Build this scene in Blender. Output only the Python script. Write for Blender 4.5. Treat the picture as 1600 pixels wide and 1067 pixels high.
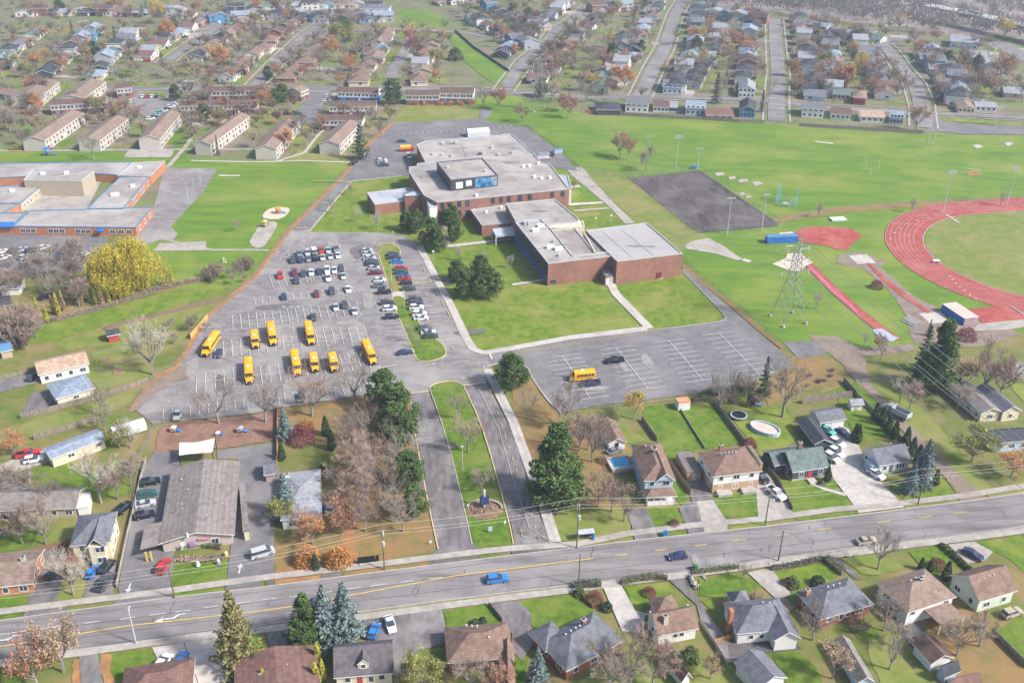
import bpy, math, random
from math import sin, cos, pi, radians, sqrt, atan2, hypot
for o in list(bpy.data.objects): bpy.data.objects.remove(o)
S = bpy.context.scene
COL = S.collection
R = random.Random(7)
# ---------------------------------------------------------------- camera
F, TH, RO, H = 1532.5, 0.4932, 0.0076, 143.5
cd = bpy.data.cameras.new("camera"); cam = bpy.data.objects.new("camera", cd); COL.objects.link(cam); S.camera = cam
from mathutils import Matrix, Vector
_X = Vector((1, 0, 0)); _D = Vector((0, -sin(TH), -cos(TH))); _F = Vector((0, cos(TH), -sin(TH)))
_r = cos(RO) * _X - sin(RO) * _D; _d = sin(RO) * _X + cos(RO) * _D
m = Matrix((( _r.x, -_d.x, -_F.x), (_r.y, -_d.y, -_F.y), (_r.z, -_d.z, -_F.z))).to_4x4()
m.translation = (0, 0, H); cam.matrix_world = m
cd.sensor_width = 36; cd.lens = F * 36 / 1600; cd.clip_start = 1; cd.clip_end = 9000
# ---------------------------------------------------------------- light
SUN_EL, SUN_AZ = 42, -22          # azimuth: degrees counter-clockwise from +X
W = bpy.data.worlds.new("World"); S.world = W; W.use_nodes = True
nt = W.node_tree; bg = nt.nodes['Background']; sk = nt.nodes.new('ShaderNodeTexSky'); sk.sky_type = 'NISHITA'
sk.sun_disc = False; sk.sun_elevation = radians(SUN_EL); sk.sun_rotation = radians(90 - SUN_AZ); sk.air_density = 1.0; sk.dust_density = 3.0; sk.ozone_density = 1.0
nt.links.new(sk.outputs[0], bg.inputs[0]); bg.inputs[1].default_value = 0.1
sl = bpy.data.lights.new("sun", 'SUN'); so = bpy.data.objects.new("sun", sl); COL.objects.link(so)
sl.energy = 3.1; sl.angle = radians(6); sl.color = (1.0, 0.965, 0.925)
so.rotation_euler = Vector((-cos(radians(SUN_AZ)) * cos(radians(SUN_EL)), -sin(radians(SUN_AZ)) * cos(radians(SUN_EL)), -sin(radians(SUN_EL)))).to_track_quat('-Z', 'Y').to_euler()
S.view_settings.view_transform = 'Standard'; S.view_settings.look = 'None'; S.view_settings.gamma = 1
S.view_settings.exposure = 0.97
S.cycles.volume_bounces = 0; S.cycles.max_bounces = 4; S.cycles.diffuse_bounces = 2; S.cycles.transparent_max_bounces = 4

# ---------------------------------------------------------------- helpers
def G(px, py, z=0.0):
    "photo pixel -> world x, y on the horizontal plane at height z"
    u, v = px - 800, py - 533.5
    u, v = cos(RO) * u + sin(RO) * v, -sin(RO) * u + cos(RO) * v
    dx, dy, dz = u, F * cos(TH) - v * sin(TH), -F * sin(TH) - v * cos(TH)
    t = (z - H) / dz
    return (dx * t, dy * t)
def GL(l, z=0.0): return [G(p[0], p[1], z) for p in l]
def C(ox, oy, s, l): return [(ox + x / s, oy + y / s) for x, y in l]
K = 3.9525
def ccw(p):
    a = sum(p[i - 1][0] * p[i][1] - p[i][0] * p[i - 1][1] for i in range(len(p)))
    return p if a > 0 else p[::-1]
def smooth(p, n=4, closed=True):
    o = []; L = len(p)
    for i in range(L if closed else L - 1):
        g = (lambda j: p[j % L]) if closed else (lambda j: p[max(0, min(L - 1, j))])
        a, b, c, d = g(i - 1), g(i), g(i + 1), g(i + 2)
        for k in range(n):
            t = k / n
            o.append(tuple(0.5 * (2 * b[q] + (c[q] - a[q]) * t + (2 * a[q] - 5 * b[q] + 4 * c[q] - d[q]) * t * t + (3 * b[q] - a[q] - 3 * c[q] + d[q]) * t ** 3) for q in (0, 1)))
    if not closed: o.append(p[-1])
    return o
MATS = {}
def srgb(c):
    return tuple(((x / 12.92) if x <= 0.04045 else ((x + 0.055) / 1.055) ** 2.4) for x in c)
def mat(name, c1, c2=None, scale=0.5, rough=0.85, c3=None, scale3=0.06, bump=0.0, metal=0.0, coord='pos', spec=0.3, stretch=None, lines=None, cracks=None, det=6):
    if name in MATS: return MATS[name]
    M = bpy.data.materials.new(name); M.use_nodes = True; n = M.node_tree; N = n.nodes; L = n.links
    b = N['Principled BSDF']; b.inputs['Roughness'].default_value = rough; b.inputs['Metallic'].default_value = metal
    b.inputs['Specular IOR Level'].default_value = spec
    M.diffuse_color = (*c1, 1)
    if c2 is None: b.inputs['Base Color'].default_value = (*c1, 1)
    else:
        if coord == 'pos': g = N.new('ShaderNodeNewGeometry'); vec = g.outputs['Position']
        else: g = N.new('ShaderNodeTexCoord'); vec = g.outputs['Object']
        if stretch:
            mp = N.new('ShaderNodeMapping'); mp.inputs['Rotation'].default_value = (0, 0, radians(stretch[0])); mp.inputs['Scale'].default_value = (stretch[1], stretch[2], 1)
            L.new(vec, mp.inputs[0]); v1 = mp.outputs[0]
        else: v1 = vec
        def noise(sc, v, d=det):
            t = N.new('ShaderNodeTexNoise'); t.inputs['Scale'].default_value = sc; t.inputs['Detail'].default_value = d; t.inputs['Roughness'].default_value = 0.65
            L.new(v, t.inputs['Vector']); return t.outputs[0]
        def ramp(f, lo, hi):
            r = N.new('ShaderNodeMapRange'); r.inputs[1].default_value = lo; r.inputs[2].default_value = hi; L.new(f, r.inputs[0]); return r.outputs[0]
        def mix(f, a, bcol):
            x = N.new('ShaderNodeMix'); x.data_type = 'RGBA'; L.new(f, x.inputs[0])
            for s, c in ((6, a), (7, bcol)):
                if isinstance(c, tuple): x.inputs[s].default_value = (*c, 1)
                else: L.new(c, x.inputs[s])
            return x.outputs[2]
        f1 = noise(scale, v1)
        col = mix(ramp(f1, 0.38, 0.62), c1, c2)
        if c3 is not None: col = mix(ramp(noise(scale3, vec, 4), 0.47, 0.68), col, c3)
        if cracks:
            vo = N.new('ShaderNodeTexVoronoi'); vo.feature = 'DISTANCE_TO_EDGE'; vo.inputs['Scale'].default_value = cracks[0]
            wn = N.new('ShaderNodeTexNoise'); wn.inputs['Scale'].default_value = cracks[0] * 2; L.new(vec, wn.inputs['Vector'])
            ad = N.new('ShaderNodeVectorMath'); ad.operation = 'MULTIPLY_ADD'; L.new(wn.outputs[1], ad.inputs[0]); ad.inputs[1].default_value = (4, 4, 4); L.new(vec, ad.inputs[2])
            L.new(ad.outputs[0], vo.inputs['Vector'])
            r = N.new('ShaderNodeMapRange'); r.inputs[1].default_value = 0.0; r.inputs[2].default_value = cracks[1]; r.inputs[3].default_value = 0.8; r.inputs[4].default_value = 0.0
            L.new(vo.outputs[0], r.inputs[0]); col = mix(r.outputs[0], col, cracks[2])
        if lines:
            wv = N.new('ShaderNodeTexWave'); wv.bands_direction = lines[0]; wv.inputs['Scale'].default_value = lines[1]; wv.inputs['Distortion'].default_value = 0.0; L.new(vec, wv.inputs['Vector'])
            mm = N.new('ShaderNodeMath'); mm.operation = 'MULTIPLY'; L.new(ramp(wv.outputs['Fac'], 0.6, 1.0), mm.inputs[0]); mm.inputs[1].default_value = lines[3]
            col = mix(mm.outputs[0], col, lines[2])
        L.new(col, b.inputs['Base Color'])
        if bump:
            bn = N.new('ShaderNodeBump'); bn.inputs['Strength'].default_value = bump; bn.inputs['Distance'].default_value = 0.1
            L.new(noise(scale * 6, vec, 3), bn.inputs['Height']); L.new(bn.outputs[0], b.inputs['Normal'])
    MATS[name] = M
    return M
def sc(c, k): return tuple(min(1, x * k) for x in c)
def flat(name, c, rough=0.7, var=0.18, scale=1.5, **k): return mat(name, sc(c, 1 - var), sc(c, 1 + var), scale, rough, coord='obj', **k)
class MB:
    def __init__(s): s.v = []; s.f = []; s.mi = []; s.mats = []
    def m(s, M):
        if M not in s.mats: s.mats.append(M)
        s.cur = s.mats.index(M); return s
    cur = 0
    def face(s, pts, mi=None):
        n = len(s.v); s.v += [tuple(p) for p in pts]; s.f.append(tuple(range(n, n + len(pts)))); s.mi.append(s.cur if mi is None else mi)
    def box(s, x0, x1, y0, y1, z0, z1):
        n = len(s.v); s.v += [(x, y, z) for z in (z0, z1) for x, y in ((x0, y0), (x1, y0), (x1, y1), (x0, y1))]
        for f in ((3, 2, 1, 0), (4, 5, 6, 7), (0, 1, 5, 4), (1, 2, 6, 5), (2, 3, 7, 6), (3, 0, 4, 7)): s.f.append(tuple(n + i for i in f)); s.mi.append(s.cur)
    def prism(s, pts, z0, z1, top=True, bottom=False):
        pts = ccw(list(pts)); n = len(s.v); k = len(pts)
        s.v += [(x, y, z0) for x, y in pts] + [(x, y, z1) for x, y in pts]
        for i in range(k): j = (i + 1) % k; s.f.append((n + i, n + j, n + k + j, n + k + i)); s.mi.append(s.cur)
        if top: s.f.append(tuple(range(n + k, n + 2 * k))); s.mi.append(s.cur)
        if bottom: s.f.append(tuple(range(n + k - 1, n - 1, -1))); s.mi.append(s.cur)
    def bar(s, a, b, w, h=None, n=4, w2=None):
        "tube from a to b; w radius at a, w2 at b"
        a = Vector(a); b = Vector(b); d = (b - a)
        if d.length < 1e-6: return
        d.normalize(); u = d.cross(Vector((0, 0, 1)) if abs(d.z) < .9 else Vector((1, 0, 0))).normalized(); w_ = d.cross(u)
        w2 = w if w2 is None else w2; k = len(s.v)
        for p, r in ((a, w), (b, w2)):
            for i in range(n):
                t = 2 * pi * i / n + pi / 4; s.v.append(tuple(p + u * r * cos(t) + w_ * r * sin(t)))
        for i in range(n): j = (i + 1) % n; s.f.append((k + i, k + j, k + n + j, k + n + i)); s.mi.append(s.cur)
        s.f.append(tuple(range(k + n, k + 2 * n))); s.mi.append(s.cur)
        s.f.append(tuple(range(k + n - 1, k - 1, -1))); s.mi.append(s.cur)
    def ell(s, c, rx, ry, rz, seg=8, rings=5, jit=0, rnd=R):
        k = len(s.v)
        for i in range(rings + 1):
            ph = -pi / 2 + pi * i / rings
            for j in range(seg):
                t = 2 * pi * j / seg; q = 1 + rnd.uniform(-jit, jit)
                s.v.append((c[0] + rx * q * cos(ph) * cos(t), c[1] + ry * q * cos(ph) * sin(t), c[2] + rz * q * sin(ph)))
        for i in range(rings):
            for j in range(seg):
                j2 = (j + 1) % seg; s.f.append((k + i * seg + j, k + i * seg + j2, k + (i + 1) * seg + j2, k + (i + 1) * seg + j)); s.mi.append(s.cur)
    def mesh(s, name):
        me = bpy.data.meshes.new(name); me.from_pydata(s.v, [], s.f)
        for M in s.mats: me.materials.append(M)
        if len(s.mats) > 1: me.polygons.foreach_set('material_index', s.mi)
        me.update(); return me
    def build(s, name, parent=None, loc=None, rz=0):
        o = bpy.data.objects.new(name, s.mesh(name)); COL.objects.link(o)
        if parent: o.parent = parent
        if loc: o.location = loc if len(loc) == 3 else (*loc, 0)
        if rz: o.rotation_euler.z = rz
        return o
def tag(o, label=None, cat=None, group=None, kind=None):
    if label: o['label'] = label
    if cat: o['category'] = cat
    if group: o['group'] = group
    if kind: o['kind'] = kind
    return o
def empty(name, loc, rz=0, label=None, cat=None, group=None, scale=None):
    o = bpy.data.objects.new(name, None); COL.objects.link(o); o.location = loc if len(loc) == 3 else (*loc, 0); o.rotation_euler.z = rz
    if scale: o.scale = (scale,) * 3 if not isinstance(scale, tuple) else scale
    return tag(o, label, cat, group)
CH = {}
def kids(o):
    if o.name not in CH: CH[o.name] = [c for c in o.children]
    return CH[o.name]
def dup(o, loc, rz=0, label=None, scale=None, group=None, parent=None, cat=None):
    c = o.copy(); COL.objects.link(c)
    if parent: c.parent = parent
    else:
        c.location = loc if len(loc) == 3 else (*loc, 0); c.rotation_euler.z = rz
        if scale: c.scale = scale if isinstance(scale, tuple) else (scale,) * 3
    if label: c['label'] = label
    if cat: c['category'] = cat
    if group: c['group'] = group
    elif group == '' and 'group' in c: del c['group']
    for k in kids(o): dup(k, None, parent=c)
    return c
class Proto:
    "first use moves the prototype itself, later uses copy it"
    def __init__(s, root): s.o = root; s.used = False; bpy.context.view_layer.update(); [kids(x) for x in [root] + list(root.children_recursive)]
    def put(s, loc, rz=0, label=None, scale=None, group=None, cat=None):
        if not s.used:
            s.used = True; o = s.o; o.location = loc if len(loc) == 3 else (*loc, 0); o.rotation_euler.z = rz
            if scale: o.scale = scale if isinstance(scale, tuple) else (scale,) * 3
            if 'group' in o and group is None: del o['group']
            return tag(o, label, cat, group)
        c = dup(s.o, loc, rz, label, scale, group, cat=cat)
        if group is None and 'group' in c: del c['group']
        return c
    def drop(s):
        if not s.used:
            for x in list(s.o.children_recursive) + [s.o]: bpy.data.objects.remove(x)
LK = {}; SOFT = {'lawn_grass', 'deep_green_grass', 'dry_patchy_grass', 'leaf_strewn_grass', 'fallen_leaves', 'bare_dirt', 'playground_mulch'}
def patch(name, pts, M, layer, world=False, sm=0):
    "one horizontal sheet of the setting"
    p = pts if world else GL(pts)
    if sm: p = smooth(p, sm)
    if M.name in SOFT and name != 'infield':
        o = []; rn = random.Random(len(LK) + LK.get(layer, 0) * 7)
        for i in range(len(p)):
            a, c = p[i], p[(i + 1) % len(p)]; n = max(1, min(40, int(dist(a, c) / 1.6)))
            o += [(a[0] + (c[0] - a[0]) * k / n + rn.gauss(0, .22), a[1] + (c[1] - a[1]) * k / n + rn.gauss(0, .22)) for k in range(n)]
        p = o
    k = LK[layer] = LK.get(layer, 0) + 1
    z = layer * 0.03 + (k % 28) * 0.001
    b = MB().m(M); b.face([(x, y, z) for x, y in ccw(p)]); return tag(b.build(name), kind='structure')
def offs(p, w):
    "left and right offset polylines"
    l, r = [], []
    for i in range(len(p)):
        a = p[max(0, i - 1)]; b = p[min(len(p) - 1, i + 1)]; d = hypot(b[0] - a[0], b[1] - a[1]) or 1; nx, ny = -(b[1] - a[1]) / d, (b[0] - a[0]) / d
        l.append((p[i][0] + nx * w, p[i][1] + ny * w)); r.append((p[i][0] - nx * w, p[i][1] - ny * w))
    return l, r
def strip(name, pts, w, M, layer, world=False, sm=0):
    p = pts if world else GL(pts)
    if sm: p = smooth(p, sm, False)
    k = LK[layer] = LK.get(layer, 0) + 1; z = layer * 0.03 + (k % 28) * 0.001
    l, r = offs(p, w / 2); b = MB().m(M)
    for i in range(len(p) - 1): b.face([(*r[i], z), (*r[i + 1], z), (*l[i + 1], z), (*l[i], z)])
    return tag(b.build(name), kind='structure')
def ribbon(b, p, w, z0, z1, closed=False):
    "raised ribbon (kerb, hedge) along a world polyline, into builder b"
    if closed: p = list(p) + [p[0]]
    l, r = offs(p, w / 2)
    for i in range(len(p) - 1):
        q = [r[i], r[i + 1], l[i + 1], l[i]]
        b.prism(q, z0, z1)
def lerp(a, b, t): return tuple(a[i] + (b[i] - a[i]) * t for i in range(len(a)))
def dist(a, b): return hypot(a[0] - b[0], a[1] - b[1])
# ---------------------------------------------------------------- materials
grass_far = mat('far_mixed_ground', (.13, .135, .06), (.225, .185, .135), .09, c3=(.14, .20, .04), scale3=.035)
lawn = mat('lawn_grass', (.085, .155, .012), (.165, .225, .022), .35, c3=(.235, .235, .055), scale3=.07, bump=.3)
lawn_d = mat('deep_green_grass', (.065, .13, .010), (.125, .20, .018), .5, c3=(.18, .21, .04), scale3=.11, bump=.3)  # deeper green turf of gardens, verges and islands, its own colour
lawn_y = mat('dry_patchy_grass', (.13, .185, .028), (.205, .22, .055), .25, c3=(.26, .225, .09), scale3=.05, bump=.3)
field = mat('sports_field_grass', (.085, .175, .014), (.145, .23, .022), .14, c3=(.225, .25, .05), scale3=.022, stretch=(15, .35, 1.3), bump=.2)
leafy = mat('leaf_strewn_grass', (.27, .165, .075), (.17, .155, .05), .4, c3=(.30, .17, .07), scale3=.12, bump=.4)
leaves = mat('fallen_leaves', (.36, .17, .06), (.24, .15, .08), 1.2, c3=(.42, .22, .09), scale3=.3, bump=.5)
dirt = mat('bare_dirt', (.21, .16, .125), (.29, .235, .19), .8, c3=(.16, .13, .10), scale3=.2, bump=.5)
mulch = mat('playground_mulch', (.22, .125, .085), (.30, .18, .13), 1.2, c3=(.19, .11, .08), scale3=.2, bump=.4)
asph = mat('old_asphalt', (.165, .15, .148), (.25, .23, .225), .35, c3=(.32, .30, .285), scale3=.05, cracks=(.085, .012, (.36, .34, .33)), stretch=(10, .5, 1.2), bump=.1)
asph_n = mat('grey_asphalt', (.14, .133, .138), (.19, .18, .185), .4, c3=(.235, .222, .222), scale3=.06, cracks=(.06, .006, (.12, .12, .13)), bump=.1)
asph_r = mat('road_asphalt', (.15, .138, .138), (.25, .23, .23), .3, c3=(.29, .27, .265), scale3=.04, stretch=(-11.5, .06, 1.3), cracks=(.07, .006, (.14, .135, .14)))
asph_d = mat('dark_asphalt', (.085, .08, .085), (.12, .115, .12), .6, c3=(.15, .14, .14), scale3=.08, cracks=(.12, .012, (.2, .19, .19)))
drv = mat('worn_drive_asphalt', (.115, .105, .106), (.195, .178, .178), .5, c3=(.28, .26, .255), scale3=.09, stretch=(12, 1.4, .3), cracks=(.12, .012, (.11, .1, .1)))
court = mat('court_asphalt', (.06, .048, .047), (.115, .095, .092), .25, c3=(.16, .135, .13), scale3=.07, stretch=(-73, 1, .25), cracks=(.08, .01, (.06, .05, .05)))
conc = mat('pale_concrete', (.42, .39, .35), (.52, .48, .44), .8, c3=(.36, .33, .30), scale3=.12)
conc_d = mat('worn_concrete', (.33, .30, .27), (.43, .39, .35), .7, c3=(.27, .245, .22), scale3=.15)
kerbm = mat('kerb_concrete', (.34, .32, .29), (.44, .41, .37), 1.0)
kerby = mat('kerb_yellow', (.55, .42, .2), (.62, .5, .3), 1.0)
white = mat('white_road_paint', (.62, .62, .62), (.42, .41, .41), 1.2)
whitef = mat('faded_white_paint', (.44, .43, .43), (.30, .29, .29), .9)
yell = mat('yellow_road_paint', (.62, .45, .12), (.45, .33, .12), 1.0)
yellf = mat('faded_yellow_paint', (.42, .33, .15), (.3, .26, .18), 1.0)
trk = mat('track_rubber', (.29, .055, .045), (.38, .09, .07), .4, c3=(.41, .13, .105), scale3=.1)
trkp = mat('runway_rubber', (.38, .09, .12), (.50, .16, .19), .5)
sand = mat('beige_sand', (.50, .42, .33), (.60, .52, .42), .8)
roofgrey = mat('gravel_roof', (.26, .235, .225), (.36, .33, .31), .16, c3=(.43, .40, .375), scale3=.05, cracks=(.05, .004, (.25, .24, .24)))
roofstain = mat('stained_gravel_roof', (.33, .30, .28), (.22, .20, .19), .15, c3=(.40, .36, .34), scale3=.07)
rooflight = mat('pale_membrane_roof', (.36, .38, .42), (.47, .48, .50), .2, c3=(.28, .31, .36), scale3=.15)
brick = mat('red_brick', (.245, .115, .085), (.325, .16, .12), .5, coord='obj', c3=(.21, .10, .08), scale3=.15, lines=('Z', 2.2, (.40, .25, .2), .35))
brick_o = mat('orange_brick', (.38, .155, .08), (.46, .20, .11), .6, coord='obj', lines=('Z', 2.2, (.55, .35, .25), .3))
brick_t = mat('tan_brick', (.38, .24, .14), (.46, .31, .19), .8, coord='obj', lines=('Z', 2.2, (.5, .4, .3), .3))
brick_d = mat('dark_red_brick', (.22, .075, .055), (.28, .11, .08), .8, coord='obj', lines=('Z', 2.2, (.35, .2, .17), .3))
cream = flat('cream_panel', (.62, .56, .42)); darkpanel = flat('dark_navy_cladding', (.055, .06, .075), .5)
copingm = flat('metal_coping', (.42, .42, .42), .5); dkcop = flat('dark_coping', (.10, .11, .13), .5)
glass = mat('window_glass', (.03, .04, .055), (.07, .09, .12), 1.5, .12, coord='obj', spec=.6)
blue = flat('royal_blue_panel', (.03, .16, .52), .45); ORD = 'first second third fourth fifth sixth seventh eighth ninth tenth eleventh twelfth thirteenth fourteenth fifteenth sixteenth seventeenth eighteenth nineteenth twentieth twenty-first twenty-second'.split()
bluel = flat('light_blue_trim', (.10, .23, .38), .5)
wht = flat('white_trim', (.72, .72, .72), .5, .06); ltg = flat('light_grey_metal', (.45, .47, .5), .4)
steel = flat('galvanised_steel', (.27, .30, .29), .45, metal=.3); wood = flat('weathered_wood', (.23, .195, .165), .9, .3, 2)
wood_o = flat('orange_brown_wood', (.38, .21, .10), .9, .25, 2); black = flat('black_plastic', (.02, .02, .022), .5); pole_w = flat('pole_wood', (.16, .12, .09), .9)
# ---------------------------------------------------------------- the ground
yardm = mat('yard_ground', (.10, .15, .02), (.19, .175, .06), .16, c3=(.27, .19, .09), scale3=.06, bump=.4)
b = MB().m(grass_far); b.face([(-3500, -400, 0), (3500, -400, 0), (3500, 6000, 0), (-3500, 6000, 0)]); tag(b.build('ground'), kind='structure')
# ================================================================ GROUND SHEETS (pixel outlines projected to the ground)
# layer 1: grass areas
patch('yards_ground', [(-500,1250),(2100,1250),(2100,330),(1500,330),(1240,420),(420,420),(300,330),(-500,400)], yardm, 0)
patch('sports_field', [(560,262),(640,190),(760,150),(800,148),(850,162),(925,180),(1000,184),(1200,192),(1280,200),(1440,210),(1800,216),(1900,400),(1900,520),(1500,520),(1420,545),(1250,560),(1150,500),(1000,420),(900,300),(820,210),(760,195),(640,190)], field, 1)
patch('schoolyard_grass', [(-300,234),(0,234),(60,236),(290,238),(300,250),(545,250),(548,262),(400,432),(370,450),(150,450),(140,400),(240,370),(262,262),(-300,250)], field, 1)
patch('park_grass', [(622,14),(665,17),(705,32),(704,44),(624,44)], field, 1)
patch('park_strip', [(700,52),(712,50),(745,78),(800,114),(797,128),(785,133),(770,130),(752,118),(730,100),(712,80),(704,62)], field, 7)
patch('schoolyard_strip', [(612,192),(632,165),(660,162),(748,168),(760,172),(760,190),(700,188)], lawn_y, 2)
patch('front_lawn', [(627,369),(655,392),(668,417),(701,478),(742,550),(760,553),(900,528),(1025,514),(1124,502),(1132,495),(1066,424),(1058,395),(905,300),(870,262),(640,262),(549,284),(485,360),(490,364)], lawn, 2)
patch('back_strip_lawn', [(905,262),(985,272),(1100,368),(1110,376),(1065,392),(1000,350),(940,300),(890,262)], lawn_y, 2)
patch('neighbour_garden_lawn', C(0,260,K,[(150,1030),(380,930),(700,870),(1100,760),(1380,730),(1400,770),(1000,900),(700,970),(330,1080),(150,1100)]), lawn, 2)
patch('neighbour_garden_lawn', C(0,260,K,[(330,1090),(700,985),(1000,920),(1350,840),(1300,900),(1180,1050),(1000,1150),(640,1330),(560,1270),(700,1100),(420,1140)]), lawn_y, 2)
patch('garden_lawn', C(0,530,K,[(560,80),(800,50),(900,100),(950,200),(930,240),(620,330),(590,280),(480,220),(600,180)]), lawn_y, 3)
patch('garden_lawn', C(0,530,K,[(0,205),(230,170),(240,215),(0,255)]), lawn, 3)
patch('garden_lawn', C(0,530,K,[(150,520),(520,410),(880,300),(800,400),(520,500),(200,610),(100,560)]), lawn_y, 3)
patch('garden_lawn', C(0,530,K,[(180,810),(430,770),(820,740),(800,960),(620,990),(430,900),(220,920)]), lawn_d, 3)
patch('garden_lawn', C(0,797,K,[(0,150),(240,120),(250,180),(200,230),(0,255)]), lawn_d, 3)
patch('garden_lawn', C(0,797,K,[(380,60),(480,50),(440,200),(280,220),(320,110)]), lawn_y, 3)
patch('front_garden', C(0,797,K,[(0,500),(190,498),(165,590),(0,612)]), lawn_d, 3)
patch('verge', C(0,797,K,[(0,650),(140,632),(130,665),(0,685)]), lawn_d, 3)
patch('front_garden', C(0,797,K,[(380,420),(545,420),(520,560),(350,572)]), lawn_y, 3)
patch('verge', C(0,797,K,[(415,597),(505,586),(495,622),(410,632)]), lawn_y, 3)
patch('front_garden', C(0,797,K,[(1062,340),(1410,300),(1400,440),(1055,480)]), lawn_d, 4)
patch('verge', C(0,797,K,[(1050,518),(1395,475),(1385,512),(1050,552)]), lawn_d, 3)
patch('leaf_covered_ground', C(400,797,K,[(120,390),(110,200),(230,150),(300,40),(520,-60),(700,-100),(1080,0),(1120,230),(1090,262),(640,330),(540,365),(430,350)]), leafy, 2)
patch('leaf_covered_ground', C(400,530,K,[(130,430),(700,350),(950,345),(1000,600),(1080,1075),(500,1075),(500,640),(130,640)]), leafy, 2)
patch('verge', C(400,797,K,[(125,430),(400,402),(400,440),(120,470)]), leaves, 3)
patch('verge', C(400,797,K,[(530,383),(1070,320),(1050,345),(560,412)]), leafy, 3)
patch('leaf_scatter', C(400,797,K,[(530,-20),(640,-20),(600,180),(640,330),(540,365),(520,200)]), leaves, 4)
patch('leaf_scatter', C(400,797,K,[(120,380),(250,340),(400,330),(410,375),(120,410)]), leaves, 4)
patch('median_lawn', C(400,530,K,[(1075,305),(1100,280),(1190,262),(1260,275),(1292,312),(1410,620),(1530,1020),(1590,1270),(1500,1275),(1350,1285),(1330,1200),(1290,1067),(1185,640)]), lawn_d, 4)
patch('drive_side_lawn', C(800,530,K,[(0,170),(120,240),(230,430),(320,520),(700,500),(720,700),(620,900),(760,1067),(720,1240),(300,1240),(160,1000),(0,560)]), leafy, 3)
patch('lawn_corner', C(800,797,K,[(225,-20),(700,-20),(740,120),(560,172),(280,195)]), lawn_y, 4)
patch('back_garden', C(800,530,K,[(545,440),(650,425),(720,560),(860,640),(700,640),(640,500),(540,470)]), lawn_y, 4)
patch('back_garden', C(800,530,K,[(820,410),(1020,405),(1190,675),(990,760),(890,630),(810,470)]), lawn_d, 4)
patch('back_garden', C(800,530,K,[(1030,405),(1240,395),(1430,655),(1195,680)]), lawn_d, 4)
patch('back_garden', C(800,530,K,[(1300,430),(1700,420),(1750,600),(1600,800),(1480,650)]), lawn, 4)
patch('side_garden', C(800,530,K,[(985,860),(1030,870),(1140,1067),(1080,1067),(1000,960)]), lawn_d, 4)
patch('front_garden', C(800,530,K,[(1240,975),(1510,940),(1590,1060),(1290,1110)]), lawn_d, 5)
patch('front_garden', C(800,797,K,[(820,0),(1010,-30),(1070,95),(880,125)]), lawn_d, 4)
patch('front_garden', C(800,797,K,[(1240,-80),(1590,-80),(1600,55),(1300,75)]), lawn_d, 4)
patch('verge', C(800,797,K,[(620,180),(750,168),(750,200),(630,208)]), lawn_y, 3)
patch('verge', C(800,797,K,[(920,150),(1080,125),(1085,155),(920,178)]), lawn_d, 3)
patch('verge', C(800,797,K,[(1325,98),(1590,68),(1590,105),(1360,125)]), lawn, 3)
patch('front_garden', C(1200,530,K,[(60,870),(400,860),(470,960),(540,1035),(160,1080)]), lawn_d, 4)
patch('verge', C(1200,797,K,[(170,50),(560,5),(570,35),(200,72)]), lawn_d, 3)
patch('front_garden', C(1200,530,K,[(750,900),(1000,830),(1100,880),(1160,965),(850,1000)]), lawn, 4)
patch('back_garden', C(1200,530,K,[(250,370),(470,290),(530,260),(700,420),(790,590),(560,640),(470,470),(420,350)]), lawn_d, 4)
patch('hydro_corridor_grass', C(1200,530,K,[(500,270),(760,250),(1000,480),(1200,700),(1400,930),(1620,850),(1620,930),(1180,970),(860,560)]), lawn_y, 3)
patch('verge', C(1200,530,K,[(840,1030),(1180,990),(1190,1010),(850,1055)]), lawn_y, 3)
patch('verge', C(1200,530,K,[(1350,960),(1600,915),(1600,945),(1370,985)]), lawn_y, 3)
patch('scrub_grass', C(1200,530,K,[(0,200),(250,60),(400,130),(500,270),(300,300),(100,360),(0,420)]), leafy, 3)
patch('far_garden', C(1200,530,K,[(1440,200),(1650,200),(1650,400),(1560,380)]), lawn, 3)
# south side of the main road
patch('front_garden', C(0,797,K,[(0,985),(240,940),(260,900),(100,1080),(0,1080)]), lawn, 3)
patch('front_garden', C(0,797,K,[(612,890),(935,850),(975,985),(770,1067),(640,1075)]), lawn_d, 4)
patch('leaf_scatter', C(0,797,K,[(612,890),(700,880),(680,1000),(720,1067),(640,1075)]), leaves, 5)
patch('leaf_scatter', C(0,797,K,[(450,920),(490,915),(510,1075),(450,1075)]), leaves, 4)
patch('verge', C(0,797,K,[(620,855),(860,808),(930,815),(640,862)]), leafy, 3)
patch('verge', C(0,797,K,[(0,925),(180,895),(360,868),(400,880),(0,945)]), leafy, 3)
patch('front_garden', C(400,797,K,[(-60,800),(30,765),(100,910),(-60,950)]), lawn_d, 4)
patch('front_garden', C(400,797,K,[(1160,622),(1440,580),(1520,680),(1170,735)]), lawn_d, 4)
patch('verge', C(400,797,K,[(1140,565),(1370,540),(1380,555),(1150,585)]), lawn, 3)
patch('side_garden', C(400,797,K,[(420,790),(620,740),(640,780),(480,830),(430,1080),(350,1080)]), lawn_d, 3)
patch('verge', C(800,797,K,[(0,512),(520,440),(530,455),(0,530)]), lawn, 3)
patch('front_garden', C(800,797,K,[(10,572),(370,518),(490,610),(540,640),(440,760),(150,745)]), lawn_d, 4)
patch('verge', C(800,797,K,[(665,428),(910,390),(920,402),(700,440)]), lawn, 3)
patch('front_garden', C(800,797,K,[(690,470),(960,440),(1000,500),(880,590),(760,620)]), lawn, 4)
patch('verge', C(800,797,K,[(1060,378),(1400,335),(1400,352),(1100,392)]), lawn_y, 3)
patch('front_garden', C(800,797,K,[(1150,435),(1400,400),(1550,470),(1420,520),(1310,545),(1170,530)]), lawn_d, 4)
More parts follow.
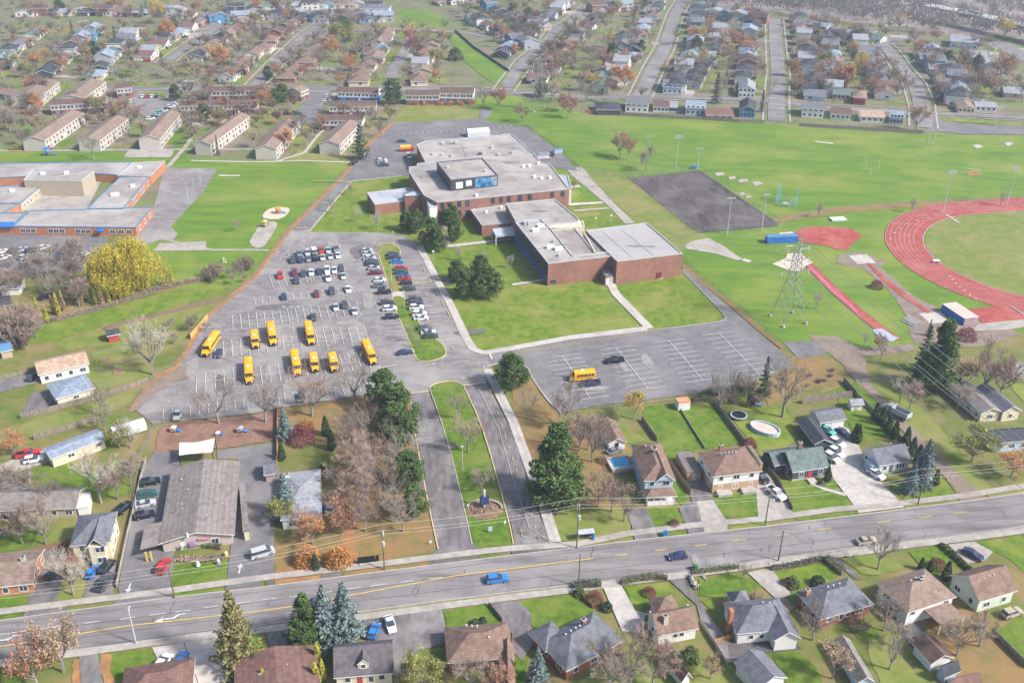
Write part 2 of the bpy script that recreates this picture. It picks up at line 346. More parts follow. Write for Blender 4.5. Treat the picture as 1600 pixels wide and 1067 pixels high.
patch('side_garden', C(800,797,K,[(1170,555),(1270,560),(1250,640),(1200,600)]), lawn, 4)
patch('back_garden', C(800,797,K,[(0,890),(90,900),(110,1067),(30,1080),(0,1000)]), lawn_d, 4)
patch('back_garden', C(800,797,K,[(400,1060),(680,900),(860,860),(1100,900),(1350,950),(1430,1090),(400,1090)]), lawn_y, 2)
patch('verge', C(1200,797,K,[(0,305),(290,275),(330,285),(0,325)]), lawn, 3)
patch('front_garden', C(1200,797,K,[(10,400),(340,320),(450,400),(400,440),(200,480),(60,460)]), lawn, 4)
patch('front_garden', C(1200,797,K,[(450,300),(650,275),(880,340),(700,400),(590,400)]), lawn_y, 4)
patch('front_garden', C(1200,797,K,[(880,260),(1060,220),(1200,330),(1120,360),(1100,430),(940,350)]), lawn_d, 4)
patch('verge', C(1200,797,K,[(780,215),(1050,180),(1060,190),(800,232)]), lawn_y, 3)
patch('verge', C(1200,797,K,[(1340,145),(1600,100),(1600,118),(1360,155)]), lawn_y, 3)
patch('front_garden', C(1200,797,K,[(1290,200),(1640,140),(1700,380),(1580,380),(1480,300),(1390,260)]), lawn, 3)
patch('back_garden', C(1200,797,K,[(500,720),(620,700),(700,760),(640,800),(560,800)]), lawn_d, 4)
patch('back_garden', C(1200,797,K,[(620,800),(800,760),(960,900),(1050,1090),(700,1090),(620,900)]), lawn_y, 3)
patch('back_garden', C(1200,797,K,[(1390,770),(1500,690),(1700,600),(1700,1090),(1620,980),(1480,860)]), lawn_d, 3)
patch('back_garden', C(1200,797,K,[(1000,780),(1380,770),(1600,1000),(1650,1090),(1100,1090),(1180,920)]), leafy, 2)
patch('back_garden', C(1200,797,K,[(20,890),(180,860),(330,1000),(340,1090),(120,1090)]), lawn_d, 4)
patch('tree_bed', C(1200,797,K,[(780,400),(900,640),(1000,780),(1180,900),(1400,700),(1300,560),(1170,560)]), leafy, 2)
# layer 6+: paving
ROADN = [(-200,1002),(0,971),(265,935),(400,920),(615,892),(800,869),(1000,845),(1200,823),(1342,806),(1520,783),(1600,771),(1800,742)]
ROADS = [(1800,790),(1600,823),(1466,842),(1339,857),(1200,875),(1081,893),(967,907),(800,925),(689,939),(400,978),(215,1004),(0,1031),(-200,1060)]
patch('road', ROADN + ROADS, asph_r, 8)
b = MB().m(kerbm)
ribbon(b, offs(GL(ROADN), .1)[0], .22, 0, .36); ribbon(b, offs(GL(ROADS), -.1)[1], .22, 0, .36); tag(b.build('kerb'), kind='structure')
SWN = [(-200,990),(0,956.5),(109,942.6),(266,923.6),(354,911),(400,904.6),(577,884),(759,861.6),(800,857.5),(901,850.7),(942,842.6),(977,835),(1078,822),(1200,811),(1301,797),(1377,793-2),(1504,775.6),(1600,760),(1800,728)]
SWS = [(-200,1068),(0,1037.5),(152,1017),(240,1004.6),(316,996),(400,985.6),(456,979),(564,965),(666,951),(800,933.7),(896,922),(962,912),(1053,900.8),(1149,889),(1200,881),(1288,870),(1357,861.6),(1428,851.4),(1504,842.6),(1600,830),(1800,798)]
strip('sidewalk', SWN, 1.9, conc_d, 9); strip('sidewalk', SWS, 1.9, conc_d, 9)
# school lots
LOT = [(210,639),(225,618.6),(243,598),(278,575.6),(298.5,545),(324,500),(400,434.7),(455.7,361),(531.6,284),(549,265),(577,228),(615,193.6),(749,186),(751,171),(771,174.6),(757,190),(800,196),(825,200),(850,220),(878,240),(903,268),(875,262),(860,250),(640,240),(640,275),(628,275.7),(549,284),(485,360),(488.5,364),(587,365),(628,369),(645,379),(653,386.6),(668,417),(683,447),(701,477.7),(726,530),(736.7,545),(744,551.6),(757,553),(893.7,531),(1025,515.6),(1124,503),(1131.5,498),(1129,490),(1065.8,424.6),(1068,409),(1083,432),(1136.6,477.7),(1195,528),(1233,562),(1240,572),(1182.5,595),(1110,612.5),(1052,620),(932,635),(877,646),(855,625),(840,605),(831,590),(822,574),(785,568),(768,573),(757,580),(761,598),(724,603),(719,600),(701,596),(678,601),(672,608),(671,613),(640,614),(577,617),(437,638),(400,646),(253,661),(240,664)]
patch('parking_lot', LOT, asph, 6)
patch('parking_lot_extension', [(757,553.5),(893.7,531),(1025,515.6),(1124,503),(1131.5,498),(1129,490),(1065.8,424.6),(1068,409),(1083,432),(1136.6,477.7),(1195,528),(1233,562),(1240,572),(1182.5,595),(1110,612.5),(1052,620),(932,635),(877,646),(855,625),(840,605),(831,590),(822,574),(785,568),(768,573)], asph_n, 7)
patch('service_lane', [(485,358),(455.7,361),(531.6,284),(549,265),(577,228),(640,235),(638,275),(628,275.7),(549,284)], asph_n, 7)
patch('rear_parking_lot', [(577,228),(615,193.6),(749,186),(751,171),(771,174.6),(757,190),(800,196),(825,200),(850,220),(878,240),(903,268),(860,262),(640,245)], asph_n, 7)
patch('service_lane', C(800,260,K,[(330,10),(430,5),(520,110),(640,240),(760,350),(700,357),(600,250),(480,150),(370,60)]), conc_d, 5)
patch('entrance_drive', C(400,530,K,[(950,338),(1065,325),(1185,640),(1290,1067),(1345,1280),(1430,1300),(1070,1340),(1125,1297),(1075,1067),(985,600)]), drv, 7)
patch('exit_drive', C(400,530,K,[(1280,288),(1420,272),(1581,570),(1740,1067),(1830,1262),(1600,1290),(1581,1160),(1545,1067),(1400,560)]), drv, 7)
strip('white_line', C(400,530,K,[(1360,285),(1500,560),(1581,850),(1656,1067),(1686,1167),(1820,1262)]), .2, whitef, 12)
strip('yellow_line', C(400,530,K,[(945,340),(1065,325)]), .5, kerby, 12); strip('yellow_line', C(400,530,K,[(1285,292),(1422,270)]), .5, kerby, 12)
for k in range(14):
    t = k / 13; q = lerp((763,612), (838,842), t)
    strip('yellow_mark', [(q[0] + 3, q[1] - 3), (q[0] + 4.5, q[1] + 4)], .35, yellf, 12)
# pale worn patches and dark repairs in the paving
pale = mat('pale_worn_asphalt', (.31, .29, .275), (.23, .215, .21), .5); dkp = mat('dark_repair', (.125, .115, .115), (.165, .152, .152), .8)
for px, py, a, w, M in ((369,545,5,2.2,pale),(383,543,5,2,pale),(424,582,7,2,pale),(558,520,9,3,pale),(547,560,5,2,pale),(543,505,4,2,pale),(575,470,8,2,pale),(300,575,7,2,pale),(440,548,3,1.5,pale),(1010,565,5,1.6,pale),(975,573,4,1.2,pale),(934,608,4,1.6,pale),(590,590,8,3,pale),(560,395,8,3,dkp),(700,440,4,2,dkp),(730,520,6,2,dkp),(520,380,9,2,pale),(430,480,6,2,dkp),(345,600,6,1.6,dkp),(450,610,7,1.4,pale),(690,700,5,2,dkp),(670,760,5,2.4,dkp),(655,690,4,2,pale),(1090,885,5,1.1,pale),(1130,878,4,1.3,pale)):
    c = G(px, py); t = radians(R.choice([11, 101, 100])); rn = [R.uniform(.7, 1.15) for _ in range(11)]
    patch('asphalt_repair', [(c[0] + a * rn[k] * cos(t) * cos(k * .571) - w * rn[k] * sin(t) * sin(k * .571), c[1] + a * rn[k] * sin(t) * cos(k * .571) + w * rn[k] * cos(t) * sin(k * .571)) for k in range(11)], M, 11 if py > 860 else 9, world=True)
# kerbed islands
def kerbring(pts, M=kerby, w=.25, h=.32, sm=3):
    b = MB().m(M); ribbon(b, smooth(GL(pts), sm), w, 0, h, closed=True); tag(b.build('kerb'), kind='structure')
def kerbline(pts, M=kerbm, w=.25, h=.32, sm=3):
    b = MB().m(M); ribbon(b, smooth(GL(pts), sm, False), w, 0, h); tag(b.build('kerb'), kind='structure')
I1 = [(615,468),(632,467),(660,508),(692,537),(697,552),(689.5,561),(678,565),(665,566),(653,562.5),(646,548.5),(630,510)]
I1 = [(613,467.5),(632,467),(645,490),(668,521),(690,537),(697,550),(690,560),(665,566),(652,562),(645,547),(629,510)]
I2 = [(590,386),(600,381.5),(612,381.5),(622,386),(626,397),(616,405),(622,430),(632,450),(631,456),(612,455),(604,437),(598,418),(592,400)]
patch('parking_island', I1, lawn_d, 9, sm=3); patch('parking_island', I2, lawn_y, 9, sm=3)
kerbring(I1); kerbring(I2)
patch('island_paving', C(400,260,K,[(835,785),(880,775),(915,785),(922,812),(850,822)]), conc, 9)
kerbline(C(400,530,K,[(950,345),(985,600),(1075,1067),(1125,1297)]), kerby); kerbline(C(400,530,K,[(1280,288),(1400,560),(1545,1067),(1590,1270)]), kerby)
kerbline(C(400,530,K,[(1072,305),(1185,640),(1290,1067),(1335,1270)]), kerbm)
kerbline(C(400,530,K,[(1072,305),(1100,280),(1190,262),(1260,275),(1285,300)]), kerby)
kerbline([(640,192),(612,194)], kerbm)
kerbline([(549,284),(485,360)], kerbm, .5); kerbline([(549,284),(628,275.7)], kerbm); kerbline([(485,360),(488,364),(587,365),(628,369),(653,386.6),(668,417),(726,530),(744,552),(757,553)], kerbm)
strip('sidewalk', [(655,385),(668,410),(686,444),(704,477),(729,530),(740,547),(757,552),(800,545),(893,528),(1010,514)], 2.6, conc, 10)
strip('sidewalk', [(761,578),(802,660),(851,795),(868,848)], 2.6, conc, 10)
kerbline([(868,846),(851,795),(802,660),(757,580),(764,573),(785,568),(822,574),(831,590),(855,625),(877,646)], kerbm, .4)
strip('path', C(800,260,K,[(605,720),(640,790),(850,1005)]), 3.0, conc, 10)
strip('path', C(800,260,K,[(0,735),(200,705)]), 1.7, conc, 10); strip('path', [(700,386),(760,379),(800,374)], 2.4, conc, 10); strip('path', [(697,388),(702,365),(690,350)], 2.2, dirt, 9)
strip('path', C(800,260,K,[(350,240),(560,228)]), 2.6, conc, 10); strip('path', C(800,260,K,[(380,280),(600,262)]), 2.0, conc_d, 10); strip('path', C(800,260,K,[(365,133),(420,125)]), 3, conc, 10)
kerbline([(893.7,531),(1025,516),(1124,503),(1131.5,498),(1129,490),(1066,425)], kerbm)
strip('gravel_edge', [(1066,415),(1083,428),(1140,474),(1198,524),(1225,545)], 2.2, leafy, 8)
# markings in the lots
def rows(p0, p1, n, half=(5.5, 5.5), pitch=2.75, spine=True, M=white, ang=None, w=.2):
    A, B_ = G(*p0), G(*p1); L = dist(A, B_); u = ((B_[0] - A[0]) / L, (B_[1] - A[1]) / L)
    nrm = (-u[1], u[0]) if ang is None else (cos(radians(ang)), sin(radians(ang)))
    b = MB().m(M); z = 12 * .03 + .012
    pi_ = L / n if n else pitch; cnt = n or int(L / pitch)
    def q(a, c, ww):
        l, r = offs([a, c], ww / 2); b.face([(*r[0], z), (*r[1], z), (*l[1], z), (*l[0], z)])
    if spine:
        l, r = offs([A, B_], w / 2); b.face([(*r[0], z - .003), (*r[1], z - .003), (*l[1], z - .003), (*l[0], z - .003)])
    for i in range(cnt + 1):
        c = (A[0] + u[0] * pi_ * i, A[1] + u[1] * pi_ * i)
        q((c[0] - nrm[0] * half[0], c[1] - nrm[1] * half[0]), (c[0] + nrm[0] * half[1], c[1] + nrm[1] * half[1]), w)
    tag(b.build('stall_lines'), kind='structure')
rows((307,600),(575,564),19); rows((336,549),(572,520.5),18); rows((364,505.6),(560,483),16); rows((399,477),(553,459),13,(0,5.5)); rows((424,441),(540,425),11); rows((452,402),(533,392),8)
rows((255,658),(437,633),13,(0,5.5),spine=False); rows((447,631),(577,612),10,(0,5.5),spine=False)
rows((571,400),(603,455),8,(0,5.5),ang=190,spine=False); rows((614,478),(652,556),13,(0,5.5),ang=190,spine=False)
rows((622,395),(650,452),8,(0,5.5),ang=10,spine=False); rows((640,470),(690,540),12,(0,5.5),ang=10,spine=False)
for a, c in (((157,150),(330,415)),((490,100),(690,355)),((820,55),(1035,302)),((1133,8),(1385,265))):
    rows(C(840,520,4,[a])[0], C(840,520,4,[c])[0], 10 if a[0] < 200 else 9, M=white)
rows((633,212),(801,222-21),18,(0,5),spine=False); rows((643,232),(805,220-2),17,(5,5))
strip('white_line', [(293,607),(301,586),(307,585),(306,615),(300,615),(293,607)], .15, whitef, 12)
for a, c in (((352,519),(375,493)),((387,478),(399,466)),((416,447),(447,409)),((448,410),(460,391)),((352,519),(362,519))): strip('white_line', [a, c], .14, whitef, 12)
strip('white_line', [(592,577),(620,571)], .3, white, 12); strip('white_line', C(400,530,K,[(875,117),(1010,135)]), .2, whitef, 12)
strip('white_line', C(400,530,K,[(1440,92),(1458,130)]), .6, white, 12)
# hatched strip by the front walk
b = MB().m(yellf)
for k in range(34):
    q = lerp((812,551), (1020,519), k / 33.); a = G(q[0], q[1] - 3.2); c = G(q[0] - 6, q[1] + 3.4); l, r = offs([a, c], .09)
    b.face([(*r[0], .375), (*r[1], .375), (*l[1], .375), (*l[0], .375)])
tag(b.build('hatched_marking'), kind='structure')
strip('yellow_line', [(806,556),(1029,521),(1025,516)], .16, yellf, 12)
for q in ((643,446,686,438),(500-12,283.5,547,285)): strip('speed_hump', [(q[0],q[1]),(q[2],q[3])], .9, yellf, 12)
for q in ((531,284,546,285),(497,317,514,319),(463,357,482,358)): strip('speed_hump', [(q[0],q[1]),(q[2],q[3])], 1.0, yellf, 12)
for k in range(5): strip('yellow_mark', [(661+k*9.5, 419+k*17), (665+k*9.5, 428+k*17)], .45, yellf, 12)
# road markings
strip('yellow_line', [(-60,1022),(0,1012),(202,979),(400,957),(478,946),(552,930.6),(714,900.8),(800,890),(926,874)], .3, yell, 12)
for a in ((959.5,870,981,867.5),(1022.8,862,1041.8,859.5),(1084.8,854.5,1104,852),(1144,847,1165,844),(1210,839,1232,836),(1276,830,1298,827),(1370,818,1392,815),(1435,811,1456,808),(1488,804,1510,801)): strip('yellow_dash', [a[:2], a[2:]], .25, yell, 12)
strip('white_line', [(0,993),(101,979)], .2, white, 12)
for a in ((130,975.5,157,972),(188,969.5,211,965.5),(234,963,258,959.5),(274.5,957.7,298.5,954.5),(319,951.5,341,948),(369,944.5,390,941.7),(409,939,431.6,936),(452.6,934.4,475.4,931),(496,928.5,519,925.5),(541.7,921.5,564.4,919),(578.4,917,602.4,914),(624,911.4,645.4,908.8),(670.7,905.8,692,903.3)): strip('white_dash', [a[:2], a[2:]], .2, white, 12)
def turn_arrow(px, py):
    c = G(px, py); t = radians(11.5); b = MB().m(white)
    pts = [(-3,-.15),(1.2,-.15),(1.8,.5),(2.6,.5),(2.6,.8),(1.6,.8),(.9,.15),(-1.2,.15),(-1.2,.7),(-3,-.15)]
    pts = [(-3.2,-.6),(-1.6,.35),(-1.6,-.1),(.2,-.1),(1.4,.7),(2.8,.7),(2.8,.4),(1.7,.4),(.6,-.5),(-1.6,-.5),(-1.6,-1.0)]
    b.face([(c[0] + x * cos(t) - y * sin(t), c[1] + x * sin(t) + y * cos(t), .375) for x, y in ccw(pts)]); tag(b.build('turn_arrow'), kind='structure')
for dd, (a0, a1) in ((-4.4, (0, 225)), (-1.6, (0, 225)), (1.9, (0, 225)), (4.9, (0, 225))):
    q_ = [lerp(G(-60,1012), G(1700,785), t / 24) for t in range(25)]; q_ = [(x - .2 * dd, y + dd + R.gauss(0, .05)) for x, y in q_]
    strip('road_seam', q_, .1, dkp, 11, world=True)
for k in range(26):
    t = R.random(); c = lerp(G(-20,1005), G(1620,790), t); y0 = R.uniform(-6, 3); strip('sealed_crack', [(c[0] + j * .15 + R.gauss(0, .25), c[1] + y0 + j * .9) for j in range(R.choice([3, 4, 7]))], .09, dkp, 11, world=True)
for k in range(60):
    x, y = G(R.uniform(330, 640), R.uniform(400, 600)); t = R.uniform(0, 3.1); strip('sealed_crack', [(x + cos(t) * j * 1.4 + R.gauss(0, .3), y + sin(t) * j * 1.4 + R.gauss(0, .3)) for j in range(R.randint(4, 9))], .1, dkp if k % 2 else pale, 9, world=True)
turn_arrow(268, 966); turn_arrow(9, 999.5)
def up_arrow(px, py, ang, s=1, M=white):
    c = G(px, py); t = radians(ang); b = MB().m(M); pts = [(-1.5,-.18),(.4,-.18),(.4,-.7),(1.6,0),(.4,.7),(.4,.18),(-1.5,.18)]
    b.face([(c[0] + s * (x * cos(t) - y * sin(t)), c[1] + s * (x * sin(t) + y * cos(t)), .376) for x, y in pts]); tag(b.build('lane_arrow'), kind='structure')
up_arrow(375,890,95); up_arrow(202,920,-85); up_arrow(815,834,95,1,yellf)
for x, y in ((627,-1),):pass
for x, y in ((735,592),(706,545),(665,462)): up_arrow(x, y, -60, .8, yellf)
# driveways and yards off the road
patch('daycare_lot', C(0,797,K,[(730,490),(830,-20),(880,-240),(960,-370),(1110,-370),(1110,-60),(1050,60),(1080,300),(1050,490),(1050,552),(690,600),(740,520)]), asph_n, 7)
patch('daycare_side_lot', C(0,797,K,[(1440,140),(1450,-120),(1470,-330),(1700,-330),(1780,-120),(1700,60),(1690,280),(1581,500),(1395,520),(1415,300)]), asph_n, 7)
patch('daycare_playground', C(0,530,K,[(985,560),(1010,530),(1581,465),(1700,440),(1700,630),(1340,680),(1100,690),(950,710)]), mulch, 7)
patch('daycare_terrace', C(0,530,K,[(1340,690),(1700,640),(1700,760),(1500,830),(1470,740),(1340,740)]), asph_n, 6)
for p in ([(165,600),(250,250),(400,240),(380,420),(350,575),(420,600),(410,640),(140,665)],[(545,420),(560,330),(720,320),(700,520),(720,545),(505,585)],):
    patch('driveway', C(0,797,K,p), drv, 7)
patch('driveway', C(0,530,K,[(0,260),(240,200),(270,260),(0,330)]), drv, 5); patch('driveway', C(0,530,K,[(130,470),(200,330),(330,320),(370,410),(160,480)]), drv, 5)
patch('driveway', C(0,530,K,[(0,780),(130,720),(300,680),(300,760),(150,810),(0,830)]), conc_d, 5)
for p, M in (([(60,760),(200,745),(230,830),(210,905),(100,910)],drv),([(635,690),(860,655),(1010,880),(1000,1080),(850,1080),(830,890),(640,780)],drv),([(860,650),(1150,612),(1170,735),(1165,830),(1000,870)],drv),([(1440,580),(1620,560),(1700,640),(1700,760),(1560,760)],drv),([(430,402),(530,385),(520,420),(400,440),(430,350)],drv),([(60,440),(120,440),(120,470),(60,480)],asph_d),([(0,190),(110,230),(115,290),(110,400),(60,415),(0,425)],asph_n),([(1105,310),(1370,290),(1425,300),(1380,320),(1040,352)],asph_d)):
    patch('driveway', C(400,797,K,p), M, 7)
for p, M in (([(0,570),(160,790),(60,930),(0,870)],drv),([(560,475),(670,460),(760,620),(830,640),(790,760),(680,750)],conc),([(970,435),(1070,418),(1130,520),(1280,740),(1420,930),(1330,950),(1170,700),(1140,590)],drv),([(1330,830),(1700,760),(1790,860),(1340,910)],asph_d),([(700,0),(830,-10),(900,150),(910,180),(760,195),(740,100)],drv),([(1030,-10),(1100,-60),(1190,130),(1180,150),(1095,160)],drv),([(1140,-50),(1240,-60),(1330,75),(1330,130),(1190,140)],conc_d),([(0,245),(260,222),(290,250),(0,290)],asph_d),([(1450,385),(1600,360),(1720,520),(1640,560)],conc_d)):
    patch('driveway', C(800,797,K,p), M, 7)
patch('driveway', C(800,530,K,[(1080,870),(1180,850),(1280,1067),(1300,1150),(1140,1160),(1100,960)]), drv, 7)
patch('driveway', C(1200,530,K,[(-80,850),(0,830),(150,1067),(160,1085),(-60,1110)]), conc_d, 7)
patch('driveway', C(1200,530,K,[(390,560),(440,530),(500,560),(520,640),(560,660),(620,790),(700,890),(810,1000),(840,1040),(560,1075),(540,1040),(400,860),(385,790)]), conc, 7)
strip('path', C(1200,530,K,[(270,890),(340,925),(480,965)]), 1.2, conc, 8)
patch('dirt_track', C(1200,530,K,[(560,270),(620,270),(900,560),(1180,840),(1330,960),(1370,1010),(1190,1015),(1180,960),(860,600)]), dirt, 6)
patch('dirt_track', C(1200,530,K,[(250,-20),(420,-20),(560,60),(900,30),(900,70),(600,110),(620,260),(560,280),(460,160),(340,60)]), dirt, 5)
patch('gravel_apron', C(1200,530,K,[(90,20),(300,10),(370,90),(190,125)]), asph_n, 6)
for p, M in (([(385,300),(430,295),(580,430),(540,430)],drv),([(1110,215),(1270,195),(1390,260),(1330,320),(1230,330)],conc_d),([(780,660),(930,680),(1000,800),(900,870),(820,770)],asph_d),([(0,400),(60,520),(160,600),(120,640),(0,500)],dirt),([(420,800),(480,800),(680,1067),(600,1090),(400,900)],drv)):
    patch('driveway', C(1200,797,K,p), M, 6)
for p in ([(940,850),(1135,820),(1225,1080),(1090,1090),(1010,1000)],[(1140,820),(1330,770),(1340,890),(1430,1060),(1230,1080)],[(490,905),(605,890),(640,1080),(500,1080)]): patch('driveway', C(0,797,K,p), conc if p[0][0] > 600 else drv, 7)
# elementary school grounds
patch('playground_asphalt', [(257,262),(340,264),(318,300),(267,355),(278,366),(270,378),(250,375),(225,385),(205,378),(215,360),(240,325)], asph, 4)
patch('school_drive', [(-200,360),(0,367),(170,370),(160,390),(128,425),(60,428),(-200,440)], asph_n, 4)
patch('courtyard_paving', [(-20,288),(70,275),(160,280),(150,300),(135,330),(30,330),(-20,330)], conc_d, 4)
patch('ball_wall_pad', C(0,260,K,[(950,525),(985,478),(1275,465),(1270,520)]), conc_d, 5)
patch('play_pad', C(400,260,K,[(45,320),(60,280),(120,255),(205,262),(190,300),(140,328)]), sand, 5, sm=3)
patch('play_pad', C(400,260,K,[(0,400),(20,365),(80,345),(130,350),(120,390),(55,490),(0,505),(-40,470)]), conc_d, 5, sm=2)
strip('path', [(268,377),(330,391),(400,391),(420,392)], 1.5, conc_d, 5); strip('path', [(342,275),(375,275)], 2, conc, 5)
patch('basketball_pad', C(0,0,K,[(765,975),(790,932),(1075,930),(1060,975)]), conc_d, 5)
strip('path', [(-50,236),(100,236),(290,234),(420,234)], 2, conc_d, 5); strip('path', [(262,262),(290,230),(300,215)], 2.2, conc_d, 5)
strip('path', C(400,0,K,[(-400,995),(0,1003),(300,995),(580,1005)]), 1.6, conc, 5); strip('path', C(400,0,K,[(130,1000),(300,945),(390,830),(440,790)]), 1.6, conc, 5)
strip('leaf_drift', [(208,642),(222,619),(240,598),(275,574),(296,546),(321,500),(397,434),(452,361),(528,284),(546,265),(574,228),(612,193)], 2.6, leaves, 5)
patch('worn_ground', C(0,530,K,[(780,470),(850,380),(950,260),(1200,150),(1180,240),(1000,300),(860,430)]), dirt, 8)
# running track
TC = (199.45, 337.46); TR = (43.8, 57.9)
_a, _b = G(1478.6, 336.7), G(1600, 327.8); TA = atan2(_b[1] - _a[1], _b[0] - _a[0])
def oval(r, n=72):
    o = []
    far = 95
    o.append((TC[0] + cos(TA + pi / 2) * r + cos(TA) * far, TC[1] + sin(TA + pi / 2) * r + sin(TA) * far))
    for i in range(n + 1):
        t = TA + pi / 2 + pi * i / n; o.append((TC[0] + cos(t) * r, TC[1] + sin(t) * r))
    o.append((TC[0] + cos(TA - pi / 2) * r + cos(TA) * far, TC[1] + sin(TA - pi / 2) * r + sin(TA) * far))
    return o
patch('infield', oval(TR[0] - .4), lawn_y, 6, world=True)
b = MB().m(trk); o1, o2 = oval(TR[0]), oval(TR[1])
for i in range(len(o1) - 1): b.face([(*o1[i], .19), (*o1[i + 1], .19), (*o2[i + 1], .19), (*o2[i], .19)])
tag(b.build('running_track'), kind='structure')
b = MB().m(whitef)
for r in [TR[0]] + [47.3 + 1.72 * k for k in range(7)]:
    p = oval(r); l, rr = offs(p, .07 if r > 44 else .16)
    for i in range(len(p) - 1): b.face([(*rr[i], .21), (*rr[i + 1], .21), (*l[i + 1], .21), (*l[i], .21)])
tag(b.build('lane_lines'), kind='structure')
patch('track_apron', C(1360,300,4.85,[(185,198),(400,180),(575,176),(575,182),(400,195),(250,240),(160,300),(150,300)]), trk, 5)
patch('track_chute', C(1360,300,4.85,[(745,888),(930,872),(870,820),(1060,868),(1300,900),(1300,960),(1164,970),(850,998)]), trk, 5)
strip('white_line', C(1360,300,4.85,[(575,178),(670,240)]), .8, white, 12); strip('white_line', C(1360,300,4.85,[(1060,868),(1160,935)]), .5, whitef, 12)
for k in range(7):
    t = radians(118 + 7 * k) + TA; r = 47.8 + 1.5 * k; c = (TC[0] + cos(t) * r, TC[1] + sin(t) * r); c2 = (TC[0] + cos(t) * (r + 1.2), TC[1] + sin(t) * (r + 1.2)); strip('lane_mark', [c, c2], .5, white, 12, world=True)
    t = radians(192 + 3 * k) + TA; c = (TC[0] + cos(t) * r, TC[1] + sin(t) * r); c2 = (TC[0] + cos(t) * (r + 1.2), TC[1] + sin(t) * (r + 1.2)); strip('lane_mark', [c, c2], .4, white, 12, world=True)
patch('red_infield', C(1200,260,K,[(165,405),(230,378),(400,374),(520,388),(582,435),(510,485),(500,515),(420,515),(350,490),(195,470)]), trk, 5)
patch('court', C(800,260,K,[(720,75),(1165,30),(1645,355),(1640,372),(1165,415),(1060,350)]), court, 5)
patch('gravel_patch', C(800,260,K,[(1065,495),(1110,465),(1215,445),(1300,490),(1425,578),(1390,582),(1250,540),(1080,512)]), conc_d, 5)
patch('concrete_pad', C(800,260,K,[(1420,585),(1430,570),(1480,585),(1465,598)]), conc, 6)
for p in ([(1250,45),(1300,38),(1320,52),(1270,66)],[(1335,68),(1375,62),(1385,78),(1345,86)],[(1395,85),(1450,78),(1460,96),(1405,104)],[(1480,100),(1530,94),(1550,112),(1500,124)],[(1395,168),(1430,162),(1445,178),(1405,184)],[(1440,185),(1475,182),(1480,196),(1450,202)]): patch('concrete_pad', C(800,260,K,p), conc_d, 5)
patch('sand_pit', C(1200,260,K,[(25,605),(110,570),(120,540),(200,538),(278,600),(232,618),(190,655),(120,640)]), sand, 5)
patch('runway', C(1200,260,K,[(230,618),(275,600),(420,745),(600,905),(830,1075),(740,1075),(560,930),(400,790)]), trk, 6)
patch('runway_lane', C(1200,260,K,[(245,622),(262,614),(400,752),(555,890),(545,905),(385,770)]), trkp, 7)
patch('water_pit_sheet', C(1200,260,K,[(645,1012),(700,1005),(810,1067),(760,1085),(700,1090)]), mat('blue_grey_tarp',(.25,.32,.45),(.5,.5,.55),1.5), 8)
patch('bare_ground', C(1200,260,K,[(440,545),(560,530),(740,590),(690,620),(900,800),(1060,880),(1280,960),(1500,1010),(1560,1040),(1290,1120),(900,1100),(840,900),(740,760),(600,640),(420,600)]), dirt, 4)
patch('concrete_pad', C(1200,260,K,[(495,555),(610,545),(668,600),(555,608)]), conc, 6); patch('concrete_pad', C(1200,260,K,[(930,910),(1065,900),(1135,965),(1000,975)]), conc, 6)
patch('runway', C(1200,260,K,[(605,600),(625,598),(760,720),(1005,905),(980,912),(740,740)]), trk, 7)
patch('gravel_path', C(1200,260,K,[(1300,975),(1600,945),(1900,930),(1900,960),(1600,990),(1500,1010),(1260,1020)]), conc_d, 6)
strip('leaf_drift', [(1165,352),(1300,330),(1420,320),(1600,312)], 6, leafy, 3)
patch('concrete_pad', C(1200,0,K,[(285,872),(295,880),(405,895),(400,885)]), conc, 5)
for p in ([(1265,900),(1300,892),(1332,910),(1290,920)],[(1458,885),(1495,878),(1518,892),(1480,906)]): patch('concrete_pad', C(1200,0,K,p), conc, 5)
patch('forest_floor', [(1080,-80),(1760,-80),(1760,95),(1600,62),(1480,55),(1340,36),(1215,20),(1090,12)], mat('mauve_leaf_floor', (.24, .20, .185), (.32, .28, .25), .05), 1)
patch('street_lot', C(1200,0,K,[(985,805),(1000,700),(1080,740),(1230,775),(1700,780),(1700,840),(1581,835),(1200,830)]), asph_n, 6)
patch('street_verge', C(1200,0,K,[(1050,725),(1300,740),(1700,770),(1700,785),(1400,775),(1230,762),(1080,750)]), lawn, 8)
# far streets
STR = {
 'avenue': ([(150,140),(211,141),(277,139.5),(470,139),(528,139),(610,140),(737,141),(795,145),(850,147),(900,152),(1015,151.5),(1200,158),(1288,168),(1443,177),(1700,190)], 7.5),
 'west_street': ([(255,100),(290,76),(323,54),(360,30)], 7), 'second_street': ([(398,134),(429,101),(462,70),(481,52),(512,32),(560,0)], 7.5),
 'third_street': ([(609,138),(613,112),(627,91),(638,70),(644,52)], 7), 'cross_street': ([(300,48),(390,42),(480,50),(624,46),(660,48.5),(720,51),(760,58)], 7),
 'park_street': ([(786,143),(819,97),(851,70),(867,49),(895,32),(925,5)], 8), 'central_street': ([(1000,152),(1022,105),(1038,76),(1055,23),(1075,-10)], 9),
 'east_street': ([(1213,190),(1213,160),(1216,114),(1212,70),(1210,30)], 9), 'corner_street': ([(1443,200),(1440,165),(1428,130),(1410,109),(1392,83),(1378,68),(1400,62),(1440,66)], 9),
 'edge_street': ([(1750,170),(1640,110),(1590,85),(1560,66)], 14), 'cross_road': ([(1216,66),(1160,62),(1150,64)], 8), 'townhouse_lane': ([(500,139),(482,178),(478,195)], 13), 'lane_west': ([(277,140),(262,170),(240,190)], 9)}
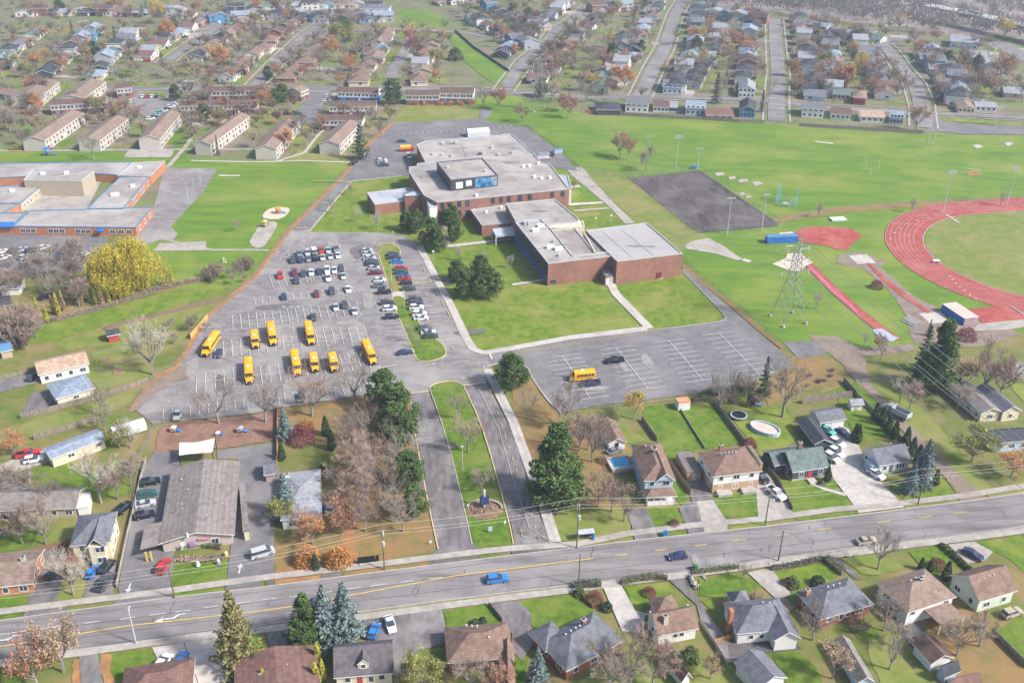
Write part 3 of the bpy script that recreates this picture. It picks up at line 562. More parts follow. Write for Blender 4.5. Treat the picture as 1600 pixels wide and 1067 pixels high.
for k, (p, w) in STR.items():
    strip('street', p, w, asph_n if k.startswith('town') else asph_r, 8, sm=3)
    q = GL(p)
    if k in ('avenue', 'central_street', 'east_street', 'park_street', 'second_street', 'west_street', 'corner_street'):
        for s in (0, 1): strip('sidewalk', offs(q, w / 2 + 2.6)[s], 1.1, conc_d, 9, world=True)
patch('townhouse_parking', C(0,0,K,[(770,640),(870,560),(1000,605),(1075,640),(930,750),(860,700)]), asph, 7)
patch('townhouse_green', C(0,0,K,[(880,572),(1060,572),(1030,600),(860,600)]), lawn, 7)
for p in ([(280,590),(385,575),(330,680),(220,700)],[(220,780),(320,770),(350,830),(210,950)],[(240,950),(400,830),(560,945),(570,1000),(330,990),(200,1000)]): patch('townhouse_green', C(400,0,K,p), lawn_y if p[0][0] < 300 else lawn_d, 4)
for p in ([(1100,870),(1210,830),(1170,975),(1050,995)],[(330,890),(490,830),(390,910)],[(1020,830),(1140,780),(1160,880),(1000,895)]): patch('townhouse_green', C(0,0,K,p), lawn_d, 4)
# scattered lawns and drives among the far blocks
for i in range(250):
    px, py = R.choice([(R.uniform(0, 600), R.uniform(5, 200)), (R.uniform(850, 1600), R.uniform(20, 165)), (R.uniform(600,900), R.uniform(5,130))])
    if (690 < px < 810 and py > 40) or (610 < px < 715 and py < 50): continue
    c = G(px, py); t = radians(R.choice([78, -12]) + R.uniform(-3, 3)); a, w = R.uniform(5, 12), R.uniform(3, 7)
    patch('yard', [(c[0] + x * cos(t) - y * sin(t), c[1] + x * sin(t) + y * cos(t)) for x, y in ((-a, -w), (a, -w), (a, w), (-a, w))], R.choice([lawn, lawn_d, lawn_y, leafy, lawn, conc_d, lawn]), 2 + i % 4, world=True)
# ================================================================ BUILDINGS
def win_box(parent, a, b, t, z0, w, h, frame=None, name='window', pane=True, gl=None, out=.05):
    "window on the wall line a->b (outside on the right of a->b), t in metres from a to its centre"
    L = dist(a, b); u = ((b[0] - a[0]) / L, (b[1] - a[1]) / L); n = (u[1], -u[0]); frame = frame or wht; gl = gl or glass
    def P(s, o, z): return (a[0] + u[0] * s + n[0] * o, a[1] + u[1] * s + n[1] * o, z)
    def slab(mb, s0, s1, zz0, zz1, o0, o1):
        k = len(mb.v); mb.v += [P(s, o, z) for z in (zz0, zz1) for s, o in ((s0, o0), (s0, o1), (s1, o1), (s1, o0))]
        for f in ((0, 1, 2, 3)[::-1], (4, 5, 6, 7), (0, 1, 5, 4), (1, 2, 6, 5), (2, 3, 7, 6), (3, 0, 4, 7)): mb.f.append(tuple(k + i for i in f)); mb.mi.append(mb.cur)
    if not pane:
        mb = MB().m(gl); slab(mb, t - w / 2, t + w / 2, z0, z0 + h, -.02, out); return mb.build(name, parent)
    mb = MB().m(frame); f = .11
    slab(mb, t - w / 2 - f, t + w / 2 + f, z0 - f, z0, -.02, out + .04); slab(mb, t - w / 2 - f, t + w / 2 + f, z0 + h, z0 + h + f, -.02, out + .04)
    slab(mb, t - w / 2 - f, t - w / 2, z0, z0 + h, -.02, out + .04); slab(mb, t + w / 2, t + w / 2 + f, z0, z0 + h, -.02, out + .04)
    if w > 1.1: slab(mb, t - .04, t + .04, z0, z0 + h, -.02, out + .02)
    o = mb.build(name, parent); g = MB().m(gl); slab(g, t - w / 2, t + w / 2, z0, z0 + h, -.02, out - .02); g.build('pane', o); return o
def door_box(parent, a, b, t, w, h, M, z0=0, name='door', handle=True):
    L = dist(a, b); u = ((b[0] - a[0]) / L, (b[1] - a[1]) / L); n = (u[1], -u[0]); mb = MB().m(M)
    q = lambda s, o: (a[0] + u[0] * s + n[0] * o, a[1] + u[1] * s + n[1] * o)
    mb.prism([q(t - w / 2, -.02), q(t - w / 2, .07), q(t + w / 2, .07), q(t + w / 2, -.02)], z0, z0 + h); d = mb.build(name, parent)
    if handle: hb = MB().m(steel); c = q(t + w * .38, .12); hb.box(c[0] - .05, c[0] + .05, c[1] - .05, c[1] + .05, z0 + 1, z0 + 1.1); hb.build('handle', d)
    return d
def chimney(parent, x, y, z0, z1, M, s=.45):
    mb = MB().m(M); mb.box(x - s, x + s, y - s * .8, y + s * .8, z0, z1); mb.m(kerbm); mb.box(x - s - .08, x + s + .08, y - s * .8 - .08, y + s * .8 + .08, z1, z1 + .12); mb.m(black); mb.box(x - .18, x + .18, y - .18, y + .18, z1 + .12, z1 + .35)
    return mb.build('chimney', parent)
def vents(parent, pts, M=None):
    for x, y, z in pts:
        mb = MB().m(M or ltg); mb.prism([(x + .15 * cos(k * pi / 3), y + .15 * sin(k * pi / 3)) for k in range(6)], z - .15, z + .2); mb.prism([(x + .22 * cos(k * pi / 3), y + .22 * sin(k * pi / 3)) for k in range(6)], z + .2, z + .3); mb.build('roof_vent', parent)
def roof_mesh(b, x0, x1, y0, y1, z, rh, kind, M, trim, oh=.45, th=.16, axis='x', inset=None):
    "gable or hip roof over a local rectangle"
    X0, X1, Y0, Y1 = x0 - oh, x1 + oh, y0 - oh, y1 + oh
    if axis == 'y': T = lambda x, y, zz: (y, x, zz); X0, X1, Y0, Y1 = y0 - oh, y1 + oh, x0 - oh, x1 + oh
    else: T = lambda x, y, zz: (x, y, zz)
    ym = (Y0 + Y1) / 2; half = (Y1 - Y0) / 2; slope = rh / max(.1, half - oh); zt = z - oh * slope + th; zr = z + rh + th
    ins = (half if kind == 'hip' else 0) if inset is None else inset
    ins = min(ins, (X1 - X0) / 2 - .05)
    a, c, d, e = T(X0, Y0, zt), T(X1, Y0, zt), T(X1, Y1, zt), T(X0, Y1, zt); r0, r1 = T(X0 + ins, ym, zr), T(X1 - ins, ym, zr)
    fl = axis == 'y'
    def fc(*p): b.face(p[::-1] if fl else p)
    b.m(M); fc(a, c, r1, r0); fc(d, e, r0, r1)
    if kind == 'hip' or inset: fc(c, d, r1); fc(e, a, r0)
    low = lambda p: (p[0], p[1], p[2] - th - .05)
    b.m(trim)
    if kind == 'hip' or inset:
        for p, q in ((a, c), (c, d), (d, e), (e, a)): fc(low(p), low(q), q, p)
    else:
        for p, q in ((a, c), (d, e)): fc(low(p), low(q), q, p)
        for p, q, r in ((c, r1, d), (e, r0, a)):
            fc(low(p), low(q), q, p); fc(low(q), low(r), r, q)
    fc(low(e), low(r0), low(r1), low(d)) if kind != 'hip' and not inset else None
    fc(low(r0), low(a), low(c), low(r1)) if kind != 'hip' and not inset else fc(low(e), low(d), low(c), low(a))
SH = {}
def shingle(name, c, v=.24): return mat('roof_' + name, sc(c, 1 - v), sc(c, 1 + v), .9, .9, coord='obj', c3=sc(c, 1.25), scale3=.22, lines=('Z', 1.15, sc(c, .72), .5))
RB = shingle('brown', (.20, .135, .105)); RLB = shingle('light_brown', (.24, .175, .14)); RG = shingle('slate_grey', (.15, .155, .18)); RLG = shingle('pale_grey', (.27, .28, .31)); RDK = shingle('charcoal', (.055, .06, .07))
RRD = shingle('red_brown', (.175, .10, .085)); RGN = shingle('green', (.125, .165, .155)); RTN = shingle('tan', (.40, .29, .21)); RBL = shingle('blue_grey', (.24, .29, .36)); RMT = shingle('weathered_grey', (.215, .19, .178)); RDKB = shingle('dark_brown', (.13, .085, .07))
def wallm(n, c): return mat('siding_' + n, sc(c, .93), sc(c, 1.04), .8, .8, coord='obj', lines=('Z', 5, sc(c, .8), .5))
SW = wallm('white', (.68, .68, .66)); SC_ = wallm('cream', (.62, .56, .42)); SB = wallm('pale_blue', (.42, .52, .62)); SG = wallm('grey', (.36, .37, .39)); SDG = wallm('dark_grey', (.07, .08, .09)); ST = wallm('tan', (.45, .37, .28)); SGN = wallm('pale_green', (.55, .62, .52)); SBL = wallm('blue', (.10, .24, .40)); SR = wallm('red', (.42, .06, .06))
def rect3(A, B_, C_, z):
    "rectangle from three consecutive corners (px) at height z; the longer side sets the direction"
    a, b_, c = G(*A, z), G(*B_, z), G(*C_, z); L = dist(a, b_); M_ = dist(b_, c)
    u = ((b_[0] - a[0]) / L, (b_[1] - a[1]) / L)
    if M_ > 1.15 * L:
        v = ((c[0] - b_[0]) / M_, (c[1] - b_[1]) / M_); u = (v[1], -v[0])
        if u[0] * (b_[0] - a[0]) + u[1] * (b_[1] - a[1]) < 0: u = (-u[0], -u[1])
        L = (b_[0] - a[0]) * u[0] + (b_[1] - a[1]) * u[1]; w = M_ if (c[0] - b_[0]) * -u[1] + (c[1] - b_[1]) * u[0] > 0 else -M_
        cx, cy = b_[0] - u[0] * L / 2 - u[1] * w / 2, b_[1] - u[1] * L / 2 + u[0] * w / 2
    else:
        w = (c[0] - b_[0]) * -u[1] + (c[1] - b_[1]) * u[0]; cx = a[0] + u[0] * L / 2 - u[1] * w / 2; cy = a[1] + u[1] * L / 2 + u[0] * w / 2
    return (cx, cy), L, abs(w), atan2(u[1], u[0])
def house_at(name, label, c, L, w, az, z, rh, wm, rm, kind='gable', axis='x', trim=None, oh=.45, storeys=1, wins='auto', door=None, chim=(), vt=(), group=None, cat='house', base=None, dense=3.2, frame=None, detail=2, inset=None, flatroof=False):
    r = empty(name, (c[0], c[1], 0), az, label, cat, group); x0, x1, y0, y1 = -L / 2, L / 2, -w / 2, w / 2; trim = trim or wht
    b = MB().m(wm); b.prism([(x0, y0), (x1, y0), (x1, y1), (x0, y1)], 0, z)
    if kind == 'gable' and not flatroof:
        if axis == 'x':
            b.face([(x1, y0, z), (x1, y1, z), (x1, 0, z + rh)]); b.face([(x0, y1, z), (x0, y0, z), (x0, 0, z + rh)])
        else:
            b.face([(x0, y0, z), (x1, y0, z), (0, y0, z + rh)]); b.face([(x1, y1, z), (x0, y1, z), (0, y1, z + rh)])
    b.build('wall', r)
    if base: bb = MB().m(base); bb.prism([(x0 - .04, y0 - .04), (x1 + .04, y0 - .04), (x1 + .04, y1 + .04), (x0 - .04, y1 + .04)], 0, min(2.6, z * .5) if storeys > 1 else .7, top=False); bb.build('lower_wall', r)
    b = MB()
    if flatroof: b.m(rm); b.box(x0 - oh, x1 + oh, y0 - oh, y1 + oh, z, z + .25)
    else: roof_mesh(b, x0, x1, y0, y1, z, rh, kind, rm, trim, oh, axis=axis, inset=inset)
    rf = b.build('roof', r)
    cor = {'F': ((x0, y0), (x1, y0)), 'R': ((x1, y0), (x1, y1)), 'B': ((x1, y1), (x0, y1)), 'L': ((x0, y1), (x0, y0))}
    if wins == 'auto':
        wins = []
        for s in ('F', 'L', 'R') if detail > 1 else ('F',):
            ll = dist(*cor[s]); n = max(1, int(ll / dense))
            for fl in range(storeys):
                for k in range(n): wins.append((s, (k + .5) / n, .95 + 2.7 * fl, 1.0 + .5 * ((k + len(label or '')) % 2), 1.2))
    for s, t, z0, ww, hh in wins:
        a, q = cor[s]; d = dist(a, q)
        if door and s == door[0] and abs(t * d - door[1] * d) < 1.2 and z0 < 2: continue
        win_box(r, a, q, t * d, z0, ww, hh, frame, pane=detail > 1)
    if door: a, q = cor[door[0]]; door_box(r, a, q, door[1] * dist(a, q), 1.0, 2.1, door[2], z0=.2)
    for x, y, h_, M in chim: chimney(rf, x, y, z + .1, z + h_, M)
    vents(rf, vt)
    r['_d'] = (L, w, z, rh); del r['_d']
    return r
def house(name, label, A, B_, C_, z, rh, wm, rm, **k):
    c, L, w, az = rect3(A, B_, C_, z); k2 = dict(k); sh = k2.pop('shrink', .4)
    return house_at(name, label, c, L - 2 * sh, w - 2 * sh, az, z, rh, wm, rm, **k2), (c, L, w, az)
def attach(parent, name, b): return b.build(name, parent)
# ---------------------------------------------------------------- the secondary school
sch = empty('school_building', (*G(860, 400), 0), 0, 'sprawling red brick secondary school with flat grey roofs beside the large parking lot', 'school')
so_ = sch.location
def rel(p): return [(x - so_.x, y - so_.y) for x, y in p]
def block(root, pts, z, wm=brick, rm=roofgrey, cop=copingm, par=.35, org=None, z0=0, walls=None, cw=.35):
    p = ccw([(x - org.x, y - org.y) for x, y in GL(pts, z)]) if pts[0].__class__ is tuple else pts
    b = MB().m(wm); b.prism(p, z0, z - .02, top=False); b.build('wall', root)
    b = MB().m(rm); b.face([(x, y, z - par) for x, y in p]); rf = b.build('roof', root)
    b = MB().m(cop); q = p + [p[0]]; l, r = offs(q, cw / 2)
    k = len(p)
    for i in range(k):
        a, c = p[i], p[(i + 1) % k]; d = dist(a, c) or 1; u = ((c[0] - a[0]) / d, (c[1] - a[1]) / d); n = (u[1], -u[0])
        b.prism([(a[0] + n[0] * .06, a[1] + n[1] * .06), (c[0] + n[0] * .06, c[1] + n[1] * .06), (c[0] - n[0] * cw, c[1] - n[1] * cw), (a[0] - n[0] * cw, a[1] - n[1] * cw)], z - par - .05, z + .004 * (i % 3))
    b.build('coping', root)
    return p, rf
def edge(p, i, j):  # wall line between two px points at height z, in root space
    return p[i], p[j]
def wl(a, b_, z, org): q = GL([a, b_], z); return [(x - org.x, y - org.y) for x, y in q]
def rwins(root, a, b_, z, ts, z0, w, h, org, frame=None, **k):
    q = wl(a, b_, z, org); L = dist(*q)
    for t in ts: win_box(root, q[0], q[1], t * L, z0, w, h, frame, **k)
Z4 = lambda l: C(640, 180, 16 / 3, l)
north = Z4([(60,245),(130,215),(770,165),(780,158),(850,155),(1000,290),(1080,350),(1040,370),(400,370),(135,395),(110,350)])
block(sch, north, 7.6, org=so_)
main = Z4([(5,480),(0,440),(60,425),(65,400),(220,385),(1040,328),(1100,380),(1180,395),(1240,490),(1335,610),(228,722),(215,700),(125,670)])
main = Z4([(-5,470),(-5,430),(60,425),(65,402),(220,387),(1035,328),(1090,385),(1165,400),(1330,612),(226,722),(120,668)])
pm, rfm = block(sch, main, 8.8, org=so_)
block(sch, Z4([(225,390),(605,357),(735,500),(342,540)]), 13.2, wm=darkpanel, rm=roofgrey, org=so_, z0=8.4, cop=dkcop)
# painted front of the penthouse
q = wl(Z4([(342,540)])[0], Z4([(735,500)])[0], 13.2, so_); L_ = dist(*q)
win_box(sch, q[0], q[1], L_ * .18, 9.2, 2.9, 2.7, name='mural_panel', gl=wht, pane=False, out=.08); win_box(sch, q[0], q[1], L_ * .38, 9.9, 2.4, 2.3, name='mural_panel', gl=wht, pane=False, out=.08)
mural = mat('blue_mural_paint', (.02, .06, .13), (.10, .36, .62), .35, .6, coord='obj', c3=(.35, .38, .38), scale3=.25)
win_box(sch, q[0], q[1], L_ * .75, 8.9, L_ * .46, 3.7, name='mural_panel', gl=mural, pane=False, out=.06)
q = wl(Z4([(225,390)])[0], Z4([(342,540)])[0], 13.2, so_)
# low west wing
block(sch, C(400,260,K,[(685,162),(965,128),(985,150),(915,165),(915,212),(733,234)]), 4.8, org=so_, rm=rooflight)
block(sch, C(400,260,K,[(912,165),(1005,142),(1040,165),(1048,180),(918,186)]), 7.2, org=so_, rm=rooflight, cop=dkcop)
# roof window monitors
for pts in (Z4([(125,650),(195,642),(230,760),(165,770)]), Z4([(1245,495),(1320,500),(1350,612),(1320,612)])):
    block(sch, pts, 7.4, wm=wht, rm=rooflight, org=so_, cop=ltg)
# lobby, centre block, south-west block, gym
Z6 = lambda l: C(780, 300, 16 / 3, l)
block(sch, Z4([(508,785),(800,745),(905,870),(880,890),(602,914)]), 4.6, org=so_)
block(sch, Z4([(803,735),(1210,697),(1415,868),(1400,888),(1150,915),(1095,862),(885,884)]), 8.6, org=so_)
swb = Z6([(133,250),(345,222),(402,275),(430,302),(615,532),(800,510),(895,500),(937,530),(408,592)])
block(sch, swb, 8.7, org=so_)
block(sch, Z6([(402,292),(620,283),(800,508),(615,530)]), 7.9, org=so_, wm=cream, rm=roofstain)
block(sch, Z6([(395,272),(630,248),(700,240),(712,285),(640,290),(402,300)]), 8.5, org=so_, wm=cream, rm=mat('cream_cap', (.6, .54, .42), (.66, .6, .48)), cop=cream)
gym = Z6([(722,318),(1232,255),(1528,510),(982,575)])
block(sch, gym, 8.9, org=so_, rm=mat('gym_roof', (.34, .32, .32), (.38, .36, .36), .15, c3=(.42, .40, .39), scale3=.06))
block(sch, Z6([(700,325),(722,320),(905,500),(800,508)]), 8.3, org=so_, wm=cream, rm=roofstain, cop=cream)
# dark cladding over blue panels on the west side of the south-west block
q = wl(Z6([(133,250)])[0], Z6([(408,592)])[0], 8.7, so_); L_ = dist(*q)
u = ((q[1][0] - q[0][0]) / L_, (q[1][1] - q[0][1]) / L_); n_ = (u[1], -u[0])
def side(root, q, s0, s1, z0, z1, M, nm, o=.12):
    b = MB().m(M); L = dist(*q); u = ((q[1][0] - q[0][0]) / L, (q[1][1] - q[0][1]) / L); n = (u[1], -u[0])
    f = lambda s, oo: (q[0][0] + u[0] * s + n[0] * oo, q[0][1] + u[1] * s + n[1] * oo)
    b.prism([f(s0, -.02), f(s0, o), f(s1, o), f(s1, -.02)], z0, z1); return b.build(nm, root)
side(sch, q, .2, L_ - .3, 3.3, 8.3, darkpanel, 'cladding')
side(sch, q, .2, L_ - 1.2, .0, 3.3, brick, 'lower_wall', .05)
for k in range(14):
    s = 1 + (L_ - 3) * k / 14; p_ = side(sch, q, s, s + (L_ - 3) / 14 - .5, .7, 3.1, blue, 'blue_panel', .14)
    side(p_, q, s + .3, s + 1.3, 1.5, 2.7, glass, 'pane', .18)
# windows of the main block front wall (two storeys)
fz = Z4([(226,722),(1330,612)])
for t in (.04, .165, .225, .415, .475, .535, .62, .695, .868, .95): rwins(sch, fz[0], fz[1], 8.8, (t,), 5.7, 1.5, 2.3, so_, frame=dkcop)
for t in (.04, .165, .225): rwins(sch, fz[0], fz[1], 8.8, (t,), 1.6, 1.5, 2.3, so_, frame=dkcop)
lz = Z4([(508,785),(602,914)]); rwins(sch, lz[0], lz[1], 4.6, [.1 + .2 * k for k in range(5)], 1.0, 1.1, 2.4, so_, frame=dkcop)
gz_ = Z6([(982,575),(1528,510)]); q = wl(gz_[0], gz_[1], 8.9, so_); door_box(sch, q[0], q[1], dist(*q) * .66, 2.2, 2.3, flat('maroon_door', (.16, .03, .04)), .3)
b = MB().m(conc); c = rel([G(1028, 435)])[0]; b.box(c[0] - 1.6, c[0] + 1.6, c[1] - .8, c[1] + .8, 0, .4); b.build('step', sch)
sz = Z6([(408,592),(937,530)]); q = wl(sz[0], sz[1], 8.7, so_); win_box(sch, q[0], q[1], 2.0, .8, 2.2, 1.2, dkcop, name='window')
# recessed south entrance
V = Z6([(838,645),(905,632),(972,680),(885,702)])
block(sch, V, 3.6, org=so_, rm=rooflight, cop=dkcop); vz = (V[3], V[2]); q = wl(vz[0], vz[1], 3.6, so_)
for t in (.25, .7): door_box(sch, q[0], q[1], t * dist(*q), 1.6, 2.6, ltg)
block(sch, Z6([(905,562),(935,545),(968,590),(930,600)]), 7.0, org=so_, rm=rooflight, cop=dkcop, z0=6.4)
# west entrance canopy
cp = [(x - so_.x, y - so_.y) for x, y in GL([(769,358),(803,353.4),(806,366.6),(775,369.4)], 3.8)]
b = MB().m(ltg); b.prism(cp, 3.3, 3.9, bottom=True); cn = b.build('canopy', sch)
for p in cp: b = MB().m(wht); b.box(p[0] - .2, p[0] + .2, p[1] - .2, p[1] + .2, 0, 3.3); b.build('post', cn)
# east side stair doors / white stair panels
for pts in (Z4([(168,770),(235,765)]), Z4([(1328,612),(1352,608)])):
    pass
# rooftop units
def unit(px, py, z, sx, sy, h, M=None, nm='roof_unit', root=sch, org=so_):
    c = G(px, py, z); x, y = c[0] - org.x, c[1] - org.y; b = MB().m(M or ltg); t = radians(11); P_ = [(x + a * cos(t) - d * sin(t), y + a * sin(t) + d * cos(t)) for a, d in ((-sx, -sy), (sx, -sy), (sx, sy), (-sx, sy))]
    b.prism(P_, z - .4, z + h); return b.build(nm, root)
for x, y, z, sx, sy, h in ((70,32,8.7,1.3,.8,.7),(57,60,8.7,1.3,.8,.7),(75,65,8.7,.6,.6,.5),(86,77.5,8.7,.5,.5,.7),(80,86.5,8.7,1.4,.7,.8),(93,89,8.7,1.4,.7,.8),(94,99,8.7,.5,.5,.7),(41,49,8.7,.7,1.2,.9),(47,50,8.7,.6,.8,1.1),(65,53,8.7,1.3,.8,.6)):
    if (x, y) in ((70,32),(75,65)): continue
    unit(780 + x, 300 + y, z, sx, sy, h, wht if sx > 1.2 else ltg)
for x, y in ((390,230),(690,270),(745,330),(200,325),(275,330),(355,340),(585,325),(620,322),(280,238),(860,313),(880,312)): q = Z4([(x, y)])[0]; unit(q[0], q[1], 7.6, .7, .7, .8, ltg if x != 585 else dkcop)
for x, y in ((1040,515),(1100,525),(1170,520),(1000,425),(950,430),(560,670),(1075,402)): q = Z4([(x, y)])[0]; unit(q[0], q[1], 8.8, .6, .6, .7, wht)
for x, y in ((320,435),(635,465)): q = Z4([(x, y)])[0]; unit(q[0], q[1], 13.2, .6, .6, .6, sand)
for x, y in ((640,808),(765,772)): q = Z4([(x, y)])[0]; unit(q[0], q[1], 4.6, .5, .5, .6, wht)
for k in range(5): q = Z4([(885 + 18 * k, 275)])[0]; unit(q[0], q[1], 7.6, .12, .12, 2.4, ltg, 'roof_pipe')
q = Z4([(1115,350)])[0]; unit(q[0], q[1], 8.8, 2.6, 1.6, .2, rooflight)
stn = mat('roof_ponding_stain', (.17, .155, .15), (.27, .25, .24), .3)
for px, py, z, a, w in ((668,276,8.45,5,3),(745,293,8.45,4,2),(800,255,8.45,5,1.6),(700,225,7.25,5,2),(840,330,8.25,4,1.5),(925,393,7.55,3,2),(1000,385,8.55,5,1.2)):
    c = rel([G(px, py, z)])[0]; rn = [R.uniform(.6, 1.2) for _ in range(12)]; b = MB().m(stn); b.face([(c[0] + a * rn[k] * cos(k * .5236), c[1] + w * rn[k] * sin(k * .5236), z + .012 + a * .001) for k in range(12)]); b.build('roof_stain', sch)
seam = flat('roof_seam_tar', (.14, .13, .13))
for z, pp in ((8.45, Z4([(230,560),(620,640),(740,610)])), (8.45, Z4([(760,480),(1220,470)])), (8.45, Z4([(640,380),(1100,400)])), (7.25, Z4([(420,210),(470,360)])), (7.25, Z4([(120,300),(950,235)])), (8.55, Z6([(860,330),(1120,560)])), (8.55, Z6([(1010,310),(1290,535)])), (8.35, Z6([(200,330),(480,300)])), (8.35, Z6([(300,480),(560,440)]))):
    b = MB().m(seam); q = rel(GL(pp, z)); ribbon(b, q, .16, z + .01, z + .05); b.build('roof_seam', sch)
# ---------------------------------------------------------------- elementary school (left edge)
es = empty('elementary_school', (*G(120, 330), 0), 0, 'low brick elementary school with bright blue roof edges round a courtyard', 'school'); eo = es.location
Z5 = lambda l: C(0, 260, K, l)
S1 = Z5([(80,368),(185,272),(940,250),(838,376)])
block(es, S1, 3.7, wm=brick_o, org=eo, cop=bluel, cw=.22)
block(es, Z5([(-300,290),(150,285),(80,370),(-300,372)]), 3.5, wm=brick_o, org=eo, cop=bluel, cw=.22)
block(es, Z5([(540,258),(740,66),(925,58),(760,258)]), 3.9, wm=brick_o, org=eo, cop=bluel, cw=.22)
block(es, [(183,274),(207,254),(257.5,251.5),(234,275)], 4.2, wm=brick_o, org=eo, cop=copingm)
block(es, [(-80,256),(207,252.5),(184,273),(130,270),(-80,282)], 3.9, wm=brick_o, org=eo, cop=bluel, cw=.22)
block(es, Z5([(145,84),(200,18),(580,28),(503,90)]), 7.0, wm=wallm('sand_block', (.44, .38, .29)), org=eo, cop=ltg)
block(es, Z5([(-300,120),(252,120),(125,226),(-300,226)]), 3.9, wm=wallm('sand_block2', (.50, .42, .30)), org=eo, cop=bluel, cw=.22)
block(es, Z5([(-300,228),(120,226),(60,262),(0,295),(-300,300)]), 3.5, wm=brick_o, org=eo, cop=bluel, cw=.22)
a_, b__ = Z5([(80,368)])[0], Z5([(838,376)])[0]
for t in (.075, .115, .155, .30, .345, .39, .525, .565, .605, .805, .875, .94): rwins(es, a_, b__, 3.7, (t,), 1.0, 1.9, 1.5, eo)
a_, b__ = Z5([(838,376)])[0], Z5([(940,250)])[0]
for t in (.2, .5, .8): rwins(es, a_, b__, 3.7, (t,), 1.0, 1.5, 1.6, eo)
a_, b__ = Z5([(760,258)])[0], Z5([(925,58)])[0]
for t in (.08, .14, .32, .38, .44, .62, .68, .74, .9): rwins(es, a_, b__, 3.9, (t,), .8, 1.6, 1.9, eo)
a_, b__ = Z5([(125,226)])[0], Z5([(252,120)])[0]
for t in (.15, .3, .45, .7, .85): rwins(es, a_, b__, 3.9, (t,), .9, 1.2, 1.6, eo)
b = MB().m(blue); c = [(x - eo.x, y - eo.y) for x, y in GL(Z5([(595,400),(640,400),(640,362),(610,362)]), 3.0)]; b.prism(c, 2.8, 3.1, bottom=True); b.build('canopy', es)
b = MB().m(blue); c = [(x - eo.x, y - eo.y) for x, y in GL(Z5([(-200,375),(80,375),(90,345),(-200,345)]), 3.6)]; b.prism(c, 3.4, 3.75, bottom=True); b.build('canopy', es)
for x, y in ((265,45),(410,42),(820,122),(75,152),(1060-200,8),(710,175)): q = Z5([(x, y)])[0]; unit(q[0], q[1], 4.0 if x != 265 and x != 410 else 7.0, .9 if x != 710 else 1.6, .8, .7, wht, root=es, org=eo)
# ---------------------------------------------------------------- houses close by: label, three eave corners (px), eave height, roof rise
H_ = lambda *a, **k: house(*a, **k)
f1 = lambda l: C(0, 797, K, l); f2 = lambda l: C(400, 797, K, l); f3 = lambda l: C(800, 797, K, l); f4 = lambda l: C(1200, 797, K, l)
g1 = lambda l: C(0, 530, K, l); g2 = lambda l: C(400, 530, K, l); g3 = lambda l: C(800, 530, K, l); g4 = lambda l: C(1200, 530, K, l)
def T(f, a, b_, c): p = f([a, b_, c]); return p[0], p[1], p[2]
H_('brick_bungalow', 'orange brick bungalow with brown gable roof at the left edge by the main road', *T(f1, (-160,490), (200,450), (245,240)), 3.0, 1.7, brick_o, RLB, axis='x', chim=((3,0,2.6,ltg),), oh=.5)
r, d = H_('two_storey_house', 'cream two-storey house with dark slate roof left of the daycare building', *T(f1, (435,200), (678,192), (725,5)), 5.6, 2.0, SC_, RG, kind='hip', storeys=2, vt=((1,1,7.0),), door=('L', .3, black))
b = MB().m(SC_); L, w = d[1], d[2]; b.box(-.2, L / 2 - 1.2, -w / 2 - .9, -w / 2 + .5, 0, 5.6); b.build('bay', r)
b = MB(); roof_mesh(b, -.4, L / 2 - 1.0, -w / 2 - .9, 1, 5.6, 1.9, 'gable', RG, wht, .4, axis='y'); b.build('gable_roof', r)
for t in ((.9,), (.9,)): pass
win_box(r, (-.2, -w / 2 - .9), (L / 2 - 1.2, -w / 2 - .9), 2.2, 1, 1.8, 1.3); win_box(r, (-.2, -w / 2 - .9), (L / 2 - 1.2, -w / 2 - .9), 2.2, 3.8, 1.8, 1.3)
r, d = H_('daycare_building', 'long low daycare with broad weathered grey gable roof and front canopy', (250,846), (364.3,834), (372,722), 3.1, 1.7, wallm('salmon_stucco', (.50, .42, .40)), RMT, axis='y', oh=.7, cat='daycare', wins=(('F',.75,.9,1.5,1.3),('R',.2,.9,1.5,1.2),('R',.4,.9,1.5,1.2),('R',.6,.9,1.5,1.2),('R',.8,.9,1.5,1.2)), door=('F', .28, wht), vt=((-3,3,4.2),(-4,-2,3.9),(4,5,4.0),(5,-3,3.6),(2,-8,4.4),(-5,8,3.8)))
L, w = d[1], d[2]
cp = [r.matrix_world.inverted() @ Vector((*G(x, y, 2.9), 0)) for x, y in ((0,0),)]
bpy.context.view_layer.update(); inv = r.matrix_world.inverted()
def loc(r, x, y, z=0):
    bpy.context.view_layer.update(); p = r.matrix_world.inverted() @ Vector((*G(x, y, z), 0)); return (p.x, p.y)
cq = [loc(r, x, y, 2.9) for x, y in ((219,858), (266,846), (266,811), (226,822))]
b = MB().m(RMT); b.prism(cq, 2.7, 3.0, bottom=True); cn = b.build('canopy', r)
b = MB().m(flat('yellow_post', (.65, .5, .08))); p = loc(r, 231, 862, 2.7); 
for dx in (-.5, .5): b.box(p[0] + dx - .15, p[0] + dx + .15, p[1] - .15, p[1] + .15, 0, 2.7)
b.build('post', cn)
b = MB().m(wht); p = loc(r, 294, 842, 3.6); b.bar((p[0], p[1], 4.2), (p[0], p[1], 5.4), .25, n=8, w2=.15); b.build('vent_pipe', r)
def prop(name, label, cat, b, c=(0, 0), az=0, group=None):
    o = b.build(name, None, (c[0], c[1], 0), az); return tag(o, label, cat, group)
pk = flat('pink_sign', (.6, .25, .3)); win_box(r, (-L / 2, -w / 2), (L / 2, -w / 2), L * .6, 2.6, 2.6, .6, name='wall_sign', gl=pk, pane=False); win_box(r, (-L / 2, -w / 2), (L / 2, -w / 2), L * .42, 1.1, 1.0, 1.3, name='mural_panel', gl=flat('purple_mural', (.4, .2, .5)), pane=False)
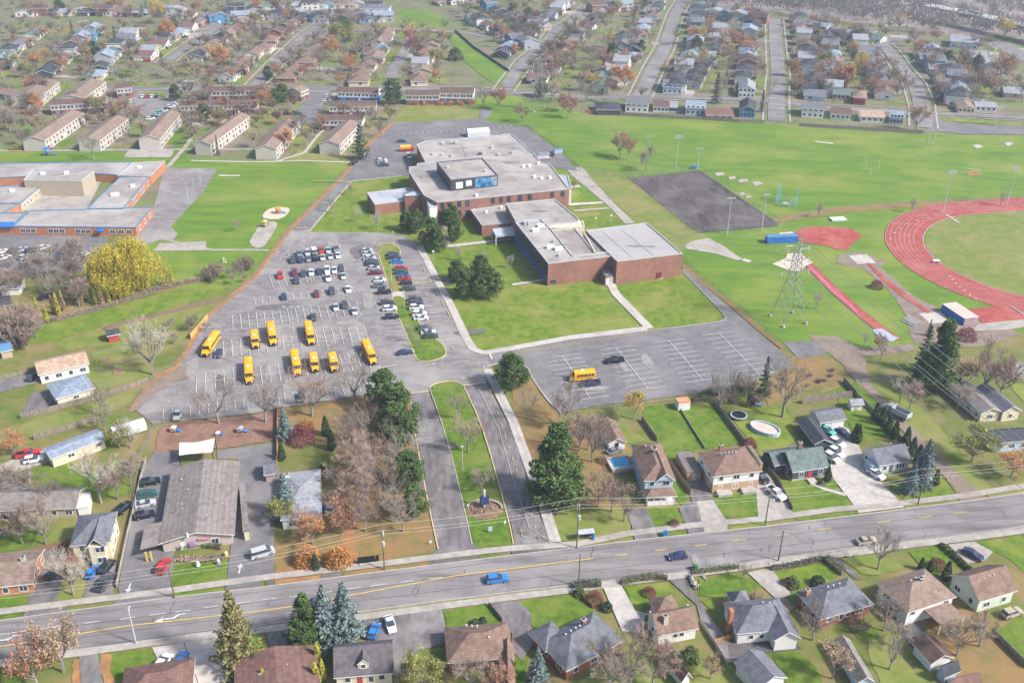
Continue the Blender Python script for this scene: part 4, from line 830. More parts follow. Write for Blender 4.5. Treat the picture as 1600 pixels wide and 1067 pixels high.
# annexe and fence on the right of the daycare
H_('daycare_annexe', 'low flat grey annexe on the right side of the daycare', (378,832), (391,830), (384,752), 2.8, .1, SC_, RMT, flatroof=True, oh=.2, wins=(), cat='annexe')
H_('white_bungalow', 'white bungalow with pale grey hip roof behind a blue spruce', (438,808), (503,806), (501,733), 3.0, 1.9, SW, RLG, kind='hip', vt=((-2,3,3.9),(-2,1.5,4.1),(-2,0,4.3),(-2,-1.5,4.1),(-2,-3,3.9)), chim=((-3.2,6.5,1.4,wht),))
H_('workshop', 'long white workshop with tan corrugated roof left of the parking lot', *T(g1, (235,222), (552,150), (495,72)), 3.2, 1.6, SW, RTN, axis='x', cat='workshop')
H_('house_extension', 'cream building with blue-grey roof joined to the tan-roofed workshop', *T(g1, (345,372), (588,300), (480,225)), 3.2, .9, SC_, RBL, kind='hip', wins=(('F',.5,1.6,1.4,.8),), vt=((-2,1,3.6),(0,0,3.9)))
H_('mobile_home', 'narrow cream mobile home under pale metal roof with white panels', *T(g1, (312,740), (655,612), (625,545)), 3.0, .6, SC_, RBL, axis='x', wins=(('F',.35,1.3,1.5,.9),('F',.88,1.4,1.2,.8)), cat='mobile home')
H_('shed', 'weathered grey panel-roofed shed at the left edge', *T(g1, (-60,960), (178,915), (130,825)), 2.8, .8, ST, RMT, cat='shed', wins=())
H_('grey_bungalow', 'wide grey-roofed bungalow behind bare trees left of the cream two-storey house', *T(g1, (-100,1060), (470,1040), (495,910)), 3.1, 1.8, ST, RMT, axis='x')
H_('carport', 'small white-roofed carport beside the grey bungalow', *T(g1, (468,1040), (555,1040), (570,940)), 2.6, .2, SW, mat('white_sheet_roof', (.55, .57, .6), (.66, .67, .69)), flatroof=True, oh=.1, wins=(), cat='carport')
r, d = H_('pale_blue_house', 'tall pale blue house with brown roof and front porch right of the wooded strip', *T(g3, (820,885), (1010,862), (920,640)), 5.6, 1.9, SB, RB, kind='hip', axis='y', storeys=2, vt=((-1,4,7.3),(2,-1,6.6)), chim=((.5,1,2.8,RB),))
L, w = d[1], d[2]; b = MB(); roof_mesh(b, -L / 2 + .3, L / 2 - .3, -w / 2 - 2.6, -w / 2 + .2, 2.9, 1.0, 'hip', RB, wht, .3); b.m(SW); b.box(-L / 2 + .5, L / 2 - .5, -w / 2 - 2.5, -w / 2, 0, .5)
for k in range(5): x = -L / 2 + .6 + k * (L - 1.3) / 4; b.box(x - .1, x + .1, -w / 2 - 2.5, -w / 2 - 2.3, 0, 3)
b.m(wht); b.box(-L / 2 + .5, L / 2 - .5, -w / 2 - 2.5, -w / 2 - 2.4, .5, 1.3); b.build('porch', r)
b = MB(); roof_mesh(b, -.8, L / 2 - .4, -w / 2 - .2, w / 4, 5.6, 1.8, 'gable', RB, wht, .3, axis='y'); b.m(SB); b.face([(-.8, -w / 2 - .2, 5.6), (L / 2 - .4, -w / 2 - .2, 5.6), ((L / 2 - 1.2) / 2, -w / 2 - .2, 7.4)]); b.build('gable_roof', r)
H_('garage', 'narrow brown-roofed garage behind the pale blue house', *T(g3, (590,640), (710,632), (640,500)), 2.6, 1.1, SW, RB, axis='y', wins=(), door=('F', .5, black), cat='garage')
r, d = H_('brick_duplex', 'wide tan brick duplex with hipped brown roof and row of roof vents', *T(g3, (1242,848), (1545,812), (1440,660)), 5.4, 2.0, SW, RB, kind='hip', storeys=2, base=brick_t, dense=3.4, vt=((-2,.4,7.5),(-1.1,.4,7.5),(-.2,.4,7.5),(.7,.4,7.5),(1.6,.4,7.5)), chim=((-.6,4.2,2.0,brick),))
L, w = d[1], d[2]
for s in (-1, 1): b = MB().m(conc_d); b.box(s * L / 4 - 1.8, s * L / 4 + 1.8, -w / 2 - 1.6, -w / 2 + .3, 0, .9); b.build('porch_steps', r)
H_('carport', 'flat-roofed grey carport left of the tan brick duplex', *T(g3, (1080,838), (1183,822), (1108,690)), 2.6, .1, brick_t, RMT, flatroof=True, oh=.15, wins=(), door=('F', .5, ltg), cat='carport')
H_('carport', 'narrow flat carport on the right side of the tan brick duplex', *T(g3, (1530,782), (1562,776), (1480,655)), 2.7, .1, brick_t, RMT, flatroof=True, oh=.1, wins=(), cat='carport')
r, d = H_('dark_green_house', 'dark-sided house with pale green metal roof and red front door', *T(g4, (152,822), (386,786), (360,648)), 3.1, 2.9, SDG, RGN, axis='x', oh=.3, wins=(('F',.25,1.1,1.2,1.3),('F',.8,1.1,1.2,1.3),('L',.35,1,1,1.2),('L',.65,1,1,1.2)), door=('F', .5, SR), base=kerbm, chim=((.2,2.4,3.4,brick),), frame=wht)
b = MB().m(conc); b.box(-1, 1, -d[2] / 2 - 2, -d[2] / 2, 0, .6); b.build('steps', r)
b = MB().m(SDG); L, w = d[1], d[2]; b.box(-L / 2 - 2.6, -L / 2 + 4.5, -.5, w / 2 + 1.0, 0, 3.0); roof_mesh(b, -L / 2 - 2.6, L / 2 - 4, -.5, w / 2 + 1.0, 3.0, 1.6, 'gable', RGN, wht, .3); b.build('rear_wing', r)
H_('long_garage', 'long black-roofed garage angled behind the dark green house', *T(g4, (290,650), (400,637), (285,492)), 2.7, 1.1, SDG, RDK, axis='y', wins=(), cat='garage')
H_('double_garage', 'white double garage with slate grey roof at the end of a wide driveway', *T(g4, (322,515), (487,490), (440,412)), 2.8, 1.3, SW, RG, axis='x', wins=(('F',.12,1,1,1),), door=('F', .55, wht), cat='garage')
H_('garden_shed', 'small white garden shed beside a tall wooden fence', *T(g4, (515,405), (597,400), (575,362)), 2.3, .6, SW, RLG, cat='shed', wins=(), door=('F', .5, ltg))
r, d = H_('white_house', 'white bungalow with slate grey gable roof next to blue spruces', *T(g4, (688,778), (890,745), (822,637)), 3.3, 2.3, SW, RG, axis='x', wins=(('F',.2,1.3,.8,1),('F',.62,1.2,.6,1.3),('F',.72,1.2,.6,1.3),('F',.82,1.2,.6,1.3),('L',.5,1.2,1,1),('L',.2,1.2,1,1)), door=('F', .42, RGN), vt=((2,2,4.8),), base=SB)
b = MB().m(SB); L, w = d[1], d[2]; b.box(-L / 2 - 1.2, -L / 2 + 1.5, -w / 2 + 1.0, -w / 2 + 4, 0, 2.6); b.build('side_porch', r)
H_('grey_long_house', 'long beige house under faded grey roof near the big conifer', *T(g4, (1330,470), (1450,445), (1250,268)), 3.1, 1.1, SC_, RMT, axis='y')
H_('grey_roof_annexe', 'beige annexe with dark grey gable roof right of the long beige house', *T(g4, (1455,455), (1570,438), (1385,290)), 3.2, 1.5, SC_, RG, axis='y')
H_('solar_roof_house', 'house with dark solar panels on a white-trimmed roof at the right edge', *T(g4, (1400,640), (1640,620), (1640,535)), 3.2, 1.4, SB, RDK, axis='x')
# south of the road
H_('red_brown_bungalow', 'red-brown roofed bungalow with two cars parked behind it at the bottom left', (186,1100), (300,1082), (278,1030), 3.0, 1.8, SC_, RRD, kind='hip')
H_('brown_bungalow', 'wide brown-roofed bungalow cut by the bottom edge beside arborvitae shrubs', (368,1105), (502,1078), (470,1012), 3.0, 1.6, ST, RRD, axis='y', vt=((-3,0,3.9),(2,1,4.0)))
r, d = H_('cape_house', 'beige storey-and-a-half house with dark roof and small dormer', *T(f2, (480,1030), (850,998), (795,795)), 3.2, 3.0, SC_, shingle('dark_purple', (.12, .105, .115)), axis='x', wins=(('F',.2,1.2,1.0,1.2),('F',.82,1.2,1.0,1.2),('F',.62,.8,.9,1.4)), door=('F', .42, SR))
L, w = d[1], d[2]; b = MB().m(SC_); b.box(-1, .9, -w / 2 + 1.0, -w / 2 + 3, 3.4, 5); b.face([(-1, -w / 2 + 1, 5), (.9, -w / 2 + 1, 5), (-.05, -w / 2 + 1, 5.9)]); roof_mesh(b, -1, .9, -w / 2 + 1, -w / 2 + 4, 5.0, .9, 'gable', MATS['roof_dark_purple'], wht, .15, axis='y'); dm = b.build('dormer', r)
win_box(dm, (-1, -w / 2 + 1), (.9, -w / 2 + 1), .95, 3.9, .8, .9)
H_('brown_hip_house', 'large brown hip-roofed house with two round shrubs at its front', *T(f2, (1180,940), (1590,905), (1535,690)), 3.2, 2.2, brick_d, RB, kind='hip', vt=((-2,3,4.6),(-1,2.6,4.8),(0,2.2,5.0),(2,-1,5)))
r, d = H_('grey_hip_brick_house', 'brick house with complex grey hip roof and round roof vents by the lot', (884.8,1047.5), (974.6,999.4), (935,950), 3.1, 2.8, brick_d, RG, kind='hip', vt=((-3,.8,5.4),(-1.8,.8,5.6),(-.6,.8,5.7),(.4,.8,5.7)), chim=((2,1.6,2.9,brick),), dense=3.6)
L, w = d[1], d[2]; b = MB(); roof_mesh(b, -L / 2, -L / 2 + 5, w / 2 - 3, w / 2 + 2.2, 3.1, 1.8, 'hip', RG, wht, .4); b.m(brick_d); b.box(-L / 2 + .4, -L / 2 + 4.6, w / 2 - 1, w / 2 + 1.8, 0, 3.1); b.build('front_wing', r)
r, d = H_('brown_white_house', 'small white house with brown gable roof and pyramid porch roof', *T(f3, (900,770), (1155,722), (1110,580)), 3.2, 2.4, SW, RB, axis='x', wins=(('F',.45,1.3,.9,.9),('F',.62,1.3,.9,.9),('L',.5,1,1,1.2)), chim=((-2.2,-1.5,2.9,sand),), vt=((-4,2,4.2),(4,2,4.2)))
L, w = d[1], d[2]; b = MB(); roof_mesh(b, -L / 2 + 2.2, -L / 2 + 6.8, w / 2 - .5, w / 2 + 3.6, 3.0, 1.7, 'hip', RB, wht, .3, axis='y'); b.m(SW); b.box(-L / 2 + 2.5, -L / 2 + 6.5, w / 2, w / 2 + 3.3, 0, 3.0); b.build('porch', r)
r, d = H_('grey_white_house', 'white house with slate blue hip roof and tall brick side chimney', (1152,989), (1242,981), (1222,932), 3.4, 2.5, SW, RG, kind='hip', wins=(('F',.25,1.2,.8,1),('F',.45,1.2,.8,1),('F',.75,1.2,1,1),('L',.5,1.2,.8,1)), vt=((1,1,5.4),(2.4,1,5.2)))
L, w = d[1], d[2]; b = MB().m(brick_o); b.box(-L / 2 - .6, -L / 2 + .2, -1.2, 0, 0, 6.0); b.build('chimney', r); b = MB(); roof_mesh(b, L / 2 - 5, L / 2, -w / 2 - 2.4, 0, 3.4, 1.7, 'gable', RG, wht, .3, axis='y'); b.m(SW); b.box(L / 2 - 4.7, L / 2 - .3, -w / 2 - 2.2, -1, 0, 3.4); b.face([(L / 2 - 4.7, -w / 2 - 2.2, 3.4), (L / 2 - .3, -w / 2 - 2.2, 3.4), (L / 2 - 2.5, -w / 2 - 2.2, 4.9)]); b.build('gable_wing', r)
b = MB(); roof_mesh(b, -L / 2 + 2, -L / 2 + 5.5, w / 2 - .5, w / 2 + 3, 3.0, 1.6, 'hip', RG, wht, .3); b.m(SW); b.box(-L / 2 + 2.3, -L / 2 + 5.2, w / 2, w / 2 + 2.7, 0, 3); b.build('entry_porch', r)
H_('red_brick_hip_house', 'red brick bungalow with dark slate hip roof and white eaves', (1282,966.5), (1365.7,942.5), (1326.5,901), 3.2, 2.2, brick_d, RG, kind='hip', wins=(('F',.2,1.3,1.4,1),('F',.42,1.0,.9,1.5),('F',.55,1.3,1,1),('F',.78,1.3,1.6,1.1),('L',.3,1.3,1,1),('L',.7,1.3,1,1)), chim=((-5.2,2.2,1.7,brick_o),), vt=((-1,1.4,5),(.3,1.4,5),(1.8,1.4,5),(1,0,5.2)))
r, d = H_('brown_hip_white_house', 'white raised bungalow with large light brown hip roof and carport', (1418.8,956.4), (1494.7,931), (1444,886.8), 4.2, 2.2, SW, RLB, kind='hip', wins=(('F',.12,2.6,1,1),('F',.85,2.8,1.2,.8),('L',.3,2.4,1.4,1),('L',.7,2.4,1.4,1),('L',.5,.6,1,1)), vt=((-1.4,.6,6.4),(0,.8,6.5),(1.6,.8,6.3),(2.2,.8,6.2)), chim=((.8,.2,2.6,black),))
b = MB().m(RLB); L, w = d[1], d[2]; b.box(-1.5, L / 2 - 1.5, -w / 2 - 4.2, -w / 2 + .3, 2.7, 2.95); b.m(wht); b.box(-1.4, -1.2, -w / 2 - 4.1, -w / 2 - 3.9, 0, 2.7); b.box(L / 2 - 1.8, L / 2 - 1.6, -w / 2 - 4.1, -w / 2 - 3.9, 0, 2.7); b.build('carport', r)
r, d = H_('pale_green_gable_house', 'pale green sided house with long brown gable roof at the right edge', (1531,938.7), (1590,921), (1580,870), 3.6, 3.0, SGN, RB, axis='x', inset=None, chim=(), vt=((-3,-1,5.6),(-1.6,-1,5.8),(-.2,-1,5.9),(1,-1,5.9)))
H_('slate_roof_garage', 'white garage with slate blue gable roof at the bottom edge', *T(f3, (1372,935), (1548,865), (1700,1030)), 2.9, 1.6, SW, RG, axis='y', wins=())
H_('brown_roof_garage', 'narrow garage with tan and brown gable roof behind the small white house', *T(f3, (1045,1040), (1118,1020), (985,858)), 2.8, 1.3, SW, RB, axis='y', wins=(), cat='garage')
H_('brown_roof_shed', 'low brown-roofed shed in the yard behind the raised bungalow', *T(f4, (1010,945), (1150,905), (985,790)), 2.7, 1.2, SW, RDKB, axis='y', wins=(), cat='shed')
H_('black_roof_shed', 'black-roofed shed butted onto a brown-roofed shed', *T(f4, (1100,1020), (1195,980), (1152,915)), 2.6, 1.1, SB, RDK, wins=(), cat='shed')
H_('dark_brown_shed', 'dark red-brown roofed outbuilding at the bottom edge on the right', *T(f4, (1150,1100), (1330,1060), (1255,1000)), 2.6, 1.1, SW, RRD, wins=(), cat='shed')
H_('long_grey_garage', 'long weathered grey-roofed garage running off the bottom edge', *T(f4, (560,1075), (660,1050), (505,790)), 2.7, 1.0, SB, RMT, axis='y', wins=(), cat='garage')
H_('blue_spruce_side_house', 'brown-roofed corner of a house at the bottom beside the grey hip roof', (783,1090), (806,1086), (803,1005), 3, 1.6, brick_d, RB, axis='y', wins=())
H_('small_brick_shed', 'small grey brick shed beside the daycare side lot', (412,742), (431,740), (430,719), 2.6, .8, wallm('pinkbrick', (.42, .33, .30)), RG, wins=(), cat='shed')
H_('white_shed', 'white garden shed with orange roof behind the two long back gardens', *T(g3, (1028,398), (1106,390), (1092,357)), 2.5, .1, SW, mat('orange_roof', (.50, .20, .12), (.58, .28, .18)), flatroof=True, oh=.05, wins=(), cat='shed', shrink=.1)
# houses and sheds at the far left among trees
for lab, A, B_, C_, rm, wm in (('blue tarpaulin-roofed shed among junk at the left', (0,548),(18,546),(14,532),SBL,ST), ('white shed at the left edge behind bare trees', (0,452),(30,450),(30,438),RLG,SW), ('dark shed at the left edge below the bare trees', (-10,478),(18,476),(14,462),RDK,ST),('small dark-roofed red shed beside the garden path', (168,524),(186,521),(183,513),RDK,SR)):
    H_('shed', lab, A, B_, C_, 2.5, .7, wm, rm, wins=(), cat='shed', shrink=.1)
# distant but legible houses at the right of the corridor
H_('garden_outbuilding', 'pale blue outbuilding at the right edge beyond the bare tree', (1583,582), (1620,580), (1612,565), 2.6, .8, SB, RLG, wins=(), cat='shed')
# ================================================================ VEGETATION
bark = flat('bark', (.17, .135, .11), .95, .3, 3); bark_g = flat('grey_bark', (.26, .23, .21), .95, .25, 3); twigm = flat('bare_twigs', (.285, .235, .19), .95, .2, 3); twig2 = flat('reddish_twigs', (.31, .225, .18), .95, .2, 3); twig3 = flat('pale_twigs', (.40, .36, .30), .95, .2, 3)
def leafmat(n, c, v=.35, s=.6): return mat('leaf_' + n, sc(c, 1 - v), sc(c, 1 + v), s, .85, coord='obj', det=3)
LP = leafmat('pine', (.085, .14, .04)); LS = leafmat('spruce', (.075, .11, .05)); LB = leafmat('blue_spruce', (.19, .255, .245), .3); LC = leafmat('cedar', (.075, .10, .03)); LO = leafmat('orange', (.50, .22, .07)); LR = leafmat('rust', (.36, .17, .10)); LY = leafmat('yellow', (.50, .38, .07)); LW = leafmat('willow', (.42, .34, .04), .4)
LG = leafmat('olive', (.24, .25, .055)); LM = leafmat('maroon', (.22, .06, .08)); LT = leafmat('tan', (.38, .27, .16)); LX = leafmat('dark_green', (.05, .085, .04)); LHG = leafmat('hedge', (.10, .135, .045)); LPU = leafmat('brown_scrub', (.30, .23, .17))
def leaf(b, c, s, rnd):
    "one small leaf clump: a bent pair of triangles"
    a = Vector((rnd.gauss(0, 1), rnd.gauss(0, 1), rnd.gauss(0, .7))).normalized(); q = a.cross(Vector((rnd.gauss(0, 1), rnd.gauss(0, 1), rnd.gauss(0, 1)))).normalized()
    c = Vector(c); k = len(b.v); b.v += [tuple(c - a * s), tuple(c + q * s * .7), tuple(c + a * s), tuple(c - q * s * .7)]; b.f.append((k, k + 1, k + 2, k + 3)); b.mi.append(b.cur)
def blade(b, a, c, w):
    k = len(b.v); d = (c - a); s = d.cross(Vector((.3, .5, .8))); s = s.normalized() * w if s.length > 1e-6 else Vector((w, 0, 0))
    b.v += [tuple(a - s), tuple(a + s), tuple(c)]; b.f.append((k, k + 1, k + 2)); b.mi.append(b.cur)
def grow(rnd, H, spread, levels=4, n0=6, trunk=.28, up=.55, nk=4):
    "skeleton of branches: list of (a, b, ra, rb, level)"
    seg = []; tips = []
    def rec(p, d, L, r, lv):
        m_ = p + d * L * .55 + Vector((rnd.gauss(0, .04), rnd.gauss(0, .04), rnd.gauss(0, .03))) * L; e = m_ + (d + Vector((rnd.gauss(0, .18), rnd.gauss(0, .18), rnd.uniform(-.05, .2)))).normalized() * L * .5
        seg.append((p, m_, r, r * .75, lv)); seg.append((m_, e, r * .75, r * .5, lv))
        if lv >= levels: tips.append((p, e)); return
        for k in range(nk):
            t = rnd.uniform(.35, 1.0); s = p.lerp(m_, t / .55) if t < .55 else m_.lerp(e, (t - .55) / .45)
            ax = Vector((rnd.gauss(0, 1), rnd.gauss(0, 1), rnd.gauss(0, .5))).normalized(); nd = (d * rnd.uniform(.5, .9) + ax * .62 + Vector((0, 0, .14))).normalized()
            rec(s, nd, L * rnd.uniform(.5, .68), r * .42, lv + 1)
    th = H * trunk; seg.append((Vector((0, 0, 0)), Vector((rnd.gauss(0, .1), rnd.gauss(0, .1), th)), H * .024, H * .018, 0)); top = seg[0][1]
    for k in range(n0):
        t = 2 * pi * k / n0 + rnd.uniform(-.4, .4); el = rnd.uniform(.5, 1.0) * up + (.9 if k == 0 else 0)
        rec(top - Vector((0, 0, rnd.uniform(0, .3) * th)), Vector((cos(t) * spread, sin(t) * spread, el + .35)).normalized(), H * rnd.uniform(.34, .46), H * .012, 1)
    return seg, tips
def fit(seg, tips, H, Rr):
    mz = max(s[1].z for s in seg); mr = max(hypot(s[1].x, s[1].y) for s in seg); kz = H / mz; kr = Rr / mr
    f = lambda v: Vector((v.x * kr, v.y * kr, v.z * kz)); return [(f(a), f(b_), r, q, l) for a, b_, r, q, l in seg], [(f(a), f(b_)) for a, b_ in tips]
def bare_tree(seed, H=10, Rr=4.6, tm=None, bm=None, dens=7, name='bare_tree', leaves=None, nleaf=0, wt=.022, n0=6, trunk=.25, lsize=.17):
    rnd = random.Random(seed); seg, tips = grow(rnd, H, .8, 3, n0, trunk, nk=5); seg, tips = fit(seg, tips, H, Rr)
    r = empty(name, (0, 0, 0)); b = MB().m(bm or bark_g)
    for a, c, ra, rb, lv in seg:
        if lv <= 2: b.bar(a, c, ra, n=4 if lv < 2 else 3, w2=rb)
    b.build('trunk', r); b = MB().m(tm or twigm)
    for a, c, ra, rb, lv in seg:
        if lv == 3: b.bar(a, c, max(ra, .02), n=3, w2=.012)
    for a, c in tips:
        for k in range(dens):
            p = a.lerp(c, rnd.uniform(.2, 1)); d = ((c - a).normalized() * .8 + Vector((rnd.gauss(0, .6), rnd.gauss(0, .6), rnd.gauss(.15, .4)))).normalized(); q = p + d * rnd.uniform(.4, 1.0) * H / 11; blade(b, p, q, wt)
            for j in range(2):
                s = p.lerp(q, rnd.uniform(.3, .9)); blade(b, s, s + (d + Vector((rnd.gauss(0, .7), rnd.gauss(0, .7), rnd.gauss(.1, .5)))).normalized() * rnd.uniform(.25, .55) * H / 11, wt * .8)
    if leaves:
        b.m(leaves)
        for k in range(nleaf): a, c = rnd.choice(tips); p = a.lerp(c, rnd.uniform(.2, 1.3)); leaf(b, (p.x + rnd.gauss(0, .3), p.y + rnd.gauss(0, .3), p.z + rnd.gauss(0, .25)), lsize * rnd.uniform(.6, 1.3), rnd)
    b.build('crown', r); return r
def conifer(seed, H=10, Rr=2.4, lm=None, n=2600, name='spruce_tree', droop=.35, ragged=.25, taper=1.0, base=.06, ls=.16):
    rnd = random.Random(seed); r = empty(name, (0, 0, 0)); b = MB().m(bark); b.bar((0, 0, 0), (0, 0, H * .97), H * .018, n=5, w2=.02)
    b.build('trunk', r); b = MB().m(lm or LS); nb = int(n / 42)
    for k in range(nb):
        t = (k + rnd.random()) / nb; z = H * (base + (1 - base) * t); L = Rr * (1 - t) ** taper * rnd.uniform(1 - ragged, 1) + .12; an = k * 2.399 + rnd.uniform(-.3, .3)
        d = Vector((cos(an), sin(an), -droop * (1 - t * .9))); side = Vector((-sin(an), cos(an), 0))
        for j in range(int(14 + 34 * L / Rr)):
            s = rnd.uniform(.12, 1); w = (1 - s) * .38 * L + .07; p = Vector((0, 0, z)) + d * L * s + side * rnd.uniform(-w, w) + Vector((0, 0, L * .22 * s * s + rnd.gauss(0, .05 * H / 10))); leaf(b, p, ls * H / 10 * rnd.uniform(.7, 1.3), rnd)
    b.build('crown', r); return r
def clumpy(seed, H, Rr, lm, ncl=34, per=110, name='pine_tree', z0=.18, flatt=.7, trunkm=None, ls=.2, cone=False):
    "crown made of separate leaf clumps of uneven size"
    rnd = random.Random(seed); r = empty(name, (0, 0, 0)); b = MB().m(trunkm or bark); b.bar((0, 0, 0), (0, 0, H * .8), H * .02, n=5, w2=.05); cl = []
    for k in range(ncl):
        t = rnd.uniform(0, 1); z = H * (z0 + (1 - z0) * t * .93); prof = (1 - abs(t - .32) ** 1.7 * 1.5) if t > .32 else .75 + .25 * t / .32; prof = (1.05 - t * .95) if cone else prof; rr = Rr * max(.15, prof) * rnd.uniform(.35, .95); an = k * 2.399; s = rnd.uniform(.15, .30) * Rr * (1.15 - .45 * t)
        c = Vector((cos(an) * rr, sin(an) * rr, z)); cl.append((c, s)); b.bar((0, 0, max(H * .1, z - rr * .35)), tuple(c), H * .006, n=3, w2=.02)
    b.build('trunk', r); b = MB().m(lm)
    for c, s in cl:
        for j in range(per):
            v = Vector((rnd.gauss(0, 1), rnd.gauss(0, 1), rnd.gauss(0, 1))).normalized() * rnd.uniform(.55, 1.08) * s; v.z *= flatt; leaf(b, c + v, ls * rnd.uniform(.6, 1.2), rnd)
    b.build('crown', r); return r
def columnar(seed, H=4, Rr=.8, lm=None, n=900, name='arborvitae', shape='cone'):
    rnd = random.Random(seed); r = empty(name, (0, 0, 0)); b = MB().m(bark); b.bar((0, 0, 0), (0, 0, H * .5), .08, n=4); b.build('stem', r); b = MB().m(lm or LX)
    for k in range(n):
        t = rnd.random() ** 1.25; an = rnd.uniform(0, 2 * pi); pr = (1 - t) ** .6 * min(1, .55 + t * 3); q = Rr * pr * rnd.uniform(.72, 1.05); leaf(b, (cos(an) * q, sin(an) * q, H * t + .05), .16 * rnd.uniform(.6, 1.2), rnd)
    b.build('foliage', r); return r
def roundbush(seed, H=1.4, Rr=.9, lm=None, n=420, name='shrub', ls=.14):
    rnd = random.Random(seed); r = empty(name, (0, 0, 0)); b = MB().m(bark)
    for k in range(5): t = k * 1.26; b.bar((0, 0, 0), (cos(t) * Rr * .5, sin(t) * Rr * .5, H * .6), .03, n=3)
    b.build('stem', r); b = MB().m(lm or LHG)
    for k in range(n):
        v = Vector((rnd.gauss(0, 1), rnd.gauss(0, 1), abs(rnd.gauss(0, 1)))).normalized() * rnd.uniform(.7, 1.05); leaf(b, (v.x * Rr, v.y * Rr, v.z * H), ls * rnd.uniform(.6, 1.2), rnd)
    b.build('foliage', r); return r
def willow(seed, H, Rr, lm):
    rnd = random.Random(seed); r = empty('willow_tree', (0, 0, 0)); b = MB().m(bark); b.bar((0, 0, 0), (0, 0, H * .4), .6, n=6, w2=.4); tips = []
    for k in range(105):
        t = rnd.uniform(0, 1); an = k * 2.399; rr = Rr * (.25 + .75 * sqrt(1 - t * t * .9)) * rnd.uniform(.35, 1) * .85 * (1 + .22 * sin(3 * an + 5 * t)); t = t * (1 + .12 * sin(2 * an)); z = H * (.38 + .58 * t) ; c = Vector((cos(an) * rr, sin(an) * rr, z)); tips.append(c); b.bar((0, 0, H * .35), tuple(c), .12, n=3, w2=.04)
    b.build('trunk', r); b = MB().m(lm)
    for c in tips:
        for s in range(22):
            a = c + Vector((rnd.gauss(0, 1.3), rnd.gauss(0, 1.3), rnd.gauss(.2, .9))); L = min(a.z - .8, rnd.uniform(1.5, 5)); d = Vector((a.x, a.y, 0)); d = d.normalized() * .22 if d.length > .1 else d
            for j in range(int(L * 3.2) + 2): u = j / (L * 3.2 + 2); leaf(b, a + d * L * sqrt(u) + Vector((rnd.gauss(0, .2), rnd.gauss(0, .2), -L * u)), .24 * rnd.uniform(.6, 1.2), rnd)
    b.build('crown', r); return r
def twigbush(seed, H, Rr, M, n=420):
    rnd = random.Random(seed); r = empty('scrub_bush', (0, 0, 0)); b = MB().m(bark_g); st = []
    for k in range(26):
        t = rnd.uniform(0, 6.28); q = Vector((cos(t) * Rr * rnd.uniform(.3, 1), sin(t) * Rr * rnd.uniform(.3, 1), H * rnd.uniform(.5, .9))); o = Vector((q.x * .35, q.y * .35, 0)); b.bar(o, q, .05, n=3, w2=.02); st.append((o, q))
    b.build('stem', r); b = MB().m(M)
    for k in range(n * 4):
        o, q = rnd.choice(st); p = o.lerp(q, rnd.uniform(.3, 1)); blade(b, p, p + Vector((rnd.gauss(0, .45), rnd.gauss(0, .45), rnd.uniform(.1, .9))), .035)
    b.m(LPU)
    for k in range(n): o, q = rnd.choice(st); p = o.lerp(q, rnd.uniform(.2, 1.1)); leaf(b, (p.x + rnd.gauss(0, .4), p.y + rnd.gauss(0, .4), p.z + rnd.gauss(0, .3)), rnd.uniform(.05, .12), rnd)
    b.build('twigs', r); return r
TP = {}
def TREE(kind, fn): TP[kind] = [Proto(f) for f in fn]
TREE('bare', [bare_tree(s, dens=6, tm=t) for s, t in ((1, twigm), (2, twigm), (3, twig2), (4, twigm), (5, twig3))])
TREE('thick', [bare_tree(s, dens=11, tm=t, wt=.03, Rr=5.0, bm=bark_g) for s, t in ((11, twigm), (12, twig2), (13, twigm))])
TREE('slim', [bare_tree(s, dens=4, Rr=2.6, tm=twig3, n0=5) for s in (21, 22)])
TREE('orange', [bare_tree(s, dens=5, leaves=LO, nleaf=n, name='orange_tree') for s, n in ((31, 2600), (32, 1700))])
TREE('rust', [bare_tree(s, dens=6, leaves=LR, nleaf=1900, name='rust_tree') for s in (41, 42)])
TREE('yellow', [bare_tree(s, dens=4, leaves=LY, nleaf=2600, name='yellow_tree') for s in (51, 52)])
TREE('tan', [bare_tree(s, dens=7, leaves=LT, nleaf=1500, name='tan_tree') for s in (61, 62)])
TREE('olive', [bare_tree(s, dens=4, leaves=LG, nleaf=3000, name='olive_tree') for s in (71,)])
TREE('maroon', [bare_tree(s, dens=6, leaves=LM, nleaf=1500, name='maroon_tree') for s in (81,)])
TREE('spruce', [conifer(s, name='spruce_tree') for s in (91, 92)]); TREE('blue', [conifer(s, lm=LB, Rr=3.1, name='blue_spruce', n=5200, ragged=.12, ls=.2) for s in (101, 102)])
TREE('fir', [conifer(s, lm=leafmat('fir', (.21, .19, .08)), Rr=3.2, n=4600, name='fir_tree', ragged=.35, droop=.2, ls=.18) for s in (111,)])
TREE('pine', [clumpy(s, 10, 3.9, LP, 84, 110, ls=.19) for s in (121, 122, 123)]); TREE('bigpine', [clumpy(s, 10, 3.0, LP, 120, 95, z0=.08, ls=.16, cone=True) for s in (131,)])
TREE('cedar', [columnar(s, 4, .9, LX) for s in (141, 142)]); TREE('cedary', [columnar(s, 4, .62, leafmat('lime_gold', (.42, .40, .07)), name='columnar_shrub') for s in (143,)]); TREE('cedaro', [columnar(s, 4, .62, LT, name='columnar_shrub', n=500) for s in (144,)])
TREE('bush', [roundbush(s, lm=l) for s, l in ((151, LHG), (152, LX))]); TREE('redbush', [roundbush(153, 3, 2.3, LM, 1500)]); TREE('scrub', [twigbush(154, 4, 3.1, twigm), twigbush(155, 4, 3.2, twig2)]); TREE('orangebush', [roundbush(156, 4, 3.0, leafmat('orange2', (.46, .22, .07)), 1900, ls=.2)]); TREE('yellowbush', [roundbush(157, 3, 2.3, LT, 1300)])
